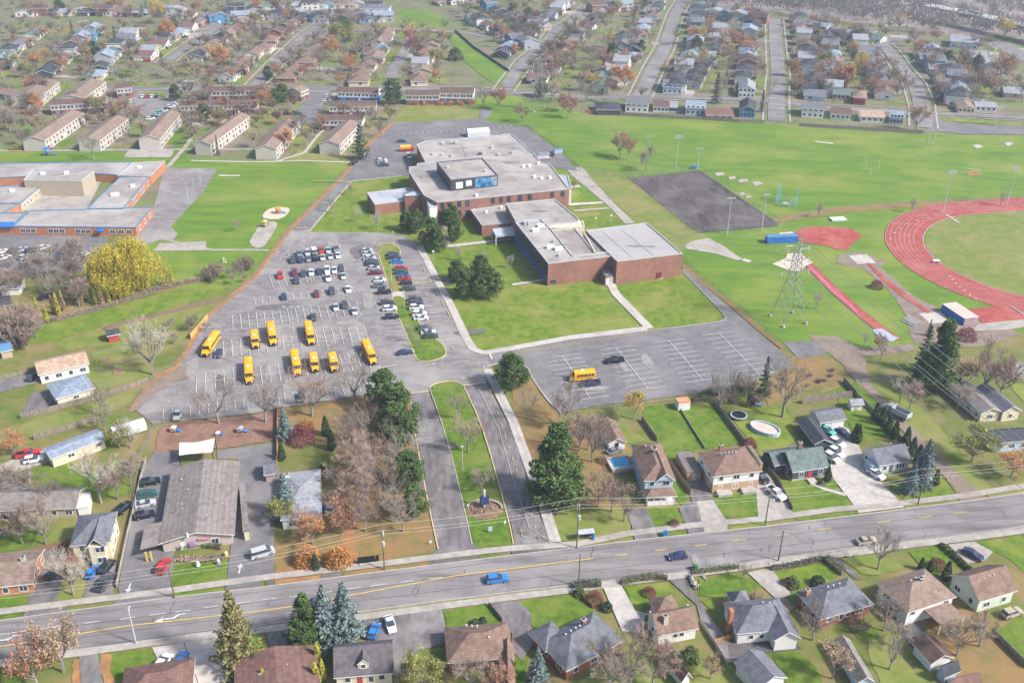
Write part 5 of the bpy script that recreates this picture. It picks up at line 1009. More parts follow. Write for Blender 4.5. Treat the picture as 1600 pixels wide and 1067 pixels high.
HN = {'bare': 10, 'thick': 10, 'slim': 10, 'orange': 10, 'rust': 10, 'yellow': 10, 'tan': 10, 'olive': 10, 'maroon': 10, 'spruce': 10, 'blue': 10, 'fir': 10, 'pine': 10, 'bigpine': 10, 'cedar': 4, 'cedary': 4, 'cedaro': 4, 'bush': 1.4, 'redbush': 3, 'scrub': 4, 'orangebush': 4, 'yellowbush': 3}
TC_ = 0
NB = 0; FARB = []
def tree(kind, px, py, h, label, group=None, wide=1.0, world=None, var=None, cat=None):
    global TC_, NB
    if world and 'in_park' in globals() and in_park(*world): return
    if kind in ('bare', 'thick', 'slim'):
        c = world or G(px, py)
        if c[1] > 450 and group and NB >= 298: FARB.append((c[0], c[1], h)); return
        NB += 1
    TC_ += 1; P = TP[kind]; pr = P[TC_ % len(P) if var is None else var % len(P)]; s = h / HN[kind]; c = world or G(px, py)
    return pr.put((c[0], c[1], 0), R.uniform(0, 6.28), label, (s * wide, s * wide, s), group, cat or ('shrub' if 'bush' in kind or 'cedar' in kind or kind == 'scrub' else 'tree'))
# --- trees by the school and in the lots
for px, py, h, l in ((636,361,9,'leftmost dark pine in the row by the west school wall'),(651,364,10,'second dark pine in the row by the west school wall'),(672,386,12.5,'tall dense pine at the south end of the row by the west school wall'),(684,393,10,'dark pine beside the path leading to the school entrance canopy'),(706,352,10,'pine standing close to the two-storey school front wall'),(712,376,9,'small rounded pine near the school entrance path')):
    tree('pine', px, py, h, l)
pr = willow(200, 17, 13.5, LW); o = pr; p = G(198, 455); o.location = (*p, 0); tag(o, 'huge golden yellow weeping willow south of the elementary school', 'tree')
for px, py, h, l in ((714,440,9,'pine at upper left of the four-pine cluster on the front lawn'),(752,437,10,'pine at upper right of the four-pine cluster on the front lawn'),(726,463,11,'pine at lower left of the four-pine cluster on the front lawn'),(764,466,12,'pine at lower right of the four-pine cluster on the front lawn')): tree('pine', px, py, h, l, wide=1.1)
tree('pine', 800, 606, 12, 'broad pine on the corner beside the exit drive', wide=1.15)
for px, py, h, l in ((600,640,13,'dark pine at the top of the strip left of the entrance drive'),(622,668,14,'dark pine second from the top left of the entrance drive'),(622,700,14,'dark pine third from the top left of the entrance drive'),(640,762,11,'dark pine in the middle of the strip left of the entrance drive'),(648,806,9,'small dark pine nearest the road left of the entrance drive')): tree('pine', px, py, h, l, wide=1.05)
tree('bigpine', 868, 780, 22, 'tallest dark pine standing right of the exit drive', wide=1.25)
tree('bigpine', 1458, 610, 24, 'tall dark conifer under the power lines beyond the dump truck', wide=.95); tree('spruce', 1440, 580, 15, 'dark spruce close behind the tall conifer under the power lines', wide=1.2)
tree('spruce', 564, 250, 17, 'broad dark green conifer at the corner of the townhouse lawn', wide=1.6); tree('pine', 613, 163, 15, 'large dark evergreen tree behind the back field of the school', wide=1.1)
tree('olive', 609, 188, 9, 'round yellow-green tree beside the rear school field'); tree('spruce', 341, 243, 10, 'narrow dark spruce at the end of the fourth townhouse', wide=.8)
for px, py, h, l in ((519,333,8,'bare tree with orange leaf litter on the lawn west of the school'),(548,306,7,'slender bare tree near the service lane on the west lawn'),(589,360,9,'bare sapling in the middle of the west lawn'),(560,348,7,'bare sapling left of another on the west lawn')): tree('slim', px, py, h, l)
for px, py, h, l in ((590,402,7,'bare tree on the upper parking island'),(610,455,5,'thin bare tree at the lower end of the upper parking island'),(641,534,7,'leaning bare tree on the lower parking island'),(652,545,6,'small bare tree at the foot of the lower parking island'),(716,408,7,'bare tree above the four-pine cluster on the front lawn'),(757,412,6,'thin bare sapling on the lawn before the school wing'),(797,420,6,'bare sapling nearest the dark clad school wall'),(672,523,6,'thin bare tree near the last parked cars on the island')): tree('slim', px, py, h, l)
for px, py, h, l in ((717,655,9,'bare tree near the top of the entrance median'),(731,707,12,'bare spreading tree in the middle of the entrance median'),(752,770,8,'pale bare sapling behind the sign bed in the median')): tree('bare', px, py, h, l)
tree('bare', 240, 586, 19, 'large bare tree on the fence line left of the parking lot', wide=1.0)
for px, py, h, l in ((22,0,0,0),): pass
for px, py, h, l in ((342,662,14,'bare tree behind the daycare playground below the parked school buses'),(415,660,14,'bare tree over the daycare playground fence'),(488,650,15,'wide bare tree on the lawn corner above the garden'),(555,632,15,'bare tree beside the dark pines below the buses')): tree('bare', px, py, h, l, wide=1.15)
n = 0
for px, py in ((560,690),(590,700),(555,725),(585,735),(610,745),(565,760),(595,770),(620,785),(560,795),(590,805),(615,815),(575,830),(545,700),(572,672),(600,665),(635,740),(630,830),(548,745),(603,722),(578,782),(552,820)):
    n += 1; tree('thick' if n % 3 == 0 else 'bare', px + R.uniform(-4, 4), py, R.uniform(9, 13), 'dense bare grey tree in the wooded strip left of the entrance drive', 'bare trees crowded in the wooded strip beside the entrance drive')
for px, py, h, k, l in ((489,850,9,'orange','rust-orange tree at the road end of the white bungalow garden'),(535,835,10,'rust','leafy brown-orange tree between two narrow paths'),(470,835,8,'bare','bare brown tree beside the daycare side lot'),(440,820,8,'olive','yellow-green bushy tree below the blue spruce'),(530,880,4,'orangebush','low orange shrub by the sidewalk'),(480,878,4,'orangebush','bright orange shrub beside a clipped cedar'),(448,806,12,'blue','broad blue-grey spruce in front of the white bungalow'),(447,686,10,'blue','blue spruce in the garden corner behind the daycare'),(472,690,4.5,'redbush','dark red shrub beside the garden blue spruce'),(510,680,6,'cedar','narrow dark cedar in the garden left of the wooded strip'),(519,702,6,'cedar','narrow dark cedar below another in the garden'),(506,745,5,'cedar','dark cedar at the right wall of the white bungalow'),(441,718,5,'cedar','dark cedar at the fence beside the small brick shed'),(494,890,4.5,'cedar','clipped cedar by the sidewalk with orange shrubs'),(530,884,3,'cedar','small clipped cedar by the narrow path to the road'),(520,765,7,'thick','brown scrubby tree right of the white bungalow'),(518,800,7,'bare','brown scrubby tree at the lower right of the white bungalow'),(480,670,3,'orangebush','orange-brown garden shrub behind the white bungalow')): tree(k, px, py, h, l)
for px, py, h, k, l in ((825,655,10,'bare','bare tree between the pine and the exit drive'),(884,665,13,'thick','dense bare tree at the corner of the right parking lot'),(905,705,13,'thick','bare tree behind the brown-roofed garage'),(925,722,12,'thick','bare tree left of the brown-roofed garage'),(918,725-22,12,'bare','bare tree crossing the garage roofline'),(955,800,11,'thick','bare bushy tree below the pale blue house pool'),(975,815,9,'thick','bare bushy tree left of the pale blue house porch'),(935,790,9,'thick','bare brown tree in the leafy lawn by the bus shelter'),(944,722,2.2,'yellowbush','small yellow ornamental grass bush beside the pool deck'),(990,655,9,'yellow','rounded yellow-green tree at the lower edge of the right parking lot')): tree(k, px, py, h, l)
for px, py, h, k, l in ((1222,652,19,'bare','large spreading bare tree beside the above-ground pools'),(1125,640,11,'slim','thin bare tree at the back corner of the long gardens'),(1145,625,12,'slim','thin bare tree behind the trampoline garden'),(1115,622,10,'slim','thin bare tree right of the orange-roofed shed'),(1165,620,9,'bare','bare tree in the scrub below the right parking lot'),(1192,620,13,'spruce','ragged brown-green spruce at the corner of the right parking lot'),(1075,648,0,0,0),(1405,628,8,'bare','dark bare tree beside the corridor gate'),(1420,640,9,'thick','dense bare tree left of the tall conifer'),(1500,615,12,'tan','tan-leaved tree right of the tall conifer'),(1535,630-14,17,'bare','big bare tree between the two right-hand houses'),(1560,625,16,'thick','dense bare tree behind the grey-roofed annexe'),(1372,548,6,'rust','small rust-leaved tree below the container'),(1450,525,6,'spruce','small dark spruce beside the second concrete jumping pad'),(1510,530,4,'redbush','dark red shrub below the blue container'),(1275,484,8,'slim','bare tree beside the first runway near the pylon'),(1350,540,6,'slim','thin bare tree near the blue runway pad'),(1352,422,0,0,0),(1369,450,3,'redbush','small maroon bush on the second runway'),(1376,562,7,'slim','thin bare tree on the dirt track verge'),(1495,640,9,'thick','brown scrubby tree beside the big conifer')):
    if k: tree(k, px, py, h, l)
tree('olive', 1518, 722, 11, 'broad olive-brown bush under the power lines at right', wide=1.3, var=0); tree('orange', 1580, 745, 8, 'orange-leaved tree at the right edge above the road', wide=1.4)
for k, (px, py) in enumerate(((1367,656),(1377,664),(1387,676),(1397,685),(1415,695),(1424,711),(1433,723),(1440,738))): tree('cedar', px, py, 5.5, f'clipped cone cedar, {ORD[k]} from the far end of the row by the dump truck', 'row of cone cedars along the corridor fence')
for px, py, l in ((1334,690,'left one of the cedar pair at the wide driveway'),(1339,691,'right one of the cedar pair at the wide driveway')): tree('cedar', px, py, 5.5, l)
tree('cedar', 1461, 757, 4.5, 'single small cedar on the verge right of the blue spruces'); tree('cedar', 1292, 752, 4.5, 'round cedar at the right corner of the dark green house'); tree('bush', 1283, 758, 1.5, 'small round bush by the dark green house steps')
for px, py, h, l in ((1420,770,9,'blue spruce nearest the road beside the white house'),(1440,762,9,'blue spruce right of its twin by the white house driveway'),(1441,744,11,'tallest blue spruce behind the other two by the white house')): tree('blue', px, py, h, l)
# south side
for px, py, h, k, l in ((375,1040,19,'fir','tall olive-brown fir standing on the south side of the road'),(512,1005,15,'blue','frosted blue spruce, left of a touching pair south of the road'),(542,1000,15,'blue','frosted blue spruce, right of a touching pair south of the road'),(480,1010,14,'bigpine','brown-green conifer left of the frosted spruces'),(840,1066,9,'blue','small blue spruce left of the grey hip brick house'),(660,1080,10,'olive','rounded olive tree at the bottom edge beside the cape house'),(1372,890,11,'bare','bare tree on the lawn south of the road bend'),(1390,1046,9,'slim','pale bare sapling in the back yard behind the sheds'),(1495,1024,10,'thick','bare tree behind the raised bungalow carport'),(1530,1010,9,'thick','bare purplish tree left of the green side lawn'),(1180,940,2.5,'scrub','brown shrub beside the grey white house path'),(1160,905,5,'bare','small bare bushy tree inside the stone-walled garden'),(910,1040,0,0,0),(1020,1075,13,'thick','dense bare tree at the bottom behind the small white house'),(985,1070,12,'thick','dense bare tree at the bottom beside the brick hip house'),(950,1085,12,'thick','bare tree cut by the bottom edge below the brick hip house'),(1110,1060,6,'tan','yellow-brown tree in the back yard below the tan garage roof'),(1078,1030,3,'bush','bright green round bush beside the tan garage roof'),(1270,1000,9,'thick','bare brown tree left of the red brick bungalow yard'),(1300,1060,9,'tan','tan-leaved tree by the long grey garage'),(1380,985,9,'thick','dense bare tree between the two southern hip-roofed houses'),(1395,1010,7,'thick','low bare tree below the light brown hip roof'),(1340,1000-16,3,'scrub','brown shrub behind the red brick bungalow'),(100,1050,13,'tan','bare tan tree beside the road at the bottom left'),(60,1075,12,'rust','rusty bare tree cut by the bottom left corner'),(115,930,12,'bare','bare tree between two driveways at the left'),(112,910,8,'rust','small purple-brown tree before the two-storey house'),(72,850,11,'bare','tall bare tree behind the orange brick bungalow'),(36,850,10,'thick','dense bare tree at the left edge above the brick bungalow'),(60,835,10,'thick','dense bare tree behind the two-storey house'),(158,786,15,'bare','tall pale bare tree left of the daycare fence'),(185,780,11,'thick','bare tree leaning over the daycare fence'),(205,760,9,'thick','thin grey trees beside the daycare driveway'),(188,700,8,'olive','olive bushy tree between the tunnel and mobile home'),(165,690-17,9,'bare','bare tree behind the mobile home roof'),(205,700,9,'bare','bare tree left of the daycare playground'),(24,712,8,'orange','bright orange-red tree beside the red pickup truck'),(160,650,11,'bare','bare tree in the narrow strip garden'),(125,690-63,0,0,0),(640,1075,6,'olive','olive shrub at the bottom by the cape house'),(735,1078,9,'thick','purplish bare shrub tree at the bottom before the brown hip house'),(780,1085,8,'rust','orange-brown tree at the bottom by the brown house corner')):
    if k: tree(k, px, py, h, l)
for px, py, h, k, l in ((742,975,1.4,'bush','left of two clipped round shrubs on the lawn'),(754,972,1.4,'bush','right of two clipped round shrubs on the lawn'),(929,940,2.5,'redbush','crimson shrub in the corner garden by the pole'),(948,952,2,'bush','green shrub beside the crimson shrub'),(905,930,2,'bush','clipped green shrub at the sidewalk corner'),(1014,929,2,'redbush','brown-red shrub in the lawn before the small white house'),(1237,915,2.4,'bush','dense green shrub left of another behind a hedge'),(1277,913,2.4,'bush','dark green shrub right of another behind a hedge'),(1230,912,1.8,'yellowbush','yellow-green shrub in the hedged garden'),(1463,887,2.5,'redbush','brown shrub on the lawn by the raised bungalow'),(1477,905,5,'cedar','dark cedar at the side of the pale green house'),(1438,890,3.5,'cedar','left small cedar behind the light brown hip roof'),(1452,893,3.5,'cedar','right small cedar behind the light brown hip roof'),(1371,670+12,0,0,0),(1171,697,2.5,'redbush','brown shrub by the fence near the oval pool'),(905,792-100,0,0,0),(1053,820,1.6,'redbush','small dark red shrub at the sidewalk'),(1410,808-22,0,0,0)):
    if k: tree(k, px, py, h, l)
for k in range(7): tree('bush', 1471 + 7 * k, 855 + 6 * k, 1.3, f'clipped round bush, {ORD[k]} from the sidewalk in the diagonal row', 'row of round bushes beside the dark driveway')
for px, py, h, k in ((414,1075,5,'cedar'),(495,1070,6,'cedar'),(505,1060,5,'cedar'),(498,1040,6,'cedar')): tree('cedary', px, py, h, 'columnar shrub beside the brown bungalow at the bottom', 'columnar shrubs beside the brown bungalow')
# around the willow and the garden to its left
CX = [62,75,118,128,150,162,172,180,190,198,208,218,225,232,261,270,100,92,138,84,242]
for k, (px, py, kk) in enumerate(((62,500,'cedary'),(75,505,'cedary'),(118,470,'cedary'),(128,478,'cedaro'),(150,475,'cedary'),(162,480,'cedaro'),(172,478,'cedary'),(180,473,'cedary'),(190,470,'cedaro'),(198,468,'cedary'),(208,464,'cedary'),(218,458,'cedaro'),(225,455,'cedary'),(232,455,'cedary'),(261,448,'cedaro'),(270,446,'cedary'),(100,485,'cedaro'),(92,492,'cedary'),(138,470,'cedary'),(84,490,'cedaro'),(242,453,'cedary'))):
    tree(kk, px, py, R.uniform(5.5, 8), f'slim {"yellow-green" if kk == "cedary" else "tan"} columnar tree, {ORD[sorted(CX).index(px)]} from the left below the willow', None, wide=.75)
for i in range(26): px = R.uniform(0, 130); py = R.uniform(395, 480); tree(R.choice(['thick', 'thick', 'bare']), px, py, R.uniform(6, 11), 'mauve-grey bare tree in the thicket between elementary school lot and gardens', 'bare trees in the thicket left of the willow')
for i in range(12): px = R.uniform(310, 395); py = R.uniform(415, 445); tree(R.choice(['scrub', 'thick']), px, py, R.uniform(3.5, 5.5), 'brown scrubby growth at the field corner beside the parking lot fence', 'scrub at the field corner right of the willow')
for i in range(12): px = R.uniform(0, 60); py = R.uniform(500, 545); tree(R.choice(['thick', 'bare', 'scrub']), px, py, R.uniform(5, 9), 'bare brown tree among the junk at the far left', 'bare trees among junk at the far left')
for i in range(9): px = R.uniform(215, 330); py = 532 + R.uniform(-14, 14) - (px - 270) * .2; tree('thick', px, py, R.uniform(4, 6), 'small brown bare tree in the dry garden left of the lot', 'small bare trees in the dry garden left of the lot')
for px, py in ((20,765),(52,775),(80,790),(5,780)): tree('thick', px, py, 8, 'brown bare tree over the wide grey-roofed bungalow', 'bare trees over the grey-roofed bungalow')
for px, py, h in ((972,208,0),): pass
for px, py, h, l in ((968,246,13,'rusty tree, left one of the field trio'),(981,250,13,'rusty tree, middle one of the field trio'),(1009,268,12,'bare pinkish tree, right one of the field trio')): tree('rust' if px < 1000 else 'thick', px, py, h, l, wide=.85)
tree('thick', 816, 192, 11, 'rounded pale bare tree beside the rear driveway', wide=1.2, var=1); tree('rust', 897, 345 - 50, 4, 'small red-leaved tree beside the east wall of the school')
for px, py, l in ((1424,333,'thin dark sapling left of another beyond the track'),(1563,322,'thin dark sapling right of another beyond the track'),(1278,341,'thin sapling near the round red area'),): tree('slim', px, py, 8, l)
for i in range(18): px = 1160 + i * 12 + R.uniform(-3, 3); py = 610 + R.uniform(-12, 14) + (i % 3) * 6; tree('scrub', px if px < 1200 else 1130 + R.uniform(-20, 60), py, R.uniform(1.6, 2.8), 'low brown scrub below the right parking lot', 'scrub below the right parking lot')
for i in range(14): t = i / 13; tree('scrub', 1205 + R.uniform(-10, 100), 585 + R.uniform(-6, 22), R.uniform(.8, 1.5), 'low tan scrub in the leaf-strewn rough grass', 'low scrub in the rough grass by the dirt track')
tree('bare', 371, 362 , 6, 'small orange-brown bare tree on the schoolyard grass')
# ================================================================ VEHICLES
tyre = flat('tyre_rubber', (.025, .025, .027), .8); rim = flat('wheel_rim', (.4, .4, .42), .35, metal=.6); lampw = flat('headlight_glass', (.75, .75, .7), .2, .05); lampr = flat('tail_light', (.4, .02, .02), .3, .05)
def paint(n, c): return mat('paint_' + n, c, sc(c, 1.08), 1.0, .28, coord='obj', spec=.6, metal=.0)
PAINT = {'black': (.018, .019, .022), 'charcoal': (.07, .075, .085), 'grey': (.20, .21, .23), 'silver': (.46, .47, .49), 'white': (.72, .72, .72), 'blue': (.03, .12, .42), 'navy': (.03, .045, .11), 'red': (.50, .03, .03), 'maroon': (.18, .02, .04), 'teal': (.05, .45, .40), 'green': (.03, .12, .10), 'tan': (.42, .36, .27), 'bright blue': (.03, .20, .62), 'orange': (.6, .22, .03)}
def loft(b, prof, w, tum=.0):
    "closed side profile (x, z, half-width factor) swept across"
    n = len(prof); k = len(b.v)
    for s in (-1, 1): b.v += [(x, s * w * f / 2, z) for x, z, f in prof]
    for i in range(n): j = (i + 1) % n; b.f.append((k + i, k + n + i, k + n + j, k + j)); b.mi.append(b.cur)
    b.f.append(tuple(k + i for i in range(n))); b.mi.append(b.cur); b.f.append(tuple(k + n + i for i in range(n - 1, -1, -1))); b.mi.append(b.cur)
def wheels(r, xs, w, rad=.33, n=10, wd=.22):
    for x in xs:
        for s in (-1, 1):
            b = MB().m(tyre); b.bar((x, s * (w / 2 - wd), rad), (x, s * (w / 2 + .01), rad), rad, n=n); o = b.build('wheel', r); b = MB().m(rim); b.bar((x, s * (w / 2 - .05), rad), (x, s * (w / 2 + .03), rad), rad * .6, n=8); b.build('rim', o)
CARS = {
 'sedan': (4.7, 1.85, [(-2.35,.35,.9),(-2.33,.85,.92),(-2.2,.98,.95),(-1.3,1.02,1),(.75,.98,1),(1.9,.86,.95),(2.3,.7,.86),(2.35,.35,.84),(2.2,.22,.9),(-2.2,.22,.92)], [(-1.95,1.0,.86),(-1.2,1.40,.74),(.05,1.45,.74),(1.1,.96,.84)], (-1.42, 1.42)),
 'hatchback': (4.2, 1.8, [(-2.1,.35,.9),(-2.1,.9,.93),(-1.9,1.02,.97),(.6,1.0,1),(1.65,.9,.95),(2.05,.72,.86),(2.1,.35,.84),(1.95,.22,.9),(-1.95,.22,.92)], [(-2.02,1.0,.88),(-1.6,1.42,.76),(-.1,1.5,.76),(1.05,.98,.86)], (-1.3, 1.3)),
 'suv': (4.7, 1.92, [(-2.35,.4,.92),(-2.35,1.05,.95),(-2.15,1.15,.98),(.8,1.12,1),(1.95,1.02,.96),(2.3,.85,.88),(2.35,.4,.86),(2.2,.28,.9),(-2.2,.28,.92)], [(-2.28,1.12,.9),(-1.95,1.66,.8),(.0,1.72,.8),(1.05,1.1,.88)], (-1.42, 1.45)),
 'pickup': (5.7, 2.0, [(-2.85,.5,.95),(-2.85,1.12,.97),(-.9,1.14,.99),(1.2,1.16,1),(2.5,1.1,.96),(2.82,.95,.9),(2.85,.5,.88),(2.7,.35,.92),(-2.7,.35,.94)], [(-.95,1.1,.9),(-.75,1.78,.82),(.55,1.82,.82),(1.35,1.14,.9)], (-1.75, 1.85)),
 'van': (5.2, 2.0, [(-2.6,.4,.95),(-2.6,1.2,.97),(1.7,1.2,.99),(2.4,1.0,.93),(2.6,.8,.9),(2.6,.4,.88),(2.4,.28,.92),(-2.4,.28,.94)], [(-2.52,1.18,.95),(-2.4,1.95,.86),(.9,1.98,.86),(1.9,1.15,.92)], (-1.6, 1.65))}
def make_car(kind, colour, small=False):
    L, w, body, cab, ax = CARS[kind]; r = empty('parked_' + kind if False else kind, (0, 0, 0)); P_ = paint(colour.replace(' ', '_'), PAINT[colour])
    b = MB().m(P_); loft(b, body, w)
    if kind == 'pickup': b.m(black); b.box(-2.7, -1.05, -.78, .78, 1.135, 1.15); b.m(P_); b.box(-2.82, -1.0, -.95, -.82, 1.1, 1.28); b.box(-2.82, -1.0, .82, .95, 1.1, 1.28); b.box(-2.84, -2.7, -.95, .95, 1.1, 1.28)
    b.build('body', r); b = MB().m(glass); loft(b, cab, w); g = b.build('windows', r)
    b = MB().m(P_); (x0, z0, f0), (x1, z1, f1), (x2, z2, f2), (x3, z3, f3) = cab
    b.face([(x1 + .05, -w * f1 / 2 + .02, z1 + .02), (x2 - .02, -w * f2 / 2 + .02, z2 + .02), (x2 - .02, w * f2 / 2 - .02, z2 + .02), (x1 + .05, w * f1 / 2 - .02, z1 + .02)])
    for s in (-1, 1):
        y1, y2 = s * (w * f1 / 2 + .01), s * (w * f2 / 2 + .01)
        xm = (x1 + x2) / 2; b.prism([(xm - .06, s * w * .37), (xm + .06, s * w * .37), (xm + .06, s * w * .44), (xm - .06, s * w * .44)], z0, z1 + .01)
    b.build('roof', r)
    wheels(r, ax, w * .97, .33 if kind not in ('pickup', 'van', 'suv') else .38, 8)
    if not small:
        for s in (-1, 1):
            b = MB().m(lampw); b.box(L / 2 - .12, L / 2 - .02, s * w * .33 - .2, s * w * .33 + .2, .62, .78); b.build('headlight', r)
            b = MB().m(lampr); b.box(-L / 2 - .02, -L / 2 + .06, s * w * .38 - .12, s * w * .38 + .12, .7, .95); b.build('taillight', r)
    return r
CP = {}
def car(kind, colour, px, py, az, label, group=None, world=None, small=False, z=0.25):
    k = (kind, colour, small)
    if k not in CP: CP[k] = Proto(make_car(kind, colour, small))
    c = world or G(px, py); return CP[k].put((c[0], c[1], z), radians(az), label, None, group, {'suv': 'car', 'sedan': 'car', 'hatchback': 'car', 'pickup': 'pickup truck', 'van': 'van'}[kind])
# road
car('suv', 'bright blue', 777, 909, 11, 'bright blue small SUV driving on the road'); car('hatchback', 'navy', 1058, 873, 191, 'dark blue hatchback driving right on the road'); car('sedan', 'tan', 1353, 849, 12, 'beige sedan behind a bare tree on the road'); car('pickup', 'charcoal', 494, 948, 191, 'dark vehicle with covered bed half hidden behind the frosted spruces')
# school lot: rows.  (x, y in the 400,260 crop, kind, colour)
NM = ['first', 'second', 'third', 'fourth', 'fifth', 'sixth', 'seventh', 'eighth', 'ninth', 'tenth', 'eleventh', 'twelfth', 'thirteenth', 'fourteenth', 'fifteenth']
def row(cars, where, az, ox=400, oy=260):
    for i, (x, y, kd, co) in enumerate(cars):
        p = (ox + x / K, oy + y / K); car(kd, co, p[0], p[1], az, f'{co} {kd}, {NM[i]} from the left in {where}', None, small=True)
row([(228,592,'suv','charcoal'),(275,588,'sedan','navy'),(325,585,'hatchback','grey'),(367,580,'suv','black'),(412,575,'sedan','silver'),(460,568,'hatchback','silver'),(508,562,'sedan','white')], 'the lower half of the topmost double row', -75)
row([(270,555,'suv','grey'),(320,548,'suv','silver'),(362,545,'van','white'),(405,535,'suv','red'),(447,532,'hatchback','silver'),(495,525,'suv','grey')], 'the upper half of the topmost double row', -75)
row([(150,688,'suv','red'),(240,672,'suv','maroon'),(293,676,'hatchback','charcoal'),(342,668,'sedan','white'),(391,663,'sedan','navy'),(440,655,'suv','white'),(485,655,'hatchback','white'),(527,645,'suv','charcoal')], 'the upper half of the second double row', -75)
row([(253,718,'suv','charcoal'),(447,703,'suv','white'),(540,690,'sedan','silver')], 'the lower half of the second double row', -75)
row([(174,820,'hatchback','navy'),(375,802,'hatchback','maroon'),(470,785,'suv','charcoal'),(570,772,'sedan','white')], 'the sparse single row', -75)
row([(355,945,'sedan','charcoal'),(494,883,'sedan','silver'),(549,872,'suv','charcoal'),(610,908,'sedan','silver')], 'the sparse double row above the buses', -75)
def col(cars, where, az, ox=400, oy=260):
    for i, (x, y, kd, co) in enumerate(cars):
        p = (ox + x / K, oy + y / K); car(kd, co, p[0], p[1], az, f'{co} {kd}, {NM[i]} from the top {where}', None, small=True)
col([(685,532,'hatchback','silver'),(695,553,'hatchback','white'),(703,580,'sedan','silver'),(715,600,'sedan','navy'),(722,615,'suv','charcoal'),(730,640,'hatchback','silver'),(742,668,'sedan','maroon'),(765,715,'hatchback','white'),(768,748,'suv','grey'),(793,788,'suv','black')], 'left of the upper parking island', 8)
col([(845,556,'sedan','navy'),(855,575,'suv','charcoal'),(872,600,'sedan','bright blue'),(897,645,'suv','red'),(900,668,'suv','green'),(912,690,'sedan','blue'),(920,706,'sedan','red'),(928,732,'hatchback','black'),(945,768,'suv','charcoal')], 'right of the upper parking island', 8)
col([(812,855,'suv','charcoal'),(828,893,'suv','white'),(840,943,'suv','black')], 'left of the lower parking island', 8)
col([(984,835,'suv','charcoal'),(990,858,'suv','charcoal'),(992,885,'suv','white'),(1010,925,'suv','white'),(1020,950,'sedan','white'),(1048,1008,'suv','grey'),(1065,1037,'sedan','white'),(1080,1062,'suv','charcoal')], 'right of the lower parking island', 8)
car('sedan', 'navy', 633, 554, 15, 'dark blue sedan alone below the parking island'); car('hatchback', 'navy', 342, 556, -85, 'small dark blue hatchback beside the slanted school bus'); car('sedan', 'silver', 278, 652, -82, 'silver sedan alone in the bottom left stall'); car('suv', 'charcoal', 472, 624, -80, 'charcoal SUV behind bare trees in the bottom row')
car('pickup', 'black', 960, 567, 192, 'black pickup truck alone in the right parking lot'); car('pickup', 'navy', 922, 603, 192, 'dark pickup truck parked beside the small school bus')
# rear lot
row([(655,965,'sedan','white')], 'the townhouse hedge', 70, 400, 0); row([(683,945,'suv','charcoal')], 'the hedge shade', 70, 400, 0); row([(605,1017,'suv','black')], 'the lawn corner', 70, 400, 0)
for x, y, kd, co in ((775,990,'hatchback','grey'),(780,1003,'suv','white'),(785,1015,'suv','silver'),(793,1030,'suv','charcoal')): car(kd, co, 400 + x / K, y / K, 10, f'{co} {kd} in the tight group of four west of the school', None, small=True)
car('sedan', 'navy', 628, 223, 5, 'dark sedan behind the red truck at the rear of the school'); car('van', 'white', 639.5, 247, -75, 'white van beside the blue-walled school rear wing')
car('suv', 'black', 1111-1000+760-9, 243, 100, 'black vehicle by the east service doors')
# daycare + houses
for px, py, kd, co, az, l in ((236,757,'suv','black',22,'black SUV, topmost of the row beside the daycare'),(231,776,'suv','green',22,'dark green SUV, second in the row beside the daycare'),(228,791,'sedan','silver',22,'silver sedan, third in the row beside the daycare'),(227,809,'suv','black',22,'black van-like SUV, lowest in the row beside the daycare'),(256,889,'suv','red',85,'red SUV facing the daycare entrance'),(411,868,'van','silver',27,'silver van in the daycare side lot'),(168,890,'suv','black',82,'black SUV with red lights on the narrow driveway'),(165,914,'pickup','charcoal',80,'grey pickup truck behind the black SUV near the sidewalk'),(146,897,'hatchback','bright blue',80,'bright blue small car under the bare tree'),(54,722,'suv','white',20,'white SUV beside the mobile home'),(45,713,'pickup','red',20,'red pickup truck beside the white SUV'),(8,810,'sedan','black',10,'black car half out of frame at the left'),(2,838,'hatchback','green',60,'green car cut by the left edge'),(518,797,'sedan','silver',85,'silver car beside the white bungalow'),(610,979,'sedan','white',-70,'white sedan with black roof in the southern driveway'),(585,990,'hatchback','bright blue',80,'blue car behind the cape house'),(461,1018,'hatchback','blue',-60,'blue car beside the brown bungalow'),(256,1040,'suv','white',75,'white car at the bottom left driveway'),(284,1036,'sedan','blue',85,'blue car right of the white car at the bottom left'),(1519,870,'sedan','navy',-48,'dark blue sedan on the driveway of the pale green house'),(1212,775,'pickup','white',-62,'white pickup truck on the driveway right of the duplex'),(1190,750,'suv','black',-70,'dark car under the carport right of the duplex'),(1317,680,'sedan','navy',-62,'dark sedan in front of the double garage'),(1307,696,'suv','white',-55,'white SUV beside the black garage'),(1306,711,'suv','white',-58,'white SUV, middle of the three beside the dark green house'),(1299,719,'suv','white',-60,'white car against the dark green house wall'),(1292,676,'sedan','teal',-55,'turquoise classic sedan by the black garage'),(1368,745,'suv','white',-58,'white SUV beside the white bungalow'),(1197,1012-17,'hatchback','maroon',10,'dark red car behind the grey white house'),(1580,962,'suv','tan',20,'covered vehicle behind the pale green house'),(1060-100,793-85,'sedan','grey',30,'grey car behind the pale blue house'),(195,797,'suv','black',70,'dark vehicle between two-storey house and daycare fence'),(86,900,'hatchback','charcoal',60,'dark vehicle under the purple tree'),(52,592,'sedan','charcoal',80,'dark car beside the tan-roofed workshop')):
    car(kd, co, px, py, az, l)
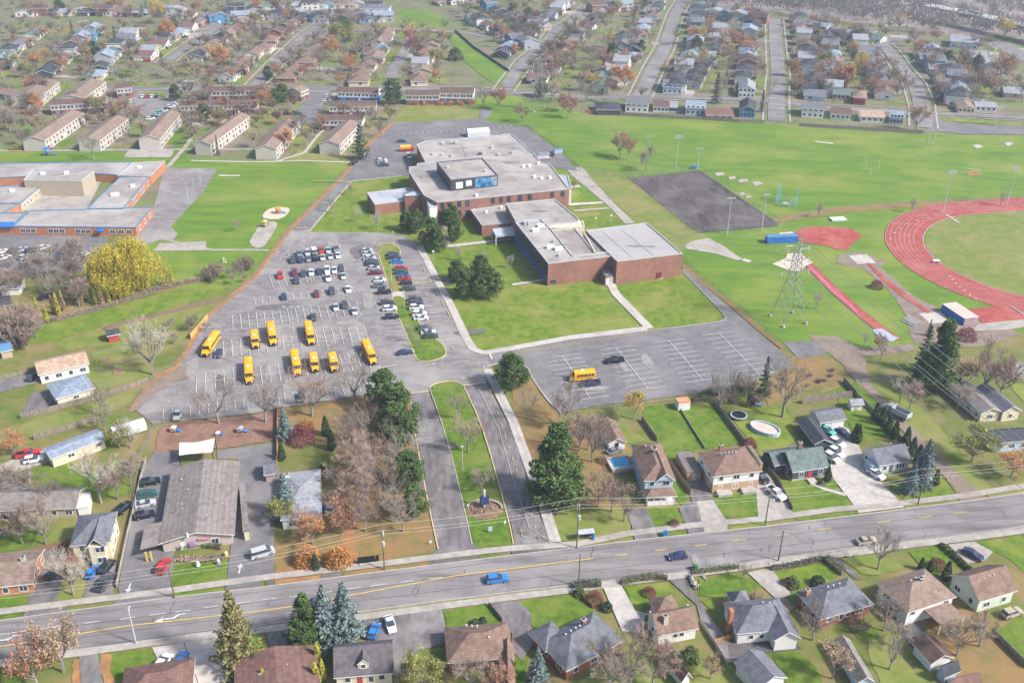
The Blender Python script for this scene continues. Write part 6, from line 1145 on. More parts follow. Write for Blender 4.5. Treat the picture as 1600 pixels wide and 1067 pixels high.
# --- school buses
byel = mat('bus_yellow', (.72, .36, .015), (.80, .42, .02), .8, .4, coord='obj'); byel2 = mat('bus_roof_yellow', (.78, .44, .06), (.85, .52, .10), .8, .4, coord='obj')
def make_bus(L, label_name='school_bus'):
    r = empty(label_name, (0, 0, 0)); w = 2.45; hz_ = L / 2; nose = hz_ - (1.7 if L > 9 else 1.2); b = MB().m(byel)
    pr = [(-w / 2, .55), (w / 2, .55), (w / 2, 2.55), (w / 2 * .93, 2.85), (w / 2 * .7, 3.02), (0, 3.1), (-w / 2 * .7, 3.02), (-w / 2 * .93, 2.85), (-w / 2, 2.55)]
    n = len(pr); k = len(b.v)
    for x in (-hz_, nose): b.v += [(x, y, z) for y, z in pr]
    for i in range(n): j = (i + 1) % n; b.f.append((k + j, k + i, k + n + i, k + n + j)); b.mi.append(b.cur)
    b.f.append(tuple(k + i for i in range(n))); b.mi.append(0); b.f.append(tuple(k + n + i for i in range(n - 1, -1, -1))); b.mi.append(0)
    b.build('body', r)
    b = MB().m(byel); loft(b, [(nose, .5, .92), (nose, 1.75, .9), (hz_ - .5, 1.55, .78), (hz_ - .05, 1.3, .72), (hz_, .6, .74)], w); hd = b.build('hood', r)
    b = MB().m(black); b.box(hz_ - .06, hz_ + .03, -.55, .55, .7, 1.25); b.build('grille', hd)
    b = MB().m(black); b.box(hz_ - .05, hz_ + .15, -1.1, 1.1, .4, .65); b.build('bumper', r)
    b = MB().m(glass); b.box(nose - .05, nose + .05, -1.05, 1.05, 1.75, 2.6); b.build('windshield', r)
    b = MB().m(black); b.box(nose - .12, nose + .1, -1.1, 1.1, 2.62, 2.86); b.build('light_bar', r)
    for s in (-1, 1):
        nwin = int((nose + hz_ - .6) / 1.05)
        for i in range(nwin): x = -hz_ + .4 + i * 1.05; b = MB().m(glass); b.box(x, x + .85, s * w / 2 - .02 - (.04 if s < 0 else 0), s * w / 2 + .02 + (.04 if s > 0 else 0), 1.75, 2.4); b.build('window', r)
        b = MB().m(black); b.box(-hz_, nose, s * w / 2 - .02, s * w / 2 + .03, 1.35, 1.45); b.build('rub_rail', r)
        b = MB().m(lampw); b.box(hz_ - .05, hz_ + .02, s * .75 - .14, s * .75 + .14, .85, 1.1); b.build('headlight', r)
        b = MB().m(black); b.bar((nose + .4, s * 1.0, 1.6), (nose + .7, s * 1.45, 1.95), .05); b.box(nose + .62, nose + .72, s * 1.45 - .15, s * 1.45 + .15, 1.7, 2.2); b.build('mirror', r)
    b = MB().m(glass); b.box(-hz_ - .03, -hz_ + .05, -.8, .8, 1.75, 2.5); b.build('rear_window', r)
    b = MB().m(wht); b.box(-.45, .45, -.4, .4, 3.06, 3.2); b.build('roof_hatch', r)
    wheels(r, (-hz_ + 2.6, hz_ - 1.0), w * .98, .5, 12, .3); return r
BB = Proto(make_bus(11.6)); SBs = Proto(make_bus(7.4, 'small_school_bus'))
def at(px, py, dx=0): return G(px, py)
for px, py, az, l, P_ in ((330,545,-93,'yellow school bus parked at a slant on the left edge of the lot',BB),(425.5,529,-73,'long yellow school bus, right one of the two at upper centre left',BB),(399,538,-73.5,'short yellow school bus left of a long one in the upper row',SBs),(484.5,528,-74,'long yellow school bus, rightmost of the upper row',BB),(389.5,587,-75,'long yellow school bus, leftmost of the lower row',BB),(463,575,-74,'long yellow school bus in the lower row left of two short ones',BB),(491.5,574,-74.5,'short yellow school bus, left of the two short ones',SBs),(521.5,574,-74.5,'short yellow school bus, right of the two short ones',SBs),(577.5,558,-70,'long yellow school bus, rightmost in the lot beside the island',BB),(909,594,192,'short yellow school bus beside a dark pickup in the right lot',SBs)):
    c = G(px, py); P_.put((c[0], c[1], .22), radians(az), l, None, None, 'school bus')
# red and yellow truck behind the school
r = empty('box_truck', (*G(636,237), .25), radians(8), 'red and yellow truck parked behind the school', 'truck'); b = MB().m(paint('truck_yellow', (.75, .5, .05))); b.box(-3.2, 2.0, -1.2, 1.2, 1.6, 2.7); b.build('cargo_box', r); b = MB().m(paint('red', PAINT['red'])); b.box(-3.3, 3.4, -1.2, 1.2, .5, 1.6); loft(b, [(2.1,1.6,1),(2.1,2.4,.95),(2.9,2.4,.9),(3.4,1.6,.95)], 2.4); b.build('body', r); wheels(r, (-2, 2.4), 2.4, .45)
# dump truck on the corridor
r = empty('dump_truck', (*G(1399,650), .2), radians(127), 'grey dump truck parked on the grass corridor under the power lines', 'truck'); gm = flat('dump_steel', (.38, .42, .46), .5)
b = MB().m(gm); b.box(-3.9, .9, -1.25, 1.25, 1.1, 1.3)
for y0, y1 in ((-1.25, -1.1), (1.1, 1.25)): b.box(-3.9, .9, y0, y1, 1.3, 2.6)
b.box(-3.95, -3.75, -1.25, 1.25, 1.3, 2.6); b.box(.8, 1.0, -1.25, 1.25, 1.3, 3.0); b.build('dump_bed', r)
b = MB().m(flat('dump_cab_paint', (.30, .31, .34), .5)); loft(b, [(1.3,.9,1),(1.3,2.7,.9),(2.5,2.7,.88),(2.9,1.9,.95),(4.0,1.7,.8),(4.1,.9,.8)], 2.3); b.build('cab', r); b = MB().m(glass); b.box(2.45, 2.78, -.9, .9, 1.95, 2.5); b.build('windshield', r); b = MB().m(dirt); b.box(-3.7, .7, -1.1, 1.1, 1.3, 1.5); b.build('load', r); wheels(r, (-3.0, -1.8, 3.2), 2.4, .5)
# ================================================================ TOWNHOUSES AND THE FAR DISTRICTS
TW = wallm('town_cream', (.52, .48, .43)); TW2 = wallm('town_mauve', (.50, .47, .47))
def town(label, A, B_, C_, units, ax='y', wm=None, low=None, name='townhouse_row'):
    c, L, w, az = rect3(A, B_, C_, 5.4); r = house_at(name, label, c, L, w, az, 5.4, 1.7, wm or TW, RLB if ax == 'y' else RDKB, axis=ax, wins=(), cat='townhouses', oh=.35)
    x0, x1, y0, y1 = -L / 2, L / 2, -w / 2, w / 2; sides = (((x1, y0), (x1, y1)), ((x0, y1), (x0, y0))) if ax == 'y' else (((x0, y0), (x1, y0)),)
    bm_ = MB().m(low or brick); bm_.prism([(x0 - .05, y0 - .05), (x1 + .05, y0 - .05), (x1 + .05, y1 + .05), (x0 - .05, y1 + .05)], 0, 2.6, top=False); bm_.build('lower_wall', r)
    for a, q in sides:
        d = dist(a, q)
        for k in range(units):
            t = (k + .5) / units * d; win_box(r, a, q, t - d / units * .22, 3.4, 1.2, 1.1, pane=False); win_box(r, a, q, t + d / units * .22, 3.4, 1.2, 1.1, pane=False)
            win_box(r, a, q, t - d / units * .2, .9, 1.8, 1.3, pane=False, out=.08); door_box(r, a, q, t + d / units * .25, .95, 2.05, [SBL, SR, wht, SDG][k % 4], handle=False)
    return r
t1 = lambda l: C(0, 0, K, l); t2 = lambda l: C(400, 0, K, l)
def tt(f, *p): q = f(list(p)); return q[0], q[1], q[2]
town('cream townhouse row, first from the left facing the schoolyard', *tt(t1, (160,852), (275,868), (515,700)), 6, low=TW)
town('cream townhouse row, second from the left facing the schoolyard', *tt(t1, (490,862), (612,870), (790,735)), 5, low=TW)
town('cream townhouse row, third from the left with cars parked behind', *tt(t1, (868,845), (985,858), (1118,700)), 6, low=TW)
town('cream townhouse row, fourth from the left beside a dark spruce', *tt(t1, (1177,905), (1300,893), (1540,720)), 6, low=TW)
town('cream townhouse row, fifth from the left behind an orange-brown tree', *tt(t2, (5,905), (122,920), (270,745)), 6, low=TW)
town('cream townhouse row at the corner beside the broad conifer', *tt(t2, (395,882), (515,893), (640,765)), 5, low=TW)
town('long pale townhouse row with red-brown roof beyond a big bare tree', (318,143), (408,142), (405,137), 7, 'x')
town('long townhouse row half hidden by orange trees', (281,166), (402,163), (399,158), 9, 'x')
town('pale townhouse row just below the avenue', (527,144), (589,146), (587,139), 5, 'x', SW, blue)
town('pale townhouse row, second below the avenue', (514,167), (587,166), (584,159), 6, 'x', SW)
town('pale townhouse row, third below the avenue behind bare trees', (502,188), (566,189), (563,181), 5, 'x', SW)
town('brown-brick townhouse row behind the schoolyard hedge', (634,149), (686,149), (684,143), 5, 'x', TW2)
town('white townhouse row with blue lower walls behind the schoolyard', (687,146), (739,147), (735,139), 5, 'x', SW, SBL)
town('red-roofed townhouse block at the end of the lane', (182,140), (205,137), (202,131), 2, 'x', TW2)
town('tan gabled townhouse block near the striped lawns', *tt(t2, (190,560), (275,570), (285,545)), 2)
town('long townhouse row with terracotta roof under the orange trees at left', (78,165), (165,160), (163,154), 7, 'x', TW2); town('townhouse row angled behind the first schoolyard row', (20,150), (62,152), (92,128), 4, low=TW)
town('townhouse row angled above the second schoolyard row', (92,152), (130,154), (165,128), 4, low=TW)
# prototypes of distant houses
FH = []
ROADQ = []
for p_, w_ in STR.values():
    q_ = smooth(GL(p_), 3, False)
    for i in range(len(q_) - 1):
        n_ = max(1, int(dist(q_[i], q_[i + 1]) / 4)); ROADQ += [(*lerp(q_[i], q_[i + 1], k / n_), w_ / 2) for k in range(n_)]
PARKS = [GL([(700,48),(716,48),(750,76),(806,112),(806,132),(785,137),(765,134),(740,116),(715,92),(700,66)]), GL([(618,8),(668,12),(712,30),(708,48),(618,48)])]
def in_park(x, y):
    for p in PARKS:
        c = False
        for i in range(len(p)):
            (a, d), (e, f) = p[i - 1], p[i]
            if (d > y) != (f > y) and x < (e - a) * (y - d) / (f - d) + a: c = not c
        if c: return True
    return False
def near_road(x, y, m): return in_park(x, y) or any(abs(x - a) < w + m and abs(y - c) < w + m for a, c, w in ROADQ)
ROOFN = {'brown': RB, 'tan': RLB, 'slate': RG, 'pale grey': RLG, 'charcoal': RDK, 'red-brown': RRD, 'green-grey': RGN, 'blue-grey': RBL, 'dark': RDKB}
WALLN = {'white': SW, 'cream': SC_, 'pale blue': SB, 'grey': SG, 'beige': ST, 'pale green': SGN, 'blue': SBL, 'red brick': brick, 'dark grey': SDG}
def farhouse(wn, rn, kind, axis, st, L=11.5, w=8.5):
    o = house_at('house', None, (0, 0), L, w, 0, 2.9 if st == 1 else 5.3, 1.9, WALLN[wn], ROOFN[rn], kind=kind, axis=axis, storeys=st, detail=1, wins=[('F', .2, 1.0, 1.3, 1.2), ('F', .8, 1.0, 1.5, 1.2), ('R', .3, 1.0, 1.1, 1.1), ('L', .6, 1.0, 1.1, 1.1)] + ([('F', .2, 3.6, 1.2, 1.1), ('F', .8, 3.6, 1.2, 1.1)] if st == 2 else []), cat='house')
    d = MB().m(SR if wn == 'white' else wht); d.box(-.6, .4, -w / 2 - .06, -w / 2 + .02, .1, 2.1); d.build('door', o)
    return (Proto(o), wn, rn, kind, st)
SPEC = [('white', 'slate', 'gable', 'x', 1), ('cream', 'brown', 'hip', 'x', 1), ('red brick', 'brown', 'hip', 'x', 1), ('white', 'pale grey', 'gable', 'y', 2), ('pale blue', 'slate', 'gable', 'y', 1), ('beige', 'tan', 'gable', 'x', 1), ('grey', 'charcoal', 'gable', 'x', 1), ('white', 'brown', 'gable', 'x', 1), ('red brick', 'dark', 'gable', 'x', 2), ('pale green', 'green-grey', 'gable', 'x', 1), ('blue', 'slate', 'gable', 'y', 2), ('cream', 'blue-grey', 'hip', 'x', 1), ('white', 'charcoal', 'hip', 'x', 2), ('beige', 'pale grey', 'gable', 'y', 1), ('grey', 'blue-grey', 'gable', 'x', 2), ('white', 'red-brown', 'gable', 'y', 1), ('dark grey', 'charcoal', 'gable', 'x', 1)]
for s in SPEC: FH.append(farhouse(*s))
TK = ['thick'] * 5 + ['bare'] * 5 + ['slim', 'orange', 'rust', 'tan', 'tan', 'spruce', 'olive', 'thick', 'bare', 'rust', 'yellow', 'pine']
TNAME = {'thick': 'dense bare tree', 'bare': 'bare tree', 'slim': 'thin bare tree', 'orange': 'orange tree', 'rust': 'rust-coloured tree', 'tan': 'tan tree', 'spruce': 'dark spruce', 'olive': 'olive-green tree', 'yellow': 'yellow tree', 'pine': 'dark pine', 'maroon': 'maroon tree', 'cedar': 'dark cedar'}
def hrow(line, side, n, where, off=17, specs=None, treep=1.0, skip=(), az_off=0, jit=1.2, carp=.35, rnd=R, t0=.02, t1=1.0, grp=None):
    q = GL(line); cum = [0]
    for i in range(1, len(q)): cum.append(cum[-1] + dist(q[i - 1], q[i]))
    for k in range(n):
        if k in skip: continue
        s = (t0 + (t1 - t0) * (k + .5) / n) * cum[-1]; i = max(j for j in range(len(q) - 1) if cum[j] <= s); u = ((q[i + 1][0] - q[i][0]) / (cum[i + 1] - cum[i]), (q[i + 1][1] - q[i][1]) / (cum[i + 1] - cum[i])); p = (q[i][0] + u[0] * (s - cum[i]), q[i][1] + u[1] * (s - cum[i]))
        nn = (-u[1] * side, u[0] * side); c = (p[0] + nn[0] * off + rnd.gauss(0, jit), p[1] + nn[1] * off + rnd.gauss(0, jit))
        if in_park(*c) or in_park(c[0] - 8, c[1]) or in_park(c[0] + 8, c[1]) or in_park(c[0], c[1] - 9): continue
        pr, wn, rn, kind, st = FH[rnd.choice(specs) if specs else rnd.randrange(len(FH))]; face = atan2(nn[1], nn[0]) - pi / 2 + rnd.gauss(0, .02)
        o = ORD[k]; h = pr.put((*c, 0), face + az_off, f'{wn} house, {rn} {kind} roof, {o} from near end {where}', (rnd.uniform(1.12, 1.38), rnd.uniform(1.1, 1.38), rnd.uniform(1.0, 1.18)), grp or ('houses ' + where), 'house')
        if rnd.random() < treep: tk = rnd.choice(TK); d = off + rnd.uniform(8, 12); a = rnd.uniform(-6, 6); in_park(p[0] + nn[0] * d, p[1] + nn[1] * d) or tree(tk, 0, 0, rnd.uniform(8, 13.5), f'{TNAME[tk]} behind the {o} house {where}', 'trees ' + where, world=(p[0] + nn[0] * d + u[0] * a, p[1] + nn[1] * d + u[1] * a))
        if rnd.random() < treep * .42: tk = rnd.choice(TK[:12]); d = off - rnd.uniform(7, 9); tree(tk, 0, 0, rnd.uniform(7, 11.5), f'{TNAME[tk]} on the street side of the {o} house {where}', 'trees ' + where, world=(p[0] + nn[0] * d + u[0] * rnd.uniform(3, 7), p[1] + nn[1] * d + u[1] * 4))
        if rnd.random() < carp: co = rnd.choice(['white', 'silver', 'black', 'charcoal', 'navy', 'red', 'grey']); d = off - rnd.uniform(4, 8); car(rnd.choice(['sedan', 'suv', 'hatchback']), co, 0, 0, math.degrees(face) + 90, f'{co} car parked by the {o} house {where}', 'cars ' + where, world=(p[0] + nn[0] * d - u[0] * 7.5, p[1] + nn[1] * d - u[1] * 7.5), small=True)
S_ = {k: v[0] for k, v in STR.items()}
BR = [2, 2, 8, 2, 7, 1]; GEN = None
hrow(S_['central_street'], 1, 15, 'left of the central street', 19); hrow(S_['central_street'], -1, 15, 'right of the central street', 19)
hrow(S_['park_street'], 1, 12, 'left of the park street', 19, t0=.1); hrow(S_['park_street'], -1, 12, 'right of the park street', 19, t0=.05)
hrow(S_['east_street'][1:], 1, 12, 'left of the east street', 20); hrow(S_['east_street'][1:], -1, 12, 'right of the east street', 20)
hrow([(1440,165),(1428,130),(1410,109),(1392,83),(1380,70)], 1, 9, 'left of the bending street', 19, skip=()); hrow([(1440,165),(1428,130),(1410,109),(1392,83)], -1, 9, 'right of the bending street', 19)
hrow([(1545,165),(1520,120),(1490,85)], 1, 7, 'inside the right corner block', 14, treep=1); hrow([(1640,160),(1600,120),(1570,90)], 1, 6, 'left of the edge road', 20, specs=[0, 5, 13, 4], treep=1)
hrow([(1090,145),(1120,85),(1135,45)], 1, 10, 'in the middle inner row', 3, treep=.9, carp=.1, specs=[5, 6, 7, 9, 13])
hrow([(1310,155),(1308,100),(1300,60)], 1, 9, 'in the east inner row', 3, treep=.9, carp=.1)
hrow([(935,150),(965,100),(985,60)], 1, 8, 'in the west inner row', 3, treep=1, carp=.1, specs=[0, 5, 6, 9])
hrow(S_['second_street'][:5], 1, 10, 'left of brick house street', 18, specs=BR); hrow(S_['second_street'][:5], -1, 10, 'right of brick house street', 18, specs=BR)
hrow(S_['third_street'], 1, 9, 'left of red-tree street', 18, specs=[1, 5, 7, 11, 2, 8]); hrow(S_['third_street'][:4], -1, 6, 'right of red-tree street', 18, specs=[3, 5, 1], treep=1)
hrow(S_['west_street'], -1, 8, 'right of the west street', 18, specs=[1, 2, 6, 5]); hrow(S_['west_street'], 1, 8, 'left of the west street', 18)
hrow([(90,125),(130,85),(170,50)], 1, 8, 'in the second left block', 8, treep=.9); hrow([(165,128),(200,85),(235,50)], 1, 8, 'in the third left block', 8, treep=.9); hrow([(5,120),(45,80),(85,50)], 1, 8, 'in the first left block', 8, treep=.9)
hrow([(10,150),(70,160)], 1, 2, 'by the left lane', 0, specs=[5])
hrow([(330,40),(420,34),(520,40),(610,38)], 1, 15, 'beyond the far cross street', 12, specs=[3, 10, 0, 12, 4, 14], treep=.9); hrow([(20,28),(150,26),(300,30)], 1, 14, 'in the upper-left row', 8, treep=1); hrow([(350,18),(480,16),(620,14)], 1, 11, 'in the farthest centre row', 8, treep=1)
hrow([(720,30),(780,60),(815,80)], 1, 7, 'beside the park strip', 6, treep=1.0); hrow([(745,12),(800,35),(838,50)], 1, 6, 'behind park strip houses', 6, treep=1)
hrow([(930,22),(1000,16)], 1, 5, 'in the farthest right row', 8, treep=.9); hrow([(1090,30),(1190,38)], 1, 6, 'near the distant wood', 6, treep=1); hrow([(1240,45),(1330,60),(1370,66)], 1, 8, 'along the wood edge', 3, treep=1); hrow([(690,10),(740,5)], 1, 3, 'at the top beside park', 6)
# the row between the playing field and the avenue, one by one
FR = [('dark_house', 'dark slate-roofed house behind the field fence beside a small green tree', (933,173), (970,172), (966,160), 3.0, 1.8, SDG, RDK, 'hip', 1), ('white_hall', 'white two-storey block with grey roof behind the field fence', (977,164), (1013,164), (1015,153), 4.6, 1.4, SW, RG, 'gable', 2), ('brown_roof_house', 'brown-roofed white house right of the white block', (1021,167), (1045,168), (1046,157), 3, 1.6, SW, RDKB, 'gable', 1), ('pale_house', 'small pale house right of the brown-roofed one', (1046,168), (1058,168), (1058,159), 3, 1.5, SB, RLG, 'gable', 1), ('blue_decked_house', 'blue-grey house with deck above the field fence', (1072,168), (1102,170), (1102,158), 4, 1.5, SB, RBL, 'gable', 2), ('brown_shed', 'red-brown roofed garage behind the field fence', (1104,180), (1146,181), (1142,170), 2.8, 1.2, ST, RRD, 'gable', 1), ('bright_blue_house', 'bright blue steep-gabled house by the field fence', (1156,172), (1180,173), (1180,160), 4.2, 2.6, SBL, RDK, 'gable', 2), ('white_gable_house', 'white house with slate roof nearest the east street end', (1254,172), (1288,172), (1287,162), 4.8, 1.6, SW, RG, 'gable', 2), ('mauve_roof_house', 'white bungalow with mauve-brown roof behind the field fence', (1299,179), (1329,180), (1328,169), 3, 1.5, SW, RDKB, 'gable', 1), ('tan_roof_house', 'house with tan roof and blue shutters behind the field fence', (1346,182), (1382,184), (1380,174), 3, 1.3, SW, RTN, 'gable', 1), ('blue_grey_house', 'pale blue house at the right end of the field fence', (1391,184), (1412,185), (1412,175), 3.6, 1.5, SB, RBL, 'gable', 2), ('white_street_house', 'white gabled house on the far side of the avenue', (1155,140), (1180,141), (1180,130), 4.8, 2.4, SW, RLG, 'gable', 2), ('teal_roof_house', 'pale blue house with slate roof left of the avenue crossing', (1036,135), (1066,137), (1066,124), 4, 1.6, SB, RG, 'gable', 2), ('green_roof_house', 'beige bungalow with green-grey roof across the avenue', (1302,148), (1328,149), (1328,140), 3, 1.4, ST, RGN, 'gable', 1), ('red_house', 'red-fronted house across the avenue', (1334,153), (1353,154), (1353,143), 4, 1.5, SR, RLB, 'hip', 1), ('salmon_bungalow', 'tan-roofed bungalow angled at the corner of the avenue', (1498,168), (1524,170), (1505,143), 3, 1.2, SC_, RLB, 'gable', 1), ('white_bungalow', 'white mobile-style bungalow near the right-hand lamp', (1525,166), (1558,168), (1556,160), 2.8, .9, SW, RLG, 'gable', 1), ('grey_hall', 'long grey flat-roofed building near the far wood', (1486,68), (1530,68), (1528,58), 4.5, .3, SB, RLG, 'hip', 1), ('white_apartments', 'white apartment block with dark windows at the top centre', (562,14), (608,14), (606,7), 9, 1.5, SW, RG, 'hip', 3)]
for n, l, A, B_, C_, z, rh, wm, rm, kd, st in FR:
    H_(n, l, A, B_, C_, z, rh, wm, rm, kind=kd, storeys=st, detail=1, dense=4.5, axis='y' if n in ('bright_blue_house', 'white_gable_house' if 0 else '_', 'salmon_bungalow', 'white_street_house') else 'x', shrink=0, wins=[('F', (k + .5) / 4, 1.0 + 2.8 * f, 1.2, 1.2) for k in range(4) for f in range(st)] + [('R', .4, 1.2, 1, 1)])
# fill trees standing out between the blocks
for px, py, h, k, l in ((345,108,16,'orange','large orange tree above the long townhouse row'),(250,38,17,'yellow','big yellow tree in the upper left district'),(262,66,16,'orange','big orange tree below the yellow one in the upper left'),(435,25,18,'tan','tall golden-brown tree by the far cross street'),(535,78,20,'olive','huge olive-brown tree behind the brick houses'),(520,92,15,'orange','orange-tan tree before the huge olive tree'),(500,112,13,'thick','dense bare tree behind the brick houses'),(542,108,12,'bare','bare tree beside a cream brick house'),(647,95,17,'maroon','deep red-brown tree left of the park strip'),(642,72,15,'orange','pale orange tree behind the red-brown one'),(690,75,14,'tan','tan-leaved tree beside the park strip'),(668,66,13,'thick','dense bare tree at the top left of the park strip'),(712,94,8,'bush','dark round evergreen on the edge of the park strip'),(420,125,9,'pine','dark pine near the striped townhouse lawns'),(443,160,11,'pine','dark pine behind the striped lawn row'),(430,175-10,10,'pine','dark pine left of its twin behind the lawns'),(310,133,14,'tan','large tan-mauve tree at the left end of the long row'),(275,158,10,'pine','dark pine at the corner of the townhouse parking'),(254,102,9,'spruce','dark round evergreen on the west street corner'),(415,172,13,'orange','orange tree between the townhouse rows'),(450,236,12,'orange','orange-brown tree before the fifth townhouse row'),(470,215,13,'thick','grey bare tree right of the fifth townhouse row'),(500,208,10,'rust','rusty tree beside the townhouse lane'),(202,222,11,'bare','bare tree in front of the second townhouse'),(147,250,13,'bare','bare tree on the schoolyard edge at the left'),(225,215,10,'tan','yellowish bare tree between two townhouse rows'),(215,190,11,'thick','mauve bare tree by the townhouse parking lot'),(300,205,11,'thick','mauve tree between third and fourth townhouse rows'),(345,195,10,'olive','green tree behind the fourth townhouse row'),(320,190,10,'pine','dark evergreen between the townhouse rows'),(555,195,12,'thick','bare tree at the end of the third pale row'),(580,200,13,'thick','dense bare tree by the townhouse hedge'),(540,185,11,'thick','bare tree before the pale townhouse rows'),(595,215,9,'thick','brown bare tree against the lot fence'),(755,170,13,'bare','bare tree at the rear driveway gate'),(780,172,14,'rust','orange-brown bare tree by the rear driveway'),(847,152,12,'pine','dark pine beneath the far power lines'),(862,160,13,'thick','bare tree under the far power lines'),(888,185,13,'rust','rust-topped tree on the field edge'),(880,175,12,'rust','rust-topped tree behind the field-edge one'),(915,160,11,'thick','mauve bare tree behind the dark roof'),(950,150,13,'thick','broad mauve tree above the dark slate roof'),(975,140,15,'orange','big orange tree left of the central street'),(925,143,11,'yellow','yellow tree among mauve trees'),(990,105,9,'maroon','crimson tree beside parked cars on the central street'),(897,62,14,'spruce','tall dark spruce beside the park-side street'),(1002,82,9,'pine','round dark evergreen by the central street'),(1118,162,17,'spruce','tall dark spruce on the avenue right of the blue roof'),(1190,175,12,'spruce','dark spruce beside the bright blue house'),(1150,152,9,'spruce','dark slim spruce near the white gabled house'),(1320,140,17,'orange','very large orange tree beyond the avenue'),(1308,138,13,'spruce','dark spruce before the very large orange tree'),(1430,205,15,'tan','tan bare tree over the end of the field fence'),(1410,150,15,'thick','tall bare tree at the bend of the corner street'),(1460,155,8,'rust','rust tree on the corner lawn'),(1472,158,10,'spruce','narrow dark conifer on the corner lawn'),(1560,130,19,'rust','enormous rust-pink tree at the right'),(1550,155,16,'tan','tan tree in front of the enormous rust-pink one'),(1567,65,17,'yellow','golden tree standing before the far wood'),(1525,115,12,'pine','dark evergreen mass left of the rust-pink tree'),(1478,93,7,'orange','bright orange small tree in the right block'),(1595,160,12,'thick','bare tree at the right edge by the avenue'),(1240,150,12,'tan','tan-orange tree at the corner of the east street'),(1238,120,12,'orange','orange tree beside the east street'),(1204,150,12,'bare','bare tree left of the east street crossing'),(1160,85,14,'orange','wide orange-tan tree left of the east street'),(1080,70,14,'orange','orange-pink tree by the central street'),(20,110,12,'olive','yellow-olive tree at the left edge'),(60,180,12,'orange','orange-olive tree by the terracotta row'),(150,178,11,'olive','olive tree at the end of the terracotta row'),(15,205,14,'thick','big mauve tree at the left edge below the townhouses'),(60,215,13,'tan','tan tree left of the first townhouse'),(40,235,9,'thick','mauve shrub-tree by the schoolyard hedge')):
    tree(k, px, py, h, l, wide=1.15 if h > 14 else 1.0)
for i in range(22): tree('orangebush' if i % 3 else 'scrub', 640 + i * 4.8, 163 + R.uniform(-2, 2), R.uniform(1.6, 2.6), 'orange-brown bush in the hedge behind the school field', 'bushes of the hedge behind the school field', wide=1.3)
# distant woods: one uncountable mass
rnd = random.Random(5); b = MB(); cols = [leafmat('wood_mauve', (.38, .33, .31), .12), leafmat('wood_grey', (.34, .31, .30), .12), leafmat('wood_tan', (.42, .35, .25), .12), leafmat('wood_green', (.22, .25, .15), .15)]
def woodtree(x, y, h):
    b.m(rnd.choices(cols, (5, 5, 2, .3))[0]); Rr = h * rnd.uniform(.28, .4)
    for j in range(34):
        v = Vector((rnd.gauss(0, 1), rnd.gauss(0, 1), rnd.gauss(0, .8))).normalized() * rnd.uniform(.3, 1.0); p = Vector((x + v.x * Rr, y + v.y * Rr, h * .6 + v.z * h * .3)); blade(b, p, p + Vector((v.x * 1.2 + rnd.gauss(0, .5), v.y * 1.2 + rnd.gauss(0, .5), rnd.uniform(1.2, 3.0))), .3)
for i in range(2600):
    px = rnd.uniform(1080, 1720); lim = 18 + max(0, (px - 1150)) * .115; py = rnd.uniform(-75, lim)
    if -6 < py - (15 + (px - 1480) * .213) < 9 and px > 1440: continue
    c = G(px, py); woodtree(c[0], c[1], rnd.uniform(11, 17))
for i in range(1000):
    px = rnd.uniform(-40, 1100); py = rnd.uniform(-70, 5); c = G(px, py); woodtree(c[0], c[1], rnd.uniform(8, 14))
tag(b.build('distant_woods'), 'hazy mass of bare woodland along the far edge', None, None, 'stuff')
# further bare trees of the districts, past the 300 largest: one uncountable object
b = MB(); cs_ = [twigm, twig2, leafmat('far_mauve', (.33, .28, .27), .15), leafmat('far_tan', (.40, .29, .19)), leafmat('far_rust', (.40, .24, .16))]
for i in range(560):
    px, py = rnd.choice([(rnd.uniform(0, 610), rnd.uniform(8, 128)), (rnd.uniform(0, 560), rnd.uniform(20, 200)), (rnd.uniform(850, 1600), rnd.uniform(20, 160)), (rnd.uniform(900, 1600), rnd.uniform(20, 160)), (rnd.uniform(620, 850), rnd.uniform(5, 60)), (rnd.uniform(800, 900), rnd.uniform(30, 120))])
    x, y = G(px, py)
    if near_road(x, y, 2) or (620 < px < 705 and py < 50): continue
    FARB.append((x, y, rnd.uniform(8, 14)))
TWC = [(x.location.x, x.location.y) for x in bpy.data.objects if x.name.startswith('townhouse_row')]
for i in range(150):
    px, py = rnd.uniform(0, 600), rnd.uniform(148, 232); x, y = G(px, py)
    if near_road(x, y, 1) or (190 < px < 285 and 148 < py < 194) or any(abs(x - a) < 11 and abs(y - c) < 17 for a, c in TWC) or (px > 560 and py > 190): continue
    FARB.append((x, y, rnd.uniform(7, 11)))
for x, y, h in FARB:
    b.m(bark_g); b.bar((x, y, 0), (x, y, h * .45), .2, n=3); b.m(rnd.choices(cs_, (5, 4, 3, 2, 1))[0])
    for k in range(30):
        v = Vector((rnd.gauss(0, 1), rnd.gauss(0, 1), rnd.gauss(.3, .8))).normalized(); p = Vector((x, y, h * .38)); q = p + Vector((v.x * h * .42, v.y * h * .42, abs(v.z) * h * .3 + h * .28)) * rnd.uniform(.6, 1); blade(b, p, q, .12)
        for j in range(11): s_ = p.lerp(q, rnd.uniform(.4, 1)); blade(b, s_, s_ + Vector((rnd.gauss(0, .8), rnd.gauss(0, .8), rnd.gauss(.4, .6))), .1)
tag(b.build('distant_bare_trees'), 'haze of smaller bare trees between the far houses', None, None, 'stuff')
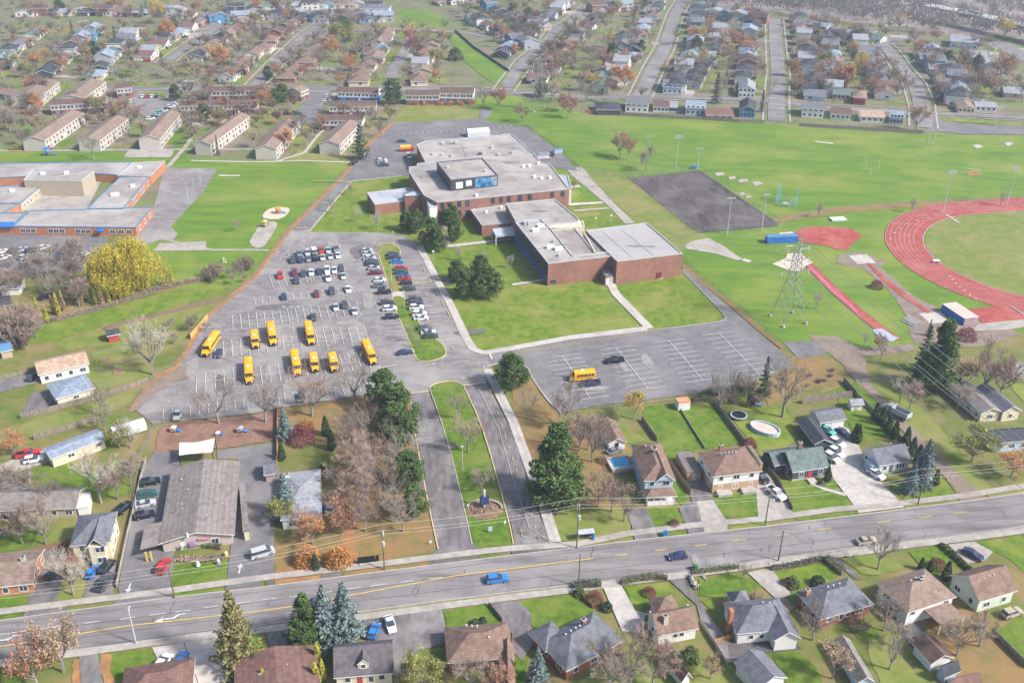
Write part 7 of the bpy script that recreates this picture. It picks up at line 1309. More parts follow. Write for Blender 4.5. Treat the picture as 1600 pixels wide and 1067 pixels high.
# low leafy undergrowth and shrubs scattered over the far blocks
b = MB()
for i in range(3600):
    px, py = R.choice([(R.uniform(0, 600), R.uniform(5, 205)), (R.uniform(850, 1600), R.uniform(20, 160)), (R.uniform(600, 850), R.uniform(5, 125))])
    if (690 < px < 800 and py > 45) or (py > 137 and 150 < px < 320): continue
    if 600 < px < 730 and py < 60: continue
    x, y = G(px, py)
    if near_road(x, y, 3): continue
    b.m(R.choice([LPU, LT, LX, LHG, LO, LPU, LPU])); s = R.uniform(.6, 1.5)
    for j in range(12): leaf(b, (x + R.gauss(0, s), y + R.gauss(0, s * .6), abs(R.gauss(.6, .5))), R.uniform(.25, .5), R)
tag(b.build('undergrowth'), 'brown and green undergrowth between the far houses', None, None, 'stuff')
# highway in the wood
q = GL([(1450,8),(1480,13),(1540,25),(1600,38),(1720,66)], 11); b = MB().m(mat('highway_concrete', (.38, .37, .36), (.46, .45, .43), .3)); ribbon(b, q, 13, 10, 11); tag(b.build('highway'), kind='structure')
for k, (px, py, co) in enumerate(((1502,18,'silver'),(1518,20,'tan'),(1526,22,'white'),(1531,23,'white'),(1565,30,'silver'))): car('van', co, 0, 0, -20, f'{co} vehicle on the far highway, {ORD[k]} from the left', None, world=G(px, py, 11.3), z=11.05, small=True)

for k in range(9): car(['suv', 'sedan', 'hatchback'][k % 3], ['white', 'black', 'silver', 'teal', 'white', 'navy', 'white', 'silver', 'white'][k], 236 + k * 5.2, 188 - k * 3.1, 20, f'car parked {ORD[k]} from the left in the slanting townhouse lot row', 'cars in the townhouse parking lot', small=True)
for k, (x, y, co) in enumerate(((205,161,'white'),(213,160,'silver'),(223,153,'white'),(230,153,'red'),(238,153,'white'),(245,153,'navy'))): car('suv', co, x, y, 100, f'{co} car, {ORD[k]} in the top rows of the townhouse lot', 'cars in the townhouse parking lot', small=True)
for k, (x, y, co) in enumerate(((514,153,'white'),(518,156,'silver'),(511,160,'white'),(516,163,'silver'),(466,180,'navy'),(450,180,'black'),(433,180,'black'))): car('suv', co, x, y, 10, f'{co} car, {ORD[k]} along the pale townhouse rows', 'cars by the pale townhouse rows', small=True)
for k, (x, y, co) in enumerate(((4,396,'white'),(24,395,'black'),(36,393,'silver'),(50,394,'charcoal'),(62,392,'grey'),(70,390,'white'),(8,405,'white'),(40,405,'silver'),(2,428,'white'),(48,412,'charcoal'),(80,429,'navy'),(112,447,'silver'),(131,401,'silver'),(122,415,'grey'),(72,466,'navy'))): car('suv' if k % 2 else 'sedan', co, x, y, 60, f'{co} car under bare trees in the elementary school lot', 'cars in the elementary school lot', small=True)
# ================================================================ POLES, FENCES, PLAY AND SPORT THINGS
def wire(b, p, q, sag, r=.03, n=10):
    pts = []
    for i in range(n + 1): t = i / n; v = Vector(p).lerp(Vector(q), t); v.z -= sag * 4 * t * (1 - t); pts.append(v)
    for i in range(n): b.bar(pts[i], pts[i + 1], r, n=3)
wm_ = flat('aluminium_wire', (.72, .72, .72), .5)
def pylon(px, py, label, Hp=29, world=None):
    c = world or G(px, py); r = empty('power_pylon', (c[0], c[1], 0), radians(17), label, 'pylon'); b = MB().m(steel); w0 = 4.1; lv = [0, 5, 9.5, 13, 16, 18.5, 20.5, 22.5, 24.5, 26.5]
    wd = lambda z: w0 * (1 - z / 16) + 1.3 * z / 16 if z < 16 else 1.3 * (1 - (z - 16) / 26)
    for s, t in ((1, 1), (1, -1), (-1, -1), (-1, 1)):
        for i in range(len(lv) - 1):
            z, y = lv[i], lv[i + 1]; a, d = wd(z), wd(y); b.bar((s * a, t * a, z), (s * d, t * d, y), .1, n=4)
        b.bar((s * wd(26.5), t * wd(26.5), 26.5), (0, 0, Hp), .09)
    for i in range(len(lv) - 1):
        z, y = lv[i], lv[i + 1]; a, d = wd(z), wd(y); cs = [(1, 1), (1, -1), (-1, -1), (-1, 1)]
        for k in range(4):
            (s, t), (u, v) = cs[k], cs[(k + 1) % 4]; b.bar((s * a, t * a, z), (u * d, v * d, y), .045); b.bar((u * a, v * a, z), (s * d, t * d, y), .045)
            if i: b.bar((s * a, t * a, z), (u * a, v * a, z), .06)
    b.build('lattice', r); tips = []
    for z, L in ((17, 4.8), (21, 4.2), (25, 3.6)):
        for s in (-1, 1):
            b = MB().m(steel); b.bar((s * 1, .6, z), (s * L, 0, z + .5), .09); b.bar((s * 1, -.6, z), (s * L, 0, z + .5), .09); b.bar((s * .9, 0, z + 1.6), (s * L, 0, z + .5), .07); a_ = b.build('cross_arm', r); b = MB().m(wht); b.bar((s * L, 0, z + .45), (s * L, 0, z - 1.0), .12, n=6); b.build('insulator', a_); tips.append((s * L, 0, z - 1.0))
    tips.append((0, 0, Hp))
    for s, t in ((1, 1), (1, -1), (-1, -1), (-1, 1)): b = MB().m(conc_d); b.bar((s * w0, t * w0, -.1), (s * w0, t * w0, .7), .7, n=8, w2=.5); b.build('footing', r)
    bpy.context.view_layer.update(); return [tuple(r.matrix_world @ Vector(t)) for t in tips]
c1 = G(1231, 500); d1 = Vector((.302, -.953)); c0 = G(842, 172)
T1 = pylon(0, 0, 'tall green-grey lattice pylon beside the long jump pit', world=c1); T0 = pylon(0, 0, 'distant lattice pylon among bare trees at the field corner', world=c0)
dv = (Vector(c1) - Vector(c0)).normalized(); c2 = Vector(c1) + dv * 235; cm = Vector(c0) - dv * 230
for i in range(7):
    o = tuple(Vector(T1[i]) + Vector((dv.x, dv.y, 0)) * 235); b = MB().m(wm_); wire(b, T0[i], T1[i], 5.5, .07, 14); tag(b.build('power_line'), f'{ORD[i]} overhead power line strung between the two pylons', 'power line', 'power lines')
    b = MB().m(wm_); wire(b, T1[i], o, 5.5, .08, 14); tag(b.build('power_line'), f'{ORD[i]} overhead power line from the near pylon to the lower right', 'power line', 'power lines')
    o = tuple(Vector(T0[i]) - Vector((dv.x, dv.y, 0)) * 230); b = MB().m(wm_); wire(b, T0[i], o, 5, .04, 8); tag(b.build('power_line'), f'{ORD[i]} overhead power line running off beyond the far pylon', 'power line', 'power lines')
def utility_pole(px, py, h, label, arms=1, transformer=False, lamp=None, wood=True, az=11.5):
    c = G(px, py); r = empty('utility_pole', (*c, 0), radians(az), label, 'utility pole'); b = MB().m(pole_w if wood else ltg); b.bar((0, 0, 0), (0, 0, h), .17, n=8, w2=.11); b.build('pole', r)
    for k in range(arms): b = MB().m(pole_w); b.box(-.07, .07, -1.2, 1.2, h - .6 - k * 1.1, h - .45 - k * 1.1); a = b.build('cross_arm', r); [MB().m(wht) for _ in ()]
    if transformer:
        for k, z in enumerate((h - 2.4, h - 4.4)): b = MB().m(ltg); b.bar((.1, .5 * (-1) ** k, z - .6), (.1, .5 * (-1) ** k, z + .5), .32, n=8); b.build('transformer', r)
    if lamp: b = MB().m(ltg); b.bar((0, 0, h - 1.5), (0, lamp, h - .9), .06); b.box(-.15, .15, lamp - .3, lamp + .3, h - 1.0, h - .85); b.build('lamp_arm', r)
    return (c[0], c[1], h)
A1 = utility_pole(901, 857, 13.5, 'tall pole with grey equipment boxes by the bus shelter', 2, True); A2 = utility_pole(601, 890, 12, 'utility pole with pale transformers near the wooded strip', 1, True); A3 = utility_pole(1195, 822, 10, 'utility pole on the verge before the brick duplex', 1, lamp=-2); A4 = utility_pole(1434, 788, 10, 'utility pole beside the blue spruces with lamp arm', 1, lamp=-2.2)
A5 = utility_pole(273, 935, 8.5, 'weathered pole at the daycare front lawn', 1); A6 = utility_pole(904, 917, 9, 'dark leaning pole on the southern verge', 0); A7 = utility_pole(1216, 877, 8.5, 'dark pole beside the stone-edged hedge', 0); A8 = utility_pole(213, 1006, 9.5, 'pale concrete street-light pole at the lower left', 0, wood=False, lamp=1.2)
ends = [(A5[0] - 60, A5[1] - 12, 9), A5, A2, A1, A3, A4, (A4[0] + 60, A4[1] + 12, 10)]
for i in range(len(ends) - 1):
    for dy, dz in ((-1.1, -.4), (1.1, -.4), (0, -2.2)):
        b = MB().m(wm_); p, q = ends[i], ends[i + 1]; wire(b, (p[0], p[1] + dy, p[2] + dz), (q[0], q[1] + dy, q[2] + dz), .9, .02, 6); tag(b.build('overhead_cable'), f'{["near", "far", "lower"][[-1.1, 1.1, 0].index(dy)]} cable of the {ORD[i]} roadside pole span from the left', 'cable', 'roadside cables')
def lamp_post(px, py, h, label, style='globe', group=None, world=None):
    c = world or G(px, py); r = empty('lamp_post', (*c, .1), 0, label, 'lamp post', group); b = MB().m(ltg); b.bar((0, 0, 0), (0, 0, h), .1, n=6, w2=.06); b.build('pole', r)
    if style == 'globe': b = MB().m(wht); b.ell((0, 0, h + .3), .42, .42, .36, 8, 6); b.build('globe', r)
    elif style == 'double':
        b = MB().m(ltg)
        b.bar((-2.2, 0, h), (2.2, 0, h), .05)
        for s in (-2.2, 0, 2.2): b.box(s - .45, s + .45, -.22, .22, h, h + .15)
        b.build('lamp_head', r)
    else: b = MB().m(ltg); b.box(-.35, .35, -.2, .2, h, h + .16); b.build('lamp_head', r)
lamp_post(459.4, 525, 10, 'tall triple-headed lamp in the middle of the bus rows', 'double')
lamp_post(486, 441, 8, 'lamp between the upper rows of parked cars', 'single')
for px, py, h, l in ((615,386,6,'lamp at the top of the upper parking island'),(612,441,6.5,'lamp low on the upper parking island'),(632,482,6,'lamp on the lower parking island'),(679,608,8,'lamp at the top of the entrance median'),(723,735,7,'lamp in the lower entrance median')): lamp_post(px, py, h, l, 'single')
for px, py, l in ((677,409,'globe lamp on the kerb walk'),(930,356,'left globe lamp behind the gym'),(954,352,'right globe lamp behind the gym'),(675,801-400,0)):
    if l: lamp_post(px, py, 3.6, l)
for px, py, h, l in ((304,312,7,'left lamp on the playground asphalt edge'),(314,295,7,'lamp with double head on the playground edge'),(294,318,7,'nearest lamp on the playground asphalt edge')): lamp_post(px, py - 6, h, l, 'single')
def flood(px, py, h, label, n=4):
    c = G(px, py); r = empty('floodlight_pole', (*c, 0), radians(10), label, 'floodlight'); b = MB().m(ltg); b.bar((0, 0, 0), (0, 0, h), .22, n=8, w2=.12); b.build('pole', r)
    for row_ in range(2 if n > 4 else 1):
        b = MB().m(ltg); b.box(-1.7, 1.7, -.06, .06, h - .3 - row_ * .9, h - .15 - row_ * .9)
        for k in range(4): b.box(-1.6 + k * .95, -1.15 + k * .95, -.35, .1, h - .25 - row_ * .9, h + .25 - row_ * .9)
        b.build('lamp_bank', r)
flood(1136, 367, 15, 'floodlight pole at the lower left of the dark court'); flood(1189.6, 361, 15, 'floodlight pole at the lower right of the dark court'); flood(1473, 333, 18, 'floodlight pole above the running track curve', 8); flood(1572, 323, 17, 'floodlight pole at the far right beyond the track', 8); flood(1056, 262, 15, 'floodlight pole with bent arm above the dark court', 8); flood(1013, 262 - 20, 9, 'small floodlight pole left of another in the field'); flood(1090, 262, 9, 'short pole beside a blue box in the field', 4)
flood(1551, 195 + 15, 14, 'tall thin lamp pole beyond the field at right'); flood(1448, 232, 9, 'thin pole on the field edge at right')
# goals, posts, cage
def tubes(name, label, cat, segs, r_, M, c, az, z=0):
    b = MB().m(M)
    for a, q in segs: b.bar(a, q, r_, n=5)
    return tag(b.build(name, None, (*c, z), az), label, cat)
def ypost(px, py, label, az): tubes('goal_post', label, 'goal post', [((0, 0, 0), (0, 0, 3)), ((0, -2.8, 3), (0, 2.8, 3)), ((0, -2.8, 3), (0, -2.8, 8.5)), ((0, 2.8, 3), (0, 2.8, 8.5))], .06, wht, G(px, py), az)
ypost(1360, 276, 'white football goal post in the middle of the field', radians(60)); ypost(1448, 232, 'white football goal post near the field fence', radians(60))
def goal(px, py, az, label, net=None, s=1): 
    tubes('soccer_goal', label, 'goal', [((0, -3.6 * s, 0), (0, -3.6 * s, 2.4 * s)), ((0, 3.6 * s, 0), (0, 3.6 * s, 2.4 * s)), ((0, -3.6 * s, 2.4 * s), (0, 3.6 * s, 2.4 * s)), ((0, -3.6 * s, 2.4 * s), (2 * s, -3.6 * s, 0)), ((0, 3.6 * s, 2.4 * s), (2 * s, 3.6 * s, 0)), ((2 * s, -3.6 * s, 0), (2 * s, 3.6 * s, 0))], .08, wht, G(px, py), az)
goal(1517, 272, radians(70), 'soccer goal with orange net base on the field'); patch('leaf_scatter', [(1510,268),(1530,266),(1535,273),(1515,275)], leaves, 3)
goal(349, 409, radians(20), 'small white goal on the grass south of the ball wall', s=.45)
c = G(1228, 318); segs = []
for k in range(9):
    t = radians(-250 + k * 40 / 1.0 * .8); x, y = 4.4 * cos(t), 4.4 * sin(t); segs.append(((x, y, 0), (x, y, 7 if k in (0, 1, 7, 8) else 3.6)))
r = empty('discus_cage', (*c, 0), 0, 'tall blue-green throwing cage on the field', 'cage'); b = MB().m(flat('cage_green', (.22, .40, .52), .5))
for a, q in segs: b.bar(a, q, .14)
for k in range(8):
    for h_ in (.1, .6, 1.2, 1.8, 2.4, 3.0, 3.5): b.bar((*segs[k][0][:2], h_), (*segs[k + 1][0][:2], h_), .04)
    if k in (0, 7):
        for h_ in (4.1, 4.7, 5.3, 5.9, 6.5, 6.9): b.bar((*segs[k][0][:2], h_), (*segs[k + 1][0][:2], h_), .04)
b.build('frame', r); b = MB().m(conc); b.bar((0, 0, 0), (0, 0, .12), 1.6, n=16); b.build('throwing_circle', r)
def container(pts, z, label, top, side_=blue, stripes=True, ends=None, name='shipping_container'):
    c, L, w, az = rect3(*pts, z); r = empty(name, (*c, .1), az, label, 'container'); b = MB().m(side_); n = int(L / .6)
    b.prism([(-L / 2, -w / 2), (L / 2, -w / 2), (L / 2, w / 2), (-L / 2, w / 2)], 0, z - .12)
    for i in range(n): x = -L / 2 + .3 + i * L / n; b.box(x - .1, x + .1, -w / 2 - .05, w / 2 + .05, .15, z - .25)
    b.build('body', r); b = MB().m(top); b.box(-L / 2 - .02, L / 2 + .02, -w / 2 - .04, w / 2 + .04, z - .12, z); b.build('roof', r)
    b = MB().m(ends or side_); b.box(L / 2 - .03, L / 2 + .06, -w / 2 + .1, -.05, .15, z - .25); b.build('door', r); b = MB().m(ends or side_); b.box(L / 2 - .03, L / 2 + .06, .05, w / 2 - .1, .15, z - .25); b.build('door', r); b = MB().m(ltg)
    for y in (-.5, .5): b.bar((L / 2 + .1, y, .2), (L / 2 + .1, y, z - .3), .03)
    b.build('lock_bar', r)
salm = mat('faded_container_roof', (.55, .42, .36), (.62, .50, .44), .5, coord='obj')
container((C(1200,260,K,[(1076,850)])[0], C(1200,260,K,[(1215,942)])[0], C(1200,260,K,[(1296,926)])[0]), 2.6, 'blue shipping container with pale salmon roof at the end of the runway', salm, ends=flat('grey_pink_door', (.35, .25, .25)))
container((C(1200,260,K,[(0,440)])[0], C(1200,260,K,[(188,432)])[0], C(1200,260,K,[(180,415)])[0]), 2.7, 'blue container with light blue roof beside the round red area', bluel)
container((C(1200,260,K,[(75,420)])[0], C(1200,260,K,[(165,412)])[0], C(1200,260,K,[(160,404)])[0]), 2.4, 'small pale-roofed container behind the blue one', salm, side_=ltg)
c = G(1225, 300 - 0); 
# white ribbed storage shelter behind the school
A, B_, C3 = Z4([(478,125),(668,120),(664,98)]); A = C(570,150,5.614,[(905,325)])[0]; B_ = C(570,150,5.614,[(1098,310)])[0]; C3 = C(570,150,5.614,[(1095,285)])[0]
c, L, w, az = rect3(A, B_, C3, 2.6); r = empty('storage_shelter', (*c, .2), az, 'white ribbed storage shelter behind the school building', 'shelter'); b = MB().m(flat('white_tarp', (.60, .64, .68), .6)); roof_mesh(b, -L / 2, L / 2, -w / 2, w / 2, 2.2, 1.4, 'gable', MATS['white_tarp'], wht, .05); b.m(MATS['white_tarp']); b.prism([(-L / 2, -w / 2), (L / 2, -w / 2), (L / 2, w / 2), (-L / 2, w / 2)], 0, 2.3); b.build('cover', r); b = MB().m(ltg)
for k in range(11): x = -L / 2 + k * L / 10; b.bar((x, -w / 2 - .05, 0), (x, -w / 2 - .05, 2.3), .07); b.bar((x, -w / 2 - .05, 2.3), (x, 0, 3.85), .07); b.bar((x, w / 2 + .05, 2.3), (x, 0, 3.85), .07)
b.build('ribs', r)
# greenhouse tunnel
c, L, w, az = rect3(*T(g1, (700,590), (905,530), (880,487)), 1.8); r = empty('polytunnel', (*c, 0), az, 'white plastic polytunnel beside the corner of the parking lot', 'polytunnel'); b = MB().m(flat('tunnel_plastic', (.58, .60, .62), .5)); prev = None
for k in range(7):
    t = pi * k / 6; y, z = -cos(t) * w / 2, sin(t) * 2.5 + .4
    if prev: b.face([(-L / 2, *prev), (L / 2, *prev), (L / 2, y, z), (-L / 2, y, z)])
    prev = (y, z)
b.face([(L / 2, -cos(pi * k / 6) * w / 2, sin(pi * k / 6) * 2.5 + .4) for k in range(7)] + [(L / 2, w / 2, 0), (L / 2, -w / 2, 0)]); b.build('cover', r); b = MB().m(LX); b.box(L / 2, L / 2 + .06, -1, 1, 0, 2); b.build('door', r)
# fences
def fence(name, line, label, h=1.8, M=wood, post=2.4, kind='board', cat='fence', world=False, z=0, sm=0):
    p = line if world else GL(line)
    if sm: p = smooth(p, sm, False)
    o = (p[0][0], p[0][1]); r = empty(name, (*o, z), 0, label, cat); b = MB().m(M); q = [(x - o[0], y - o[1]) for x, y in p]
    if kind == 'board': ribbon(b, q, .09, .05, h); b.build('panel', r)
    else:
        for i in range(len(q) - 1):
            for hh in (h, h * .5, .1): b.bar((*q[i], hh), (*q[i + 1], hh), .035, n=3)
        b.build('rail', r)
        b = MB().m(M)
        for i in range(len(q) - 1):
            d = dist(q[i], q[i + 1]); n = max(1, int(d / .9))
            for k in range(n): a = lerp(q[i], q[i + 1], k / n); c_ = lerp(q[i], q[i + 1], (k + 1) / n); b.bar((*a, .1), (*c_, h), .012, n=3); b.bar((*a, h), (*c_, .1), .012, n=3)
        b.build('mesh', r)
    pb = MB().m(M if kind == 'board' else steel); cum = 0; cnt = 0
    for i in range(len(q) - 1):
        d = dist(q[i], q[i + 1]); n = max(1, int(d / post))
        for k in range(n):
            a = lerp(q[i], q[i + 1], k / n); cnt += 1
            if cnt < 60: pp = MB().m(M if kind == 'board' else steel); pp.box(a[0] - .07, a[0] + .07, a[1] - .07, a[1] + .07, 0, h + .12); pp.build('post', r)
chain = flat('chain_link', (.20, .21, .2), .6)
fence('chain_link_fence', [(205,638),(222,616),(240,595),(275,572),(296,543)], 'chain-link fence at the lower left edge of the parking lot', 1.8, chain, 5, 'link')
fence('wooden_fence', C(0,260,K,[(1180,1067),(1285,945)]), 'new orange-brown wooden fence beside the parking lot', 2.0, mat('new_orange_wood', (.52, .30, .10), (.62, .40, .16), 2), 2.4)
fence('chain_link_fence', [(321,499),(397,433),(452,360),(528,283),(546,264)], 'long chain-link fence with orange leaf drift beside the upper lot', 1.6, chain, 8, 'link')
fence('chain_link_fence', [(548,262),(576,226),(612,191),(640,164)], 'chain-link fence from the service lane to the rear field', 1.8, flat('rusty_link', (.4, .25, .12)), 8, 'link')
fence('court_fence', C(800,260,K,[(720,75),(1060,350),(1165,415),(1640,372)]), 'rusty chain-link fence round the near sides of the dark court', 2.4, chain, 4, 'link'); fence('court_fence', C(800,260,K,[(720,75),(1165,30),(1645,355)]), 'chain-link fence round the far sides of the dark court', 2.4, chain, 4, 'link')
fence('chain_link_fence', C(800,260,K,[(380,-10),(420,30),(560,45),(720,75)]), 'dark fence running to the upper left court corner', 1.6, chain, 5, 'link'); fence('chain_link_fence', C(800,260,K,[(970,447),(1060,440),(1165,415)]), 'short fence from gym lawn to the court corner', 1.4, chain, 5, 'link')
fence('chain_link_fence', [(820,196),(850,217),(880,238),(905,262)], 'fence along the east side of the rear pavement', 1.6, chain, 5, 'link')
fence('chain_link_fence', [(1070,405),(1088,428),(1140,471),(1200,522),(1225,545)], 'fence along the lane right of the gym', 1.6, chain, 5, 'link'); fence('chain_link_fence', [(1216,350),(1290,330),(1420,318),(1600,310)], 'low fence with leaf drift above the running track', 1.2, chain, 8, 'link')
fence('field_fence', C(800,0,K,[(450,700),(640,712)]), 'brown board fence behind the dark-roofed house', 1.8, wood_o); fence('field_fence', C(800,0,K,[(642,712),(900,728),(1180,742),(1400,758),(1560,762)]), 'grey board fence along the top of the playing field', 1.8, wood, 2.4); fence('field_fence', C(1200,0,K,[(190,782),(400,795),(700,812),(965,828)]), 'grey board fence at the right top of the playing field', 1.8, wood)
fence('park_fence', [(711,50),(740,76),(795,113)], 'dark board fence down the right side of the park strip', 1.8, flat('dark_fence', (.06, .09, .09)), 3)
fence('wooden_fence', C(0,797,K,[(722,480),(750,350),(790,160),(830,0),(870,-180),(905,-300)]), 'pale concrete-edged fence on the left of the daycare lot', 1.4, conc_d, 4)
fence('chain_link_fence', C(0,530,K,[(960,545),(880,700),(840,900),(820,1067)]), 'wire fence left of the daycare playground', 1.5, chain, 4, 'link')
fence('wooden_fence', C(0,530,K,[(130,490),(310,450),(600,370),(800,310),(920,262)]), 'grey board fence crossing the left back gardens', 1.7, wood); fence('wooden_fence', C(0,530,K,[(210,620),(420,560),(600,500)]), 'dark board fence behind the mobile home', 1.6, wood)
fence('wooden_fence', C(0,530,K,[(0,255),(240,190)]), 'dark fence above the workshop driveway', 1.4, wood); fence('wire_fence', C(0,530,K,[(570,105),(800,40),(850,30)]), 'thin garden fence right of the workshop', 1.0, chain, 4, 'link'); fence('wire_fence', C(0,530,K,[(600,195),(900,115)]), 'second thin garden fence below the first', 1.0, chain, 4, 'link')
fence('garden_hedge_fence', C(0,260,K,[(650,1010),(850,960),(1350,835)]), 'brown hedge-lined fence across the long left gardens', 1.3, flat('brown_hedge', (.20, .14, .11)), 4)
fence('wooden_fence', C(0,797,K,[(240,265),(450,210)]), 'brown board fence joining two houses at the left', 1.7, flat('brown_board', (.24, .14, .09))); fence('chain_link_fence', [(255,659),(437,632)], 'mesh fence between the parking lot and playground', 1.5, chain, 4, 'link')
fence('wooden_fence', C(400,530,K,[(135,430),(132,700),(130,850)]), 'orange-brown fence right of the daycare playground', 1.6, wood_o, 3); fence('chain_link_fence', [(800,262),(800,262.1)], 'x', .1) if 0 else None
fence('wooden_fence', C(800,530,K,[(800,500),(895,632)]), 'dark fence beside the first long back garden', 1.5, wood); fence('wooden_fence', C(800,530,K,[(1245,395),(1440,655)]), 'dark wooden fence left of the trampoline garden', 1.6, wood); fence('wire_fence', C(800,530,K,[(1025,415),(1190,680)]), 'low divider between the two long back gardens', .8, conc_d, 4)
fence('wooden_fence', C(800,530,K,[(965,765),(1100,960)]), 'dark brown fence right of the pale blue house', 1.7, flat('brown_board', (.2, .1, .07))); fence('chain_link_fence', C(800,530,K,[(520,430),(820,405),(1020,380)]), 'mesh fence behind the long back gardens', 1.4, chain, 4, 'link')
fence('wooden_fence', C(1200,530,K,[(0,810),(60,880),(150,1060)]), 'brown fence left of the dark green house garden', 1.4, wood); fence('wooden_fence', C(1200,530,K,[(465,265),(540,350)]), 'dark fence at the top of the cedar garden', 1.8, wood); fence('wooden_fence', C(1200,530,K,[(210,400),(430,365),(515,360)]), 'grey board fence behind the double garage', 2.2, wood)
fence('wooden_fence', C(1200,530,K,[(540,350),(650,460),(760,590),(850,640)]), 'dark fence between cedars and the dirt track', 1.4, wood); fence('gate', C(1200,530,K,[(580,268),(700,255),(760,250)]), 'metal farm gate across the dirt track', 1.1, ltg, 4, 'link', 'gate')
fence('garden_wall', C(1200,797,K,[(1380,760),(1480,860),(1600,980)]), 'dark wooden fence in the bottom right corner', 1.5, wood); fence('wooden_fence', C(800,797,K,[(1245,830),(1370,790)]), 'brown slatted gate fence by the grey white house', 1.4, wood_o); fence('wooden_fence', C(800,797,K,[(420,530),(500,608)]), 'tan wooden fence by the corner shrubs', 1.2, wood_o); fence('garden_wall', C(800,797,K,[(1160,690),(1330,960)]), 'pale fence along the narrow driveway', 1.2, kerbm)
fence('wooden_fence', C(400,797,K,[(1440,590),(1520,690)]), 'dark timber fence beside the middle driveway', 1.2, wood)
def hedge(line, w, h, M, label, name='hedge', z=0):
    p = smooth(GL(line), 4, False); o = p[0]; b = MB().m(M); rn = random.Random(len(label))
    for i in range(len(p) - 1):
        d = dist(p[i], p[i + 1])
        for k in range(int(d * w * 42)):
            t = rn.random(); c_ = lerp(p[i], p[i + 1], t); u = ((p[i + 1][0] - p[i][0]) / d, (p[i + 1][1] - p[i][1]) / d); s = rn.uniform(-w / 2, w / 2); leaf(b, (c_[0] - u[1] * s - o[0], c_[1] + u[0] * s - o[1], h * (1 - (rn.random() ** 2) * .8)), .17, rn)
    r = empty(name, (*o, z), 0, label, 'hedge'); b.build('foliage', r); b = MB().m(bark); ribbon(b, [(x - o[0], y - o[1]) for x, y in p], w * .5, 0, h * .7); b.build('stem', r)
hedge(C(800,797,K,[(675,460),(760,440),(900,425),(960,430)]), 1.6, 1.4, LHG, 'clipped green-brown hedge along the southern sidewalk'); hedge(C(1200,797,K,[(20,372),(180,345),(330,310)]), 1.2, 1.3, LX, 'dark hedge behind the white stone edge'); hedge(C(1200,797,K,[(345,305),(460,400)]), 2, 1.5, LHG, 'square-cut green hedge running down the side of the lawn')
hedge(C(800,797,K,[(375,480),(450,475),(550,470)]), 1.8, 1.6, LX, 'dark green hedge clump by the leaning pole'); hedge(C(800,797,K,[(1100,410),(1120,470),(1150,490)]), 1, 1.1, leafmat('white_stone', (.5, .5, .48)), 'pale rocky border at the corner of the narrow driveway'); hedge(C(800,797,K,[(1110,400),(1250,378),(1400,360)]), 1.2, 1.2, LHG, 'frosted hedge along the sidewalk of the grey white house')
hedge(C(0,797,K,[(1090,245),(1250,225),(1370,240)]), 1.6, 1.2, LHG, 'hedge beneath the daycare front wall'); hedge(C(0,797,K,[(1075,300),(1230,310),(1390,290)]), 2.0, .6, LPU, 'red-brown planting strip before the daycare'); hedge(C(0,260,K,[(150,985),(330,960),(700,860),(1000,760),(1280,700)]), 2.2, 1.5, LPU, 'long brown garden hedge below the columnar trees'); hedge(C(800,530,K,[(1110,385),(1230,380)]), 2, 1.6, LX, 'dark hedge right of the orange-roofed shed')
hedge(C(0,0,K,[(60,930),(330,925)]), 2.0, 1.2, LO, 'orange hedge in front of the first townhouse row'); hedge(C(0,530,K,[(500,310),(700,260),(900,200)]), .8, .6, LPU, 'x') if 0 else None
# stone edging
for k in range(16): p = lerp((1203,882), (1240,876), k / 15); b = MB().m(kerbm); c_ = G(*p); b.ell((0, 0, .2), .5, .4, .35, 6, 4, .15, random.Random(k)); tag(b.build('boulder', None, (*c_, 0)), 'white boulder in the edging row beside the southern sidewalk', 'boulder', 'white boulders by the sidewalk')
# bus shelter, bins, boxes, mail
r = empty('bus_shelter', (*G(915, 843), 0), radians(11), 'small grey glass bus shelter beside the tall pole', 'bus shelter'); b = MB().m(ltg); b.box(-1.9, 1.9, -.8, .8, 2.3, 2.45); b.build('roof', r); b = MB().m(ltg)
for x in (-1.8, 1.8):
    for y in (-.7, .7): b = MB().m(ltg); b.box(x - .05, x + .05, y - .05, y + .05, 0, 2.3); b.build('post', r)
b = MB().m(glass); b.box(-1.75, 1.75, .68, .72, .4, 2.2); b.build('back_pane', r)
def bin_(px, py, M, label, h=1.1, az=0): r = empty('wheelie_bin', (*G(px, py), .2), az, label, 'bin'); b = MB().m(M); b.prism([(-.3, -.35), (.3, -.35), (.3, .35), (-.3, .35)], 0, h); b.build('body', r); b = MB().m(M); b.box(-.33, .33, -.4, .4, h, h + .08); b.build('lid', r)
bin_(926.5, 843, blue, 'tall dark blue bin right of the bus shelter', 1.5); bin_(1037, 838, blue, 'blue recycling bin on the verge, left of two'); bin_(1040, 837, blue, 'blue recycling bin on the verge, right of two'); bin_(1083, 891, MATS['leaf_dark_green'], 'green bin at the southern kerb, left of a pair'); bin_(1087, 890, flat('bin_green', (.04, .2, .1)), 'green bin at the southern kerb, right of a pair'); bin_(506, 796, blue, 'blue bin beside the white bungalow')
r = empty('bench_shelter', (*G(573, 880), 0), radians(12), 'dark-backed waste box beside the sidewalk bin by the wooded strip', 'box'); b = MB().m(black); b.box(-1.9, 1.9, -.1, .1, .3, 1.9); b.build('panel', r); b = MB().m(conc); b.box(-1.6, 1.6, -.9, -.3, .35, .5); b.build('seat', r); bin_(590, 876, black, 'dark bin next to the utility pole with transformers')
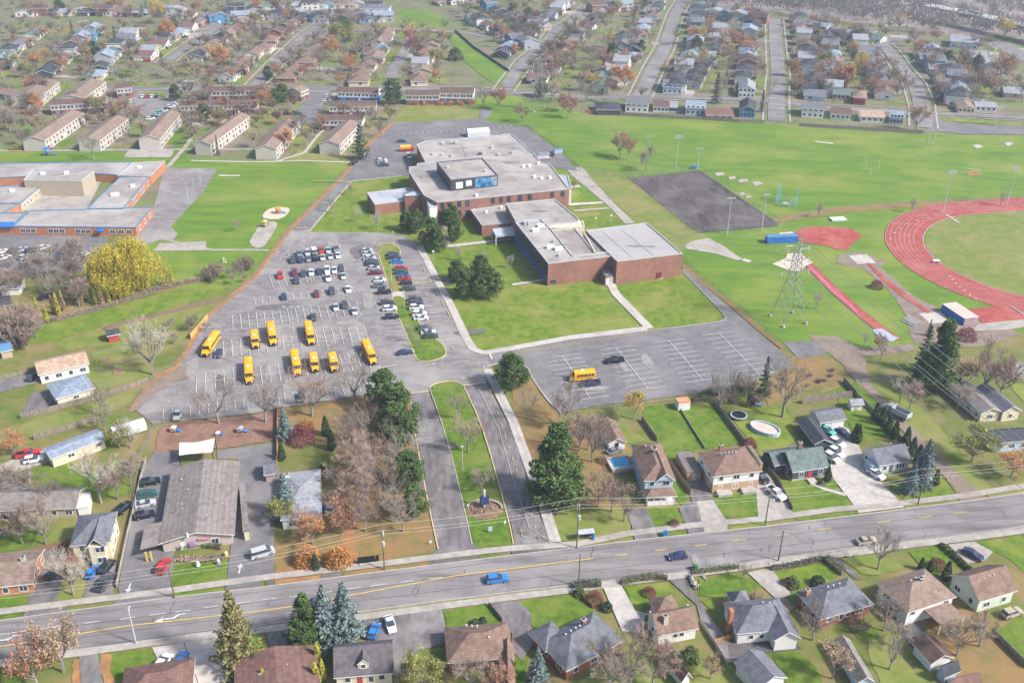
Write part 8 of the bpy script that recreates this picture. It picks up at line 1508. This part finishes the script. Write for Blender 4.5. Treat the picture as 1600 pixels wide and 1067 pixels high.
# school sign bed
r = empty('sign_bed', (*G(757, 797), 0), 0, 'curved stone planting bed with a post sign in the median', 'planter'); b = MB().m(conc_d); pr = []
for k in range(12): t = pi * (.05 + .9 * k / 11); pr.append((cos(t) * 4.2, sin(t) * 3.4))
ribbon(b, pr, .5, 0, .7); b.build('stone_wall', r); b = MB().m(mulch); b.face([(4.2 * cos(2 * pi * k / 16), 3.2 * sin(2 * pi * k / 16) - .3, .18) for k in range(16)]); b.build('soil', r); b = MB().m(LPU); rn = random.Random(3)
for k in range(260): a = rn.uniform(0, 6.28); q = sqrt(rn.random()) * 3.4; leaf(b, (cos(a) * q, sin(a) * q * .7, rn.uniform(.2, .7)), .2, rn)
b.build('planting', r)
r = empty('school_sign', (*G(757, 793), 0), radians(20), 'blue sign on a concrete post standing in the curved stone bed', 'sign'); b = MB().m(conc); b.box(-.25, .25, -.25, .25, 0, 5.2); b.build('post', r); b = MB().m(flat('navy_sign', (.03, .05, .14))); b.box(-1.0, 1.0, -.4, .4, 1.2, 3.4); b.build('sign_panel', r)
def signpost(px, py, label, M, h=1.8, w=.5, hh=.7, nm='sign'): r = empty(nm, (*G(px, py), 0), radians(10), label, 'sign'); b = MB().m(ltg); b.box(-.04, .04, -.04, .04, 0, h); b.build('post', r); b = MB().m(M); b.box(-w / 2, w / 2, -.05, -.01, h - hh, h); b.build('sign_panel', r)
signpost(766, 832, 'small blue and white sign on the lower median grass', SB, 1.8, .9, 1.3); signpost(673, 851, 'white notice sign at the edge of the wooded lawn', wht, 1.3); signpost(789, 822, 'small white sign on the right kerb of the median', wht, 1.6); signpost(1328, 872, 'white property sign before the bare tree lawn', wht, 1.5, .6, .9); signpost(1465, 762, 'small dark sign by the single cedar verge', black, 1.6)
# yards: pools, trampoline, playground equipment
def ringmesh(b, rx, ry, h, th, n=18):
    for k in range(n):
        a, c_ = 2 * pi * k / n, 2 * pi * (k + 1) / n; o, i = (1, 1 - th / rx), 0
        p = [(rx * cos(a), ry * sin(a)), (rx * cos(c_), ry * sin(c_)), ((rx - th) * cos(c_), (ry - th) * sin(c_)), ((rx - th) * cos(a), (ry - th) * sin(a))]; b.prism(p, 0, h)
poolw = mat('pool_water', (.03, .32, .62), (.06, .42, .70), .8, .08, coord='obj', spec=.6)
r = empty('oval_pool', (*G(1195, 673), 0), radians(-40), 'covered oval above-ground pool with white rim', 'pool'); b = MB().m(SB); ringmesh(b, 4.2, 2.7, 1.2, .3); b.build('rim', r); b = MB().m(salm); b.face([(3.95 * cos(2 * pi * k / 18), 2.45 * sin(2 * pi * k / 18), .8) for k in range(18)]); b.build('cover', r)
r = empty('trampoline', (*G(1154, 652), 0), 0, 'round trampoline with white rim in the back garden', 'trampoline'); b = MB().m(SB); ringmesh(b, 2.3, 2.3, .12, .35); o = b.build('rim', r); o.location.z = .8; b = MB().m(black); b.face([(2.0 * cos(2 * pi * k / 18), 2.0 * sin(2 * pi * k / 18), .86) for k in range(18)]); b.build('mat', r)
for k in range(6): t = k * pi / 3; b = MB().m(steel); b.bar((2.2 * cos(t), 2.2 * sin(t), 0), (2.2 * cos(t), 2.2 * sin(t), .85), .05); b.build('leg', r)
r = empty('pool_deck', (*G(968, 727), 0), radians(14), 'white-railed deck round a bright blue square pool', 'pool', scale=.8); b = MB().m(conc); b.box(-3.6, 3.6, -3.6, -2.4, 0, 1.2); b.box(-3.6, -2.6, -2.4, 3.6, 0, 1.2); b.box(-2.6, 3.6, 2.8, 3.6, 0, 1.2); b.build('deck', r); b = MB().m(poolw); b.box(-2.6, 3.0, -2.4, 2.8, 0, 1.0); b.build('water', r); b = MB().m(wht)
for k in range(13): x = -3.6 + k * .6; b.box(x - .04, x + .04, -3.64, -3.56, 1.2, 2.1); b.box(-3.64, -3.56, x - .04, x + .04, 1.2, 2.1)
b.box(-3.6, 3.6, -3.66, -3.54, 2.05, 2.15); b.box(-3.66, -3.54, -3.6, 3.6, 2.05, 2.15); b.build('railing', r)
# shade sail and playground by the daycare
r = empty('shade_sail', (0, 0, 0), 0, 'large pale grey shade sail over the daycare playground', 'shade sail'); z = 3.4; cs = GL(g1([(1107,640),(1328,612),(1312,705),(1105,722)]), z); mid = (sum(p[0] for p in cs) / 4, sum(p[1] for p in cs) / 4); r.location = (*mid, 0); b = MB().m(flat('sail_cloth', (.60, .56, .52), .8, .05)); N_ = 8
def sp(u, v): a = lerp(cs[0], cs[1], u); c_ = lerp(cs[3], cs[2], u); p = lerp(a, c_, v); k = .12 * (4 * u * (1 - u)) * (1 if v > .5 else -1) * abs(2 * v - 1) + 0; k2 = .05 * (4 * v * (1 - v)) * (1 if u > .5 else -1) * abs(2 * u - 1); q = (p[0] + (mid[0] - p[0]) * abs(k) * 1.6, p[1] + (mid[1] - p[1]) * abs(k) * 1.6); return (q[0] - mid[0], q[1] - mid[1], z + .5 * (abs(u - .5) + abs(v - .5)) - .3)
for i in range(N_):
    for j in range(N_): b.face([sp(i / N_, j / N_), sp((i + 1) / N_, j / N_), sp((i + 1) / N_, (j + 1) / N_), sp(i / N_, (j + 1) / N_)])
b.build('cloth', r)
for p in cs: b = MB().m(black); b.bar((p[0] - mid[0], p[1] - mid[1], 0), (p[0] - mid[0], p[1] - mid[1], 3.9), .1, n=6); b.build('post', r)
def playset(px, py, label, col, s=1, az=0):
    r = empty('play_structure', (*G(px, py), .1), az, label, 'playground'); b = MB().m(wood_o)
    for x in (-1, 1):
        for y in (-1, 1): b.box(x * s - .08, x * s + .08, y * s - .08, y * s + .08, 0, 2.6 * s)
    b.build('frame', r); b = MB().m(col); b.box(-1.1 * s, 1.1 * s, -1.1 * s, 1.1 * s, 1.1 * s, 1.25 * s); b.build('platform', r); b = MB().m(col); roof_mesh(b, -1 * s, 1 * s, -1 * s, 1 * s, 2.6 * s, .8 * s, 'hip', col, col, .15, .06); b.build('roof', r); b = MB().m(blue); b.prism([(1.1 * s, -.4), (3.4 * s, -.4), (3.4 * s, .4), (1.1 * s, .4)], 0, .0001); b.v = [(x, y, (1.2 * s if x < 2 else .15) + (zz > 0) * .12) for x, y, zz in b.v]; b.build('slide', r)
playset(272, 675, 'small wooden play frame left of the shade sail', salm, .6); playset(376, 676, 'grey play tower on the daycare mulch', SG, .6); playset(341, 681, 'white tented play post right of the shade sail', wht, .4); playset(435, 322 + 12, 'orange and purple climbing frame on the sandy pad', leafmat('plastic_orange', (.6, .3, .1)), .9); playset(414, 355, 'yellow play structure on the grey pad', yell, .9, 1.2); playset(1173, 635, 'dark play set beyond the trampoline', black, .9); playset(75, 243, 'blue play structure before the first townhouse row', blue, 1.2)
for px, py, l in ((101,558,0),): pass
def tablep(px, py, label, s=1.4, M=wood_o): r = empty('planter_box', (*G(px, py), 0), radians(12), label, 'planter'); b = MB().m(M); b.box(-s, s, -s * .8, -s * .65, 0, .5); b.box(-s, s, s * .65, s * .8, 0, .5); b.box(-s, -s + .15, -s * .65, s * .65, 0, .5); b.box(s - .15, s, -s * .65, s * .65, 0, .5); b.build('frame', r); b = MB().m(dirt); b.box(-s + .15, s - .15, -s * .65, s * .65, 0, .35); b.build('soil', r)
tablep(165, 563, 'square raised planter in the upper back garden'); tablep(186, 582, 'square raised planter in the lower back garden')
# bleachers
r = empty('bleachers', (*G(1423, 505), 0), radians(-62), 'small aluminium bleachers beside the jumping pad', 'bleachers')
for k in range(4): b = MB().m(ltg); b.box(-2.6, 2.6, -1.5 + k * .8, -1.1 + k * .8, .35 + k * .35, .43 + k * .35); b.build('bench_row', r)
b = MB().m(steel)
for x in (-2.3, 0, 2.3): b.bar((x, -1.3, .3), (x, 1.3, 1.5), .05); b.bar((x, 1.3, 0), (x, 1.3, 1.5), .05); b.bar((x, -1.3, 0), (x, -1.3, .4), .05)
b.build('frame', r)
for px, py, az, l in ((1235,386,100,'wind-bent white frame left of the pylon top'),(1257,390,100,'white pole frame right of the pylon top')): tubes('high_jump_stand', l, 'sports frame', [((0, -1.8, 0), (0, -1.8, 2)), ((0, 1.8, 0), (0, 1.8, 2)), ((0, -1.8, 2), (0, 1.8, 2))], .1, wht, G(px, py + 6), radians(az))
r = empty('judge_stand', (*G(1462, 411), .2), radians(10), 'small white table stand on the track inner lane', 'stand'); b = MB().m(wht); b.box(-1.2, 1.2, -.7, .7, .8, .9); b.build('top', r)
for x in (-1, 1): b = MB().m(wht); b.box(x - .05, x + .05, -.5, .5, 0, .8); b.build('leg', r)
r = empty('equipment_mat', (*G(1309, 344), .1), radians(8), 'white landing mat on the grass right of the red area', 'mat'); b = MB().m(SB); b.box(-3, 3, -1.6, 1.6, .0, .5); b.build('base', r); b = MB().m(wht); b.box(-3.05, 3.05, -1.65, 1.65, .5, .65); b.build('cover', r)
# service things east of the school
r = empty('dumpster', (*G(872, 239), .2), radians(10), 'pale blue waste container by the east fence of the school', 'dumpster'); b = MB().m(SB); b.prism([(-2, -1.1), (2, -1.1), (2, 1.1), (-2, 1.1)], 0, 1.7); b.build('body', r); b = MB().m(bluel); b.box(-2.05, 2.05, -1.15, 1.15, 1.7, 1.82); b.build('lid', r)
r = empty('equipment_shed', (*G(850, 250), .2), radians(10), 'small brick service hut with blue-grey roof east of the school', 'hut'); b = MB().m(brick); b.prism([(-2.6, -1.5), (2.6, -1.5), (2.6, 1.5), (-2.6, 1.5)], 0, 2.6); b.build('wall', r); b = MB().m(RBL); b.box(-2.8, 2.8, -1.7, 1.7, 2.6, 2.85); b.build('roof', r)
r = empty('storage_box', (*G(1084, 264), 0), 0, 'blue storage box beside a short pole in the field', 'box'); b = MB().m(blue); b.prism([(-1, -.8), (1, -.8), (1, .8), (-1, .8)], 0, 1.6); b.build('body', r); b = MB().m(bluel); b.box(-1.05, 1.05, -.85, .85, 1.6, 1.7); b.build('lid', r)
# inflatable figures by the daycare lawn
for px, py, M, l in ((310,885,wht,'white pole ornament on the daycare lawn'),(342,882,flat('purple', (.35, .2, .5)),'purple and white snowman ornament on the daycare lawn'),(354,870,mat('orange_ornament', (.6, .28, .05), (.7, .35, .1), 1),'orange pumpkin-coloured ornament on the daycare lawn')):
    r = empty('lawn_ornament', (*G(px, py), 0), 0, l, 'ornament'); b = MB().m(M); b.ell((0, 0, .5), .5, .5, .5); b.build('base', r); b = MB().m(wht); b.ell((0, 0, 1.2), .35, .35, .35); b.build('top', r)
HAZE = 0.00023
# ---------------------------------------------------------------- air
hz = bpy.data.materials.new('haze_air'); hz.use_nodes = True; n = hz.node_tree
n.nodes.remove(n.nodes['Principled BSDF']); pv = n.nodes.new('ShaderNodeVolumePrincipled'); pv.inputs['Color'].default_value = (.66, .80, 1.0, 1); pv.inputs['Density'].default_value = HAZE; pv.inputs['Anisotropy'].default_value = 0.2
n.links.new(pv.outputs[0], n.nodes['Material Output'].inputs['Volume'])
b = MB().m(hz); b.box(-1900, 1900, -300, 3200, -1.5, 160); tag(b.build('haze'), kind='stuff')
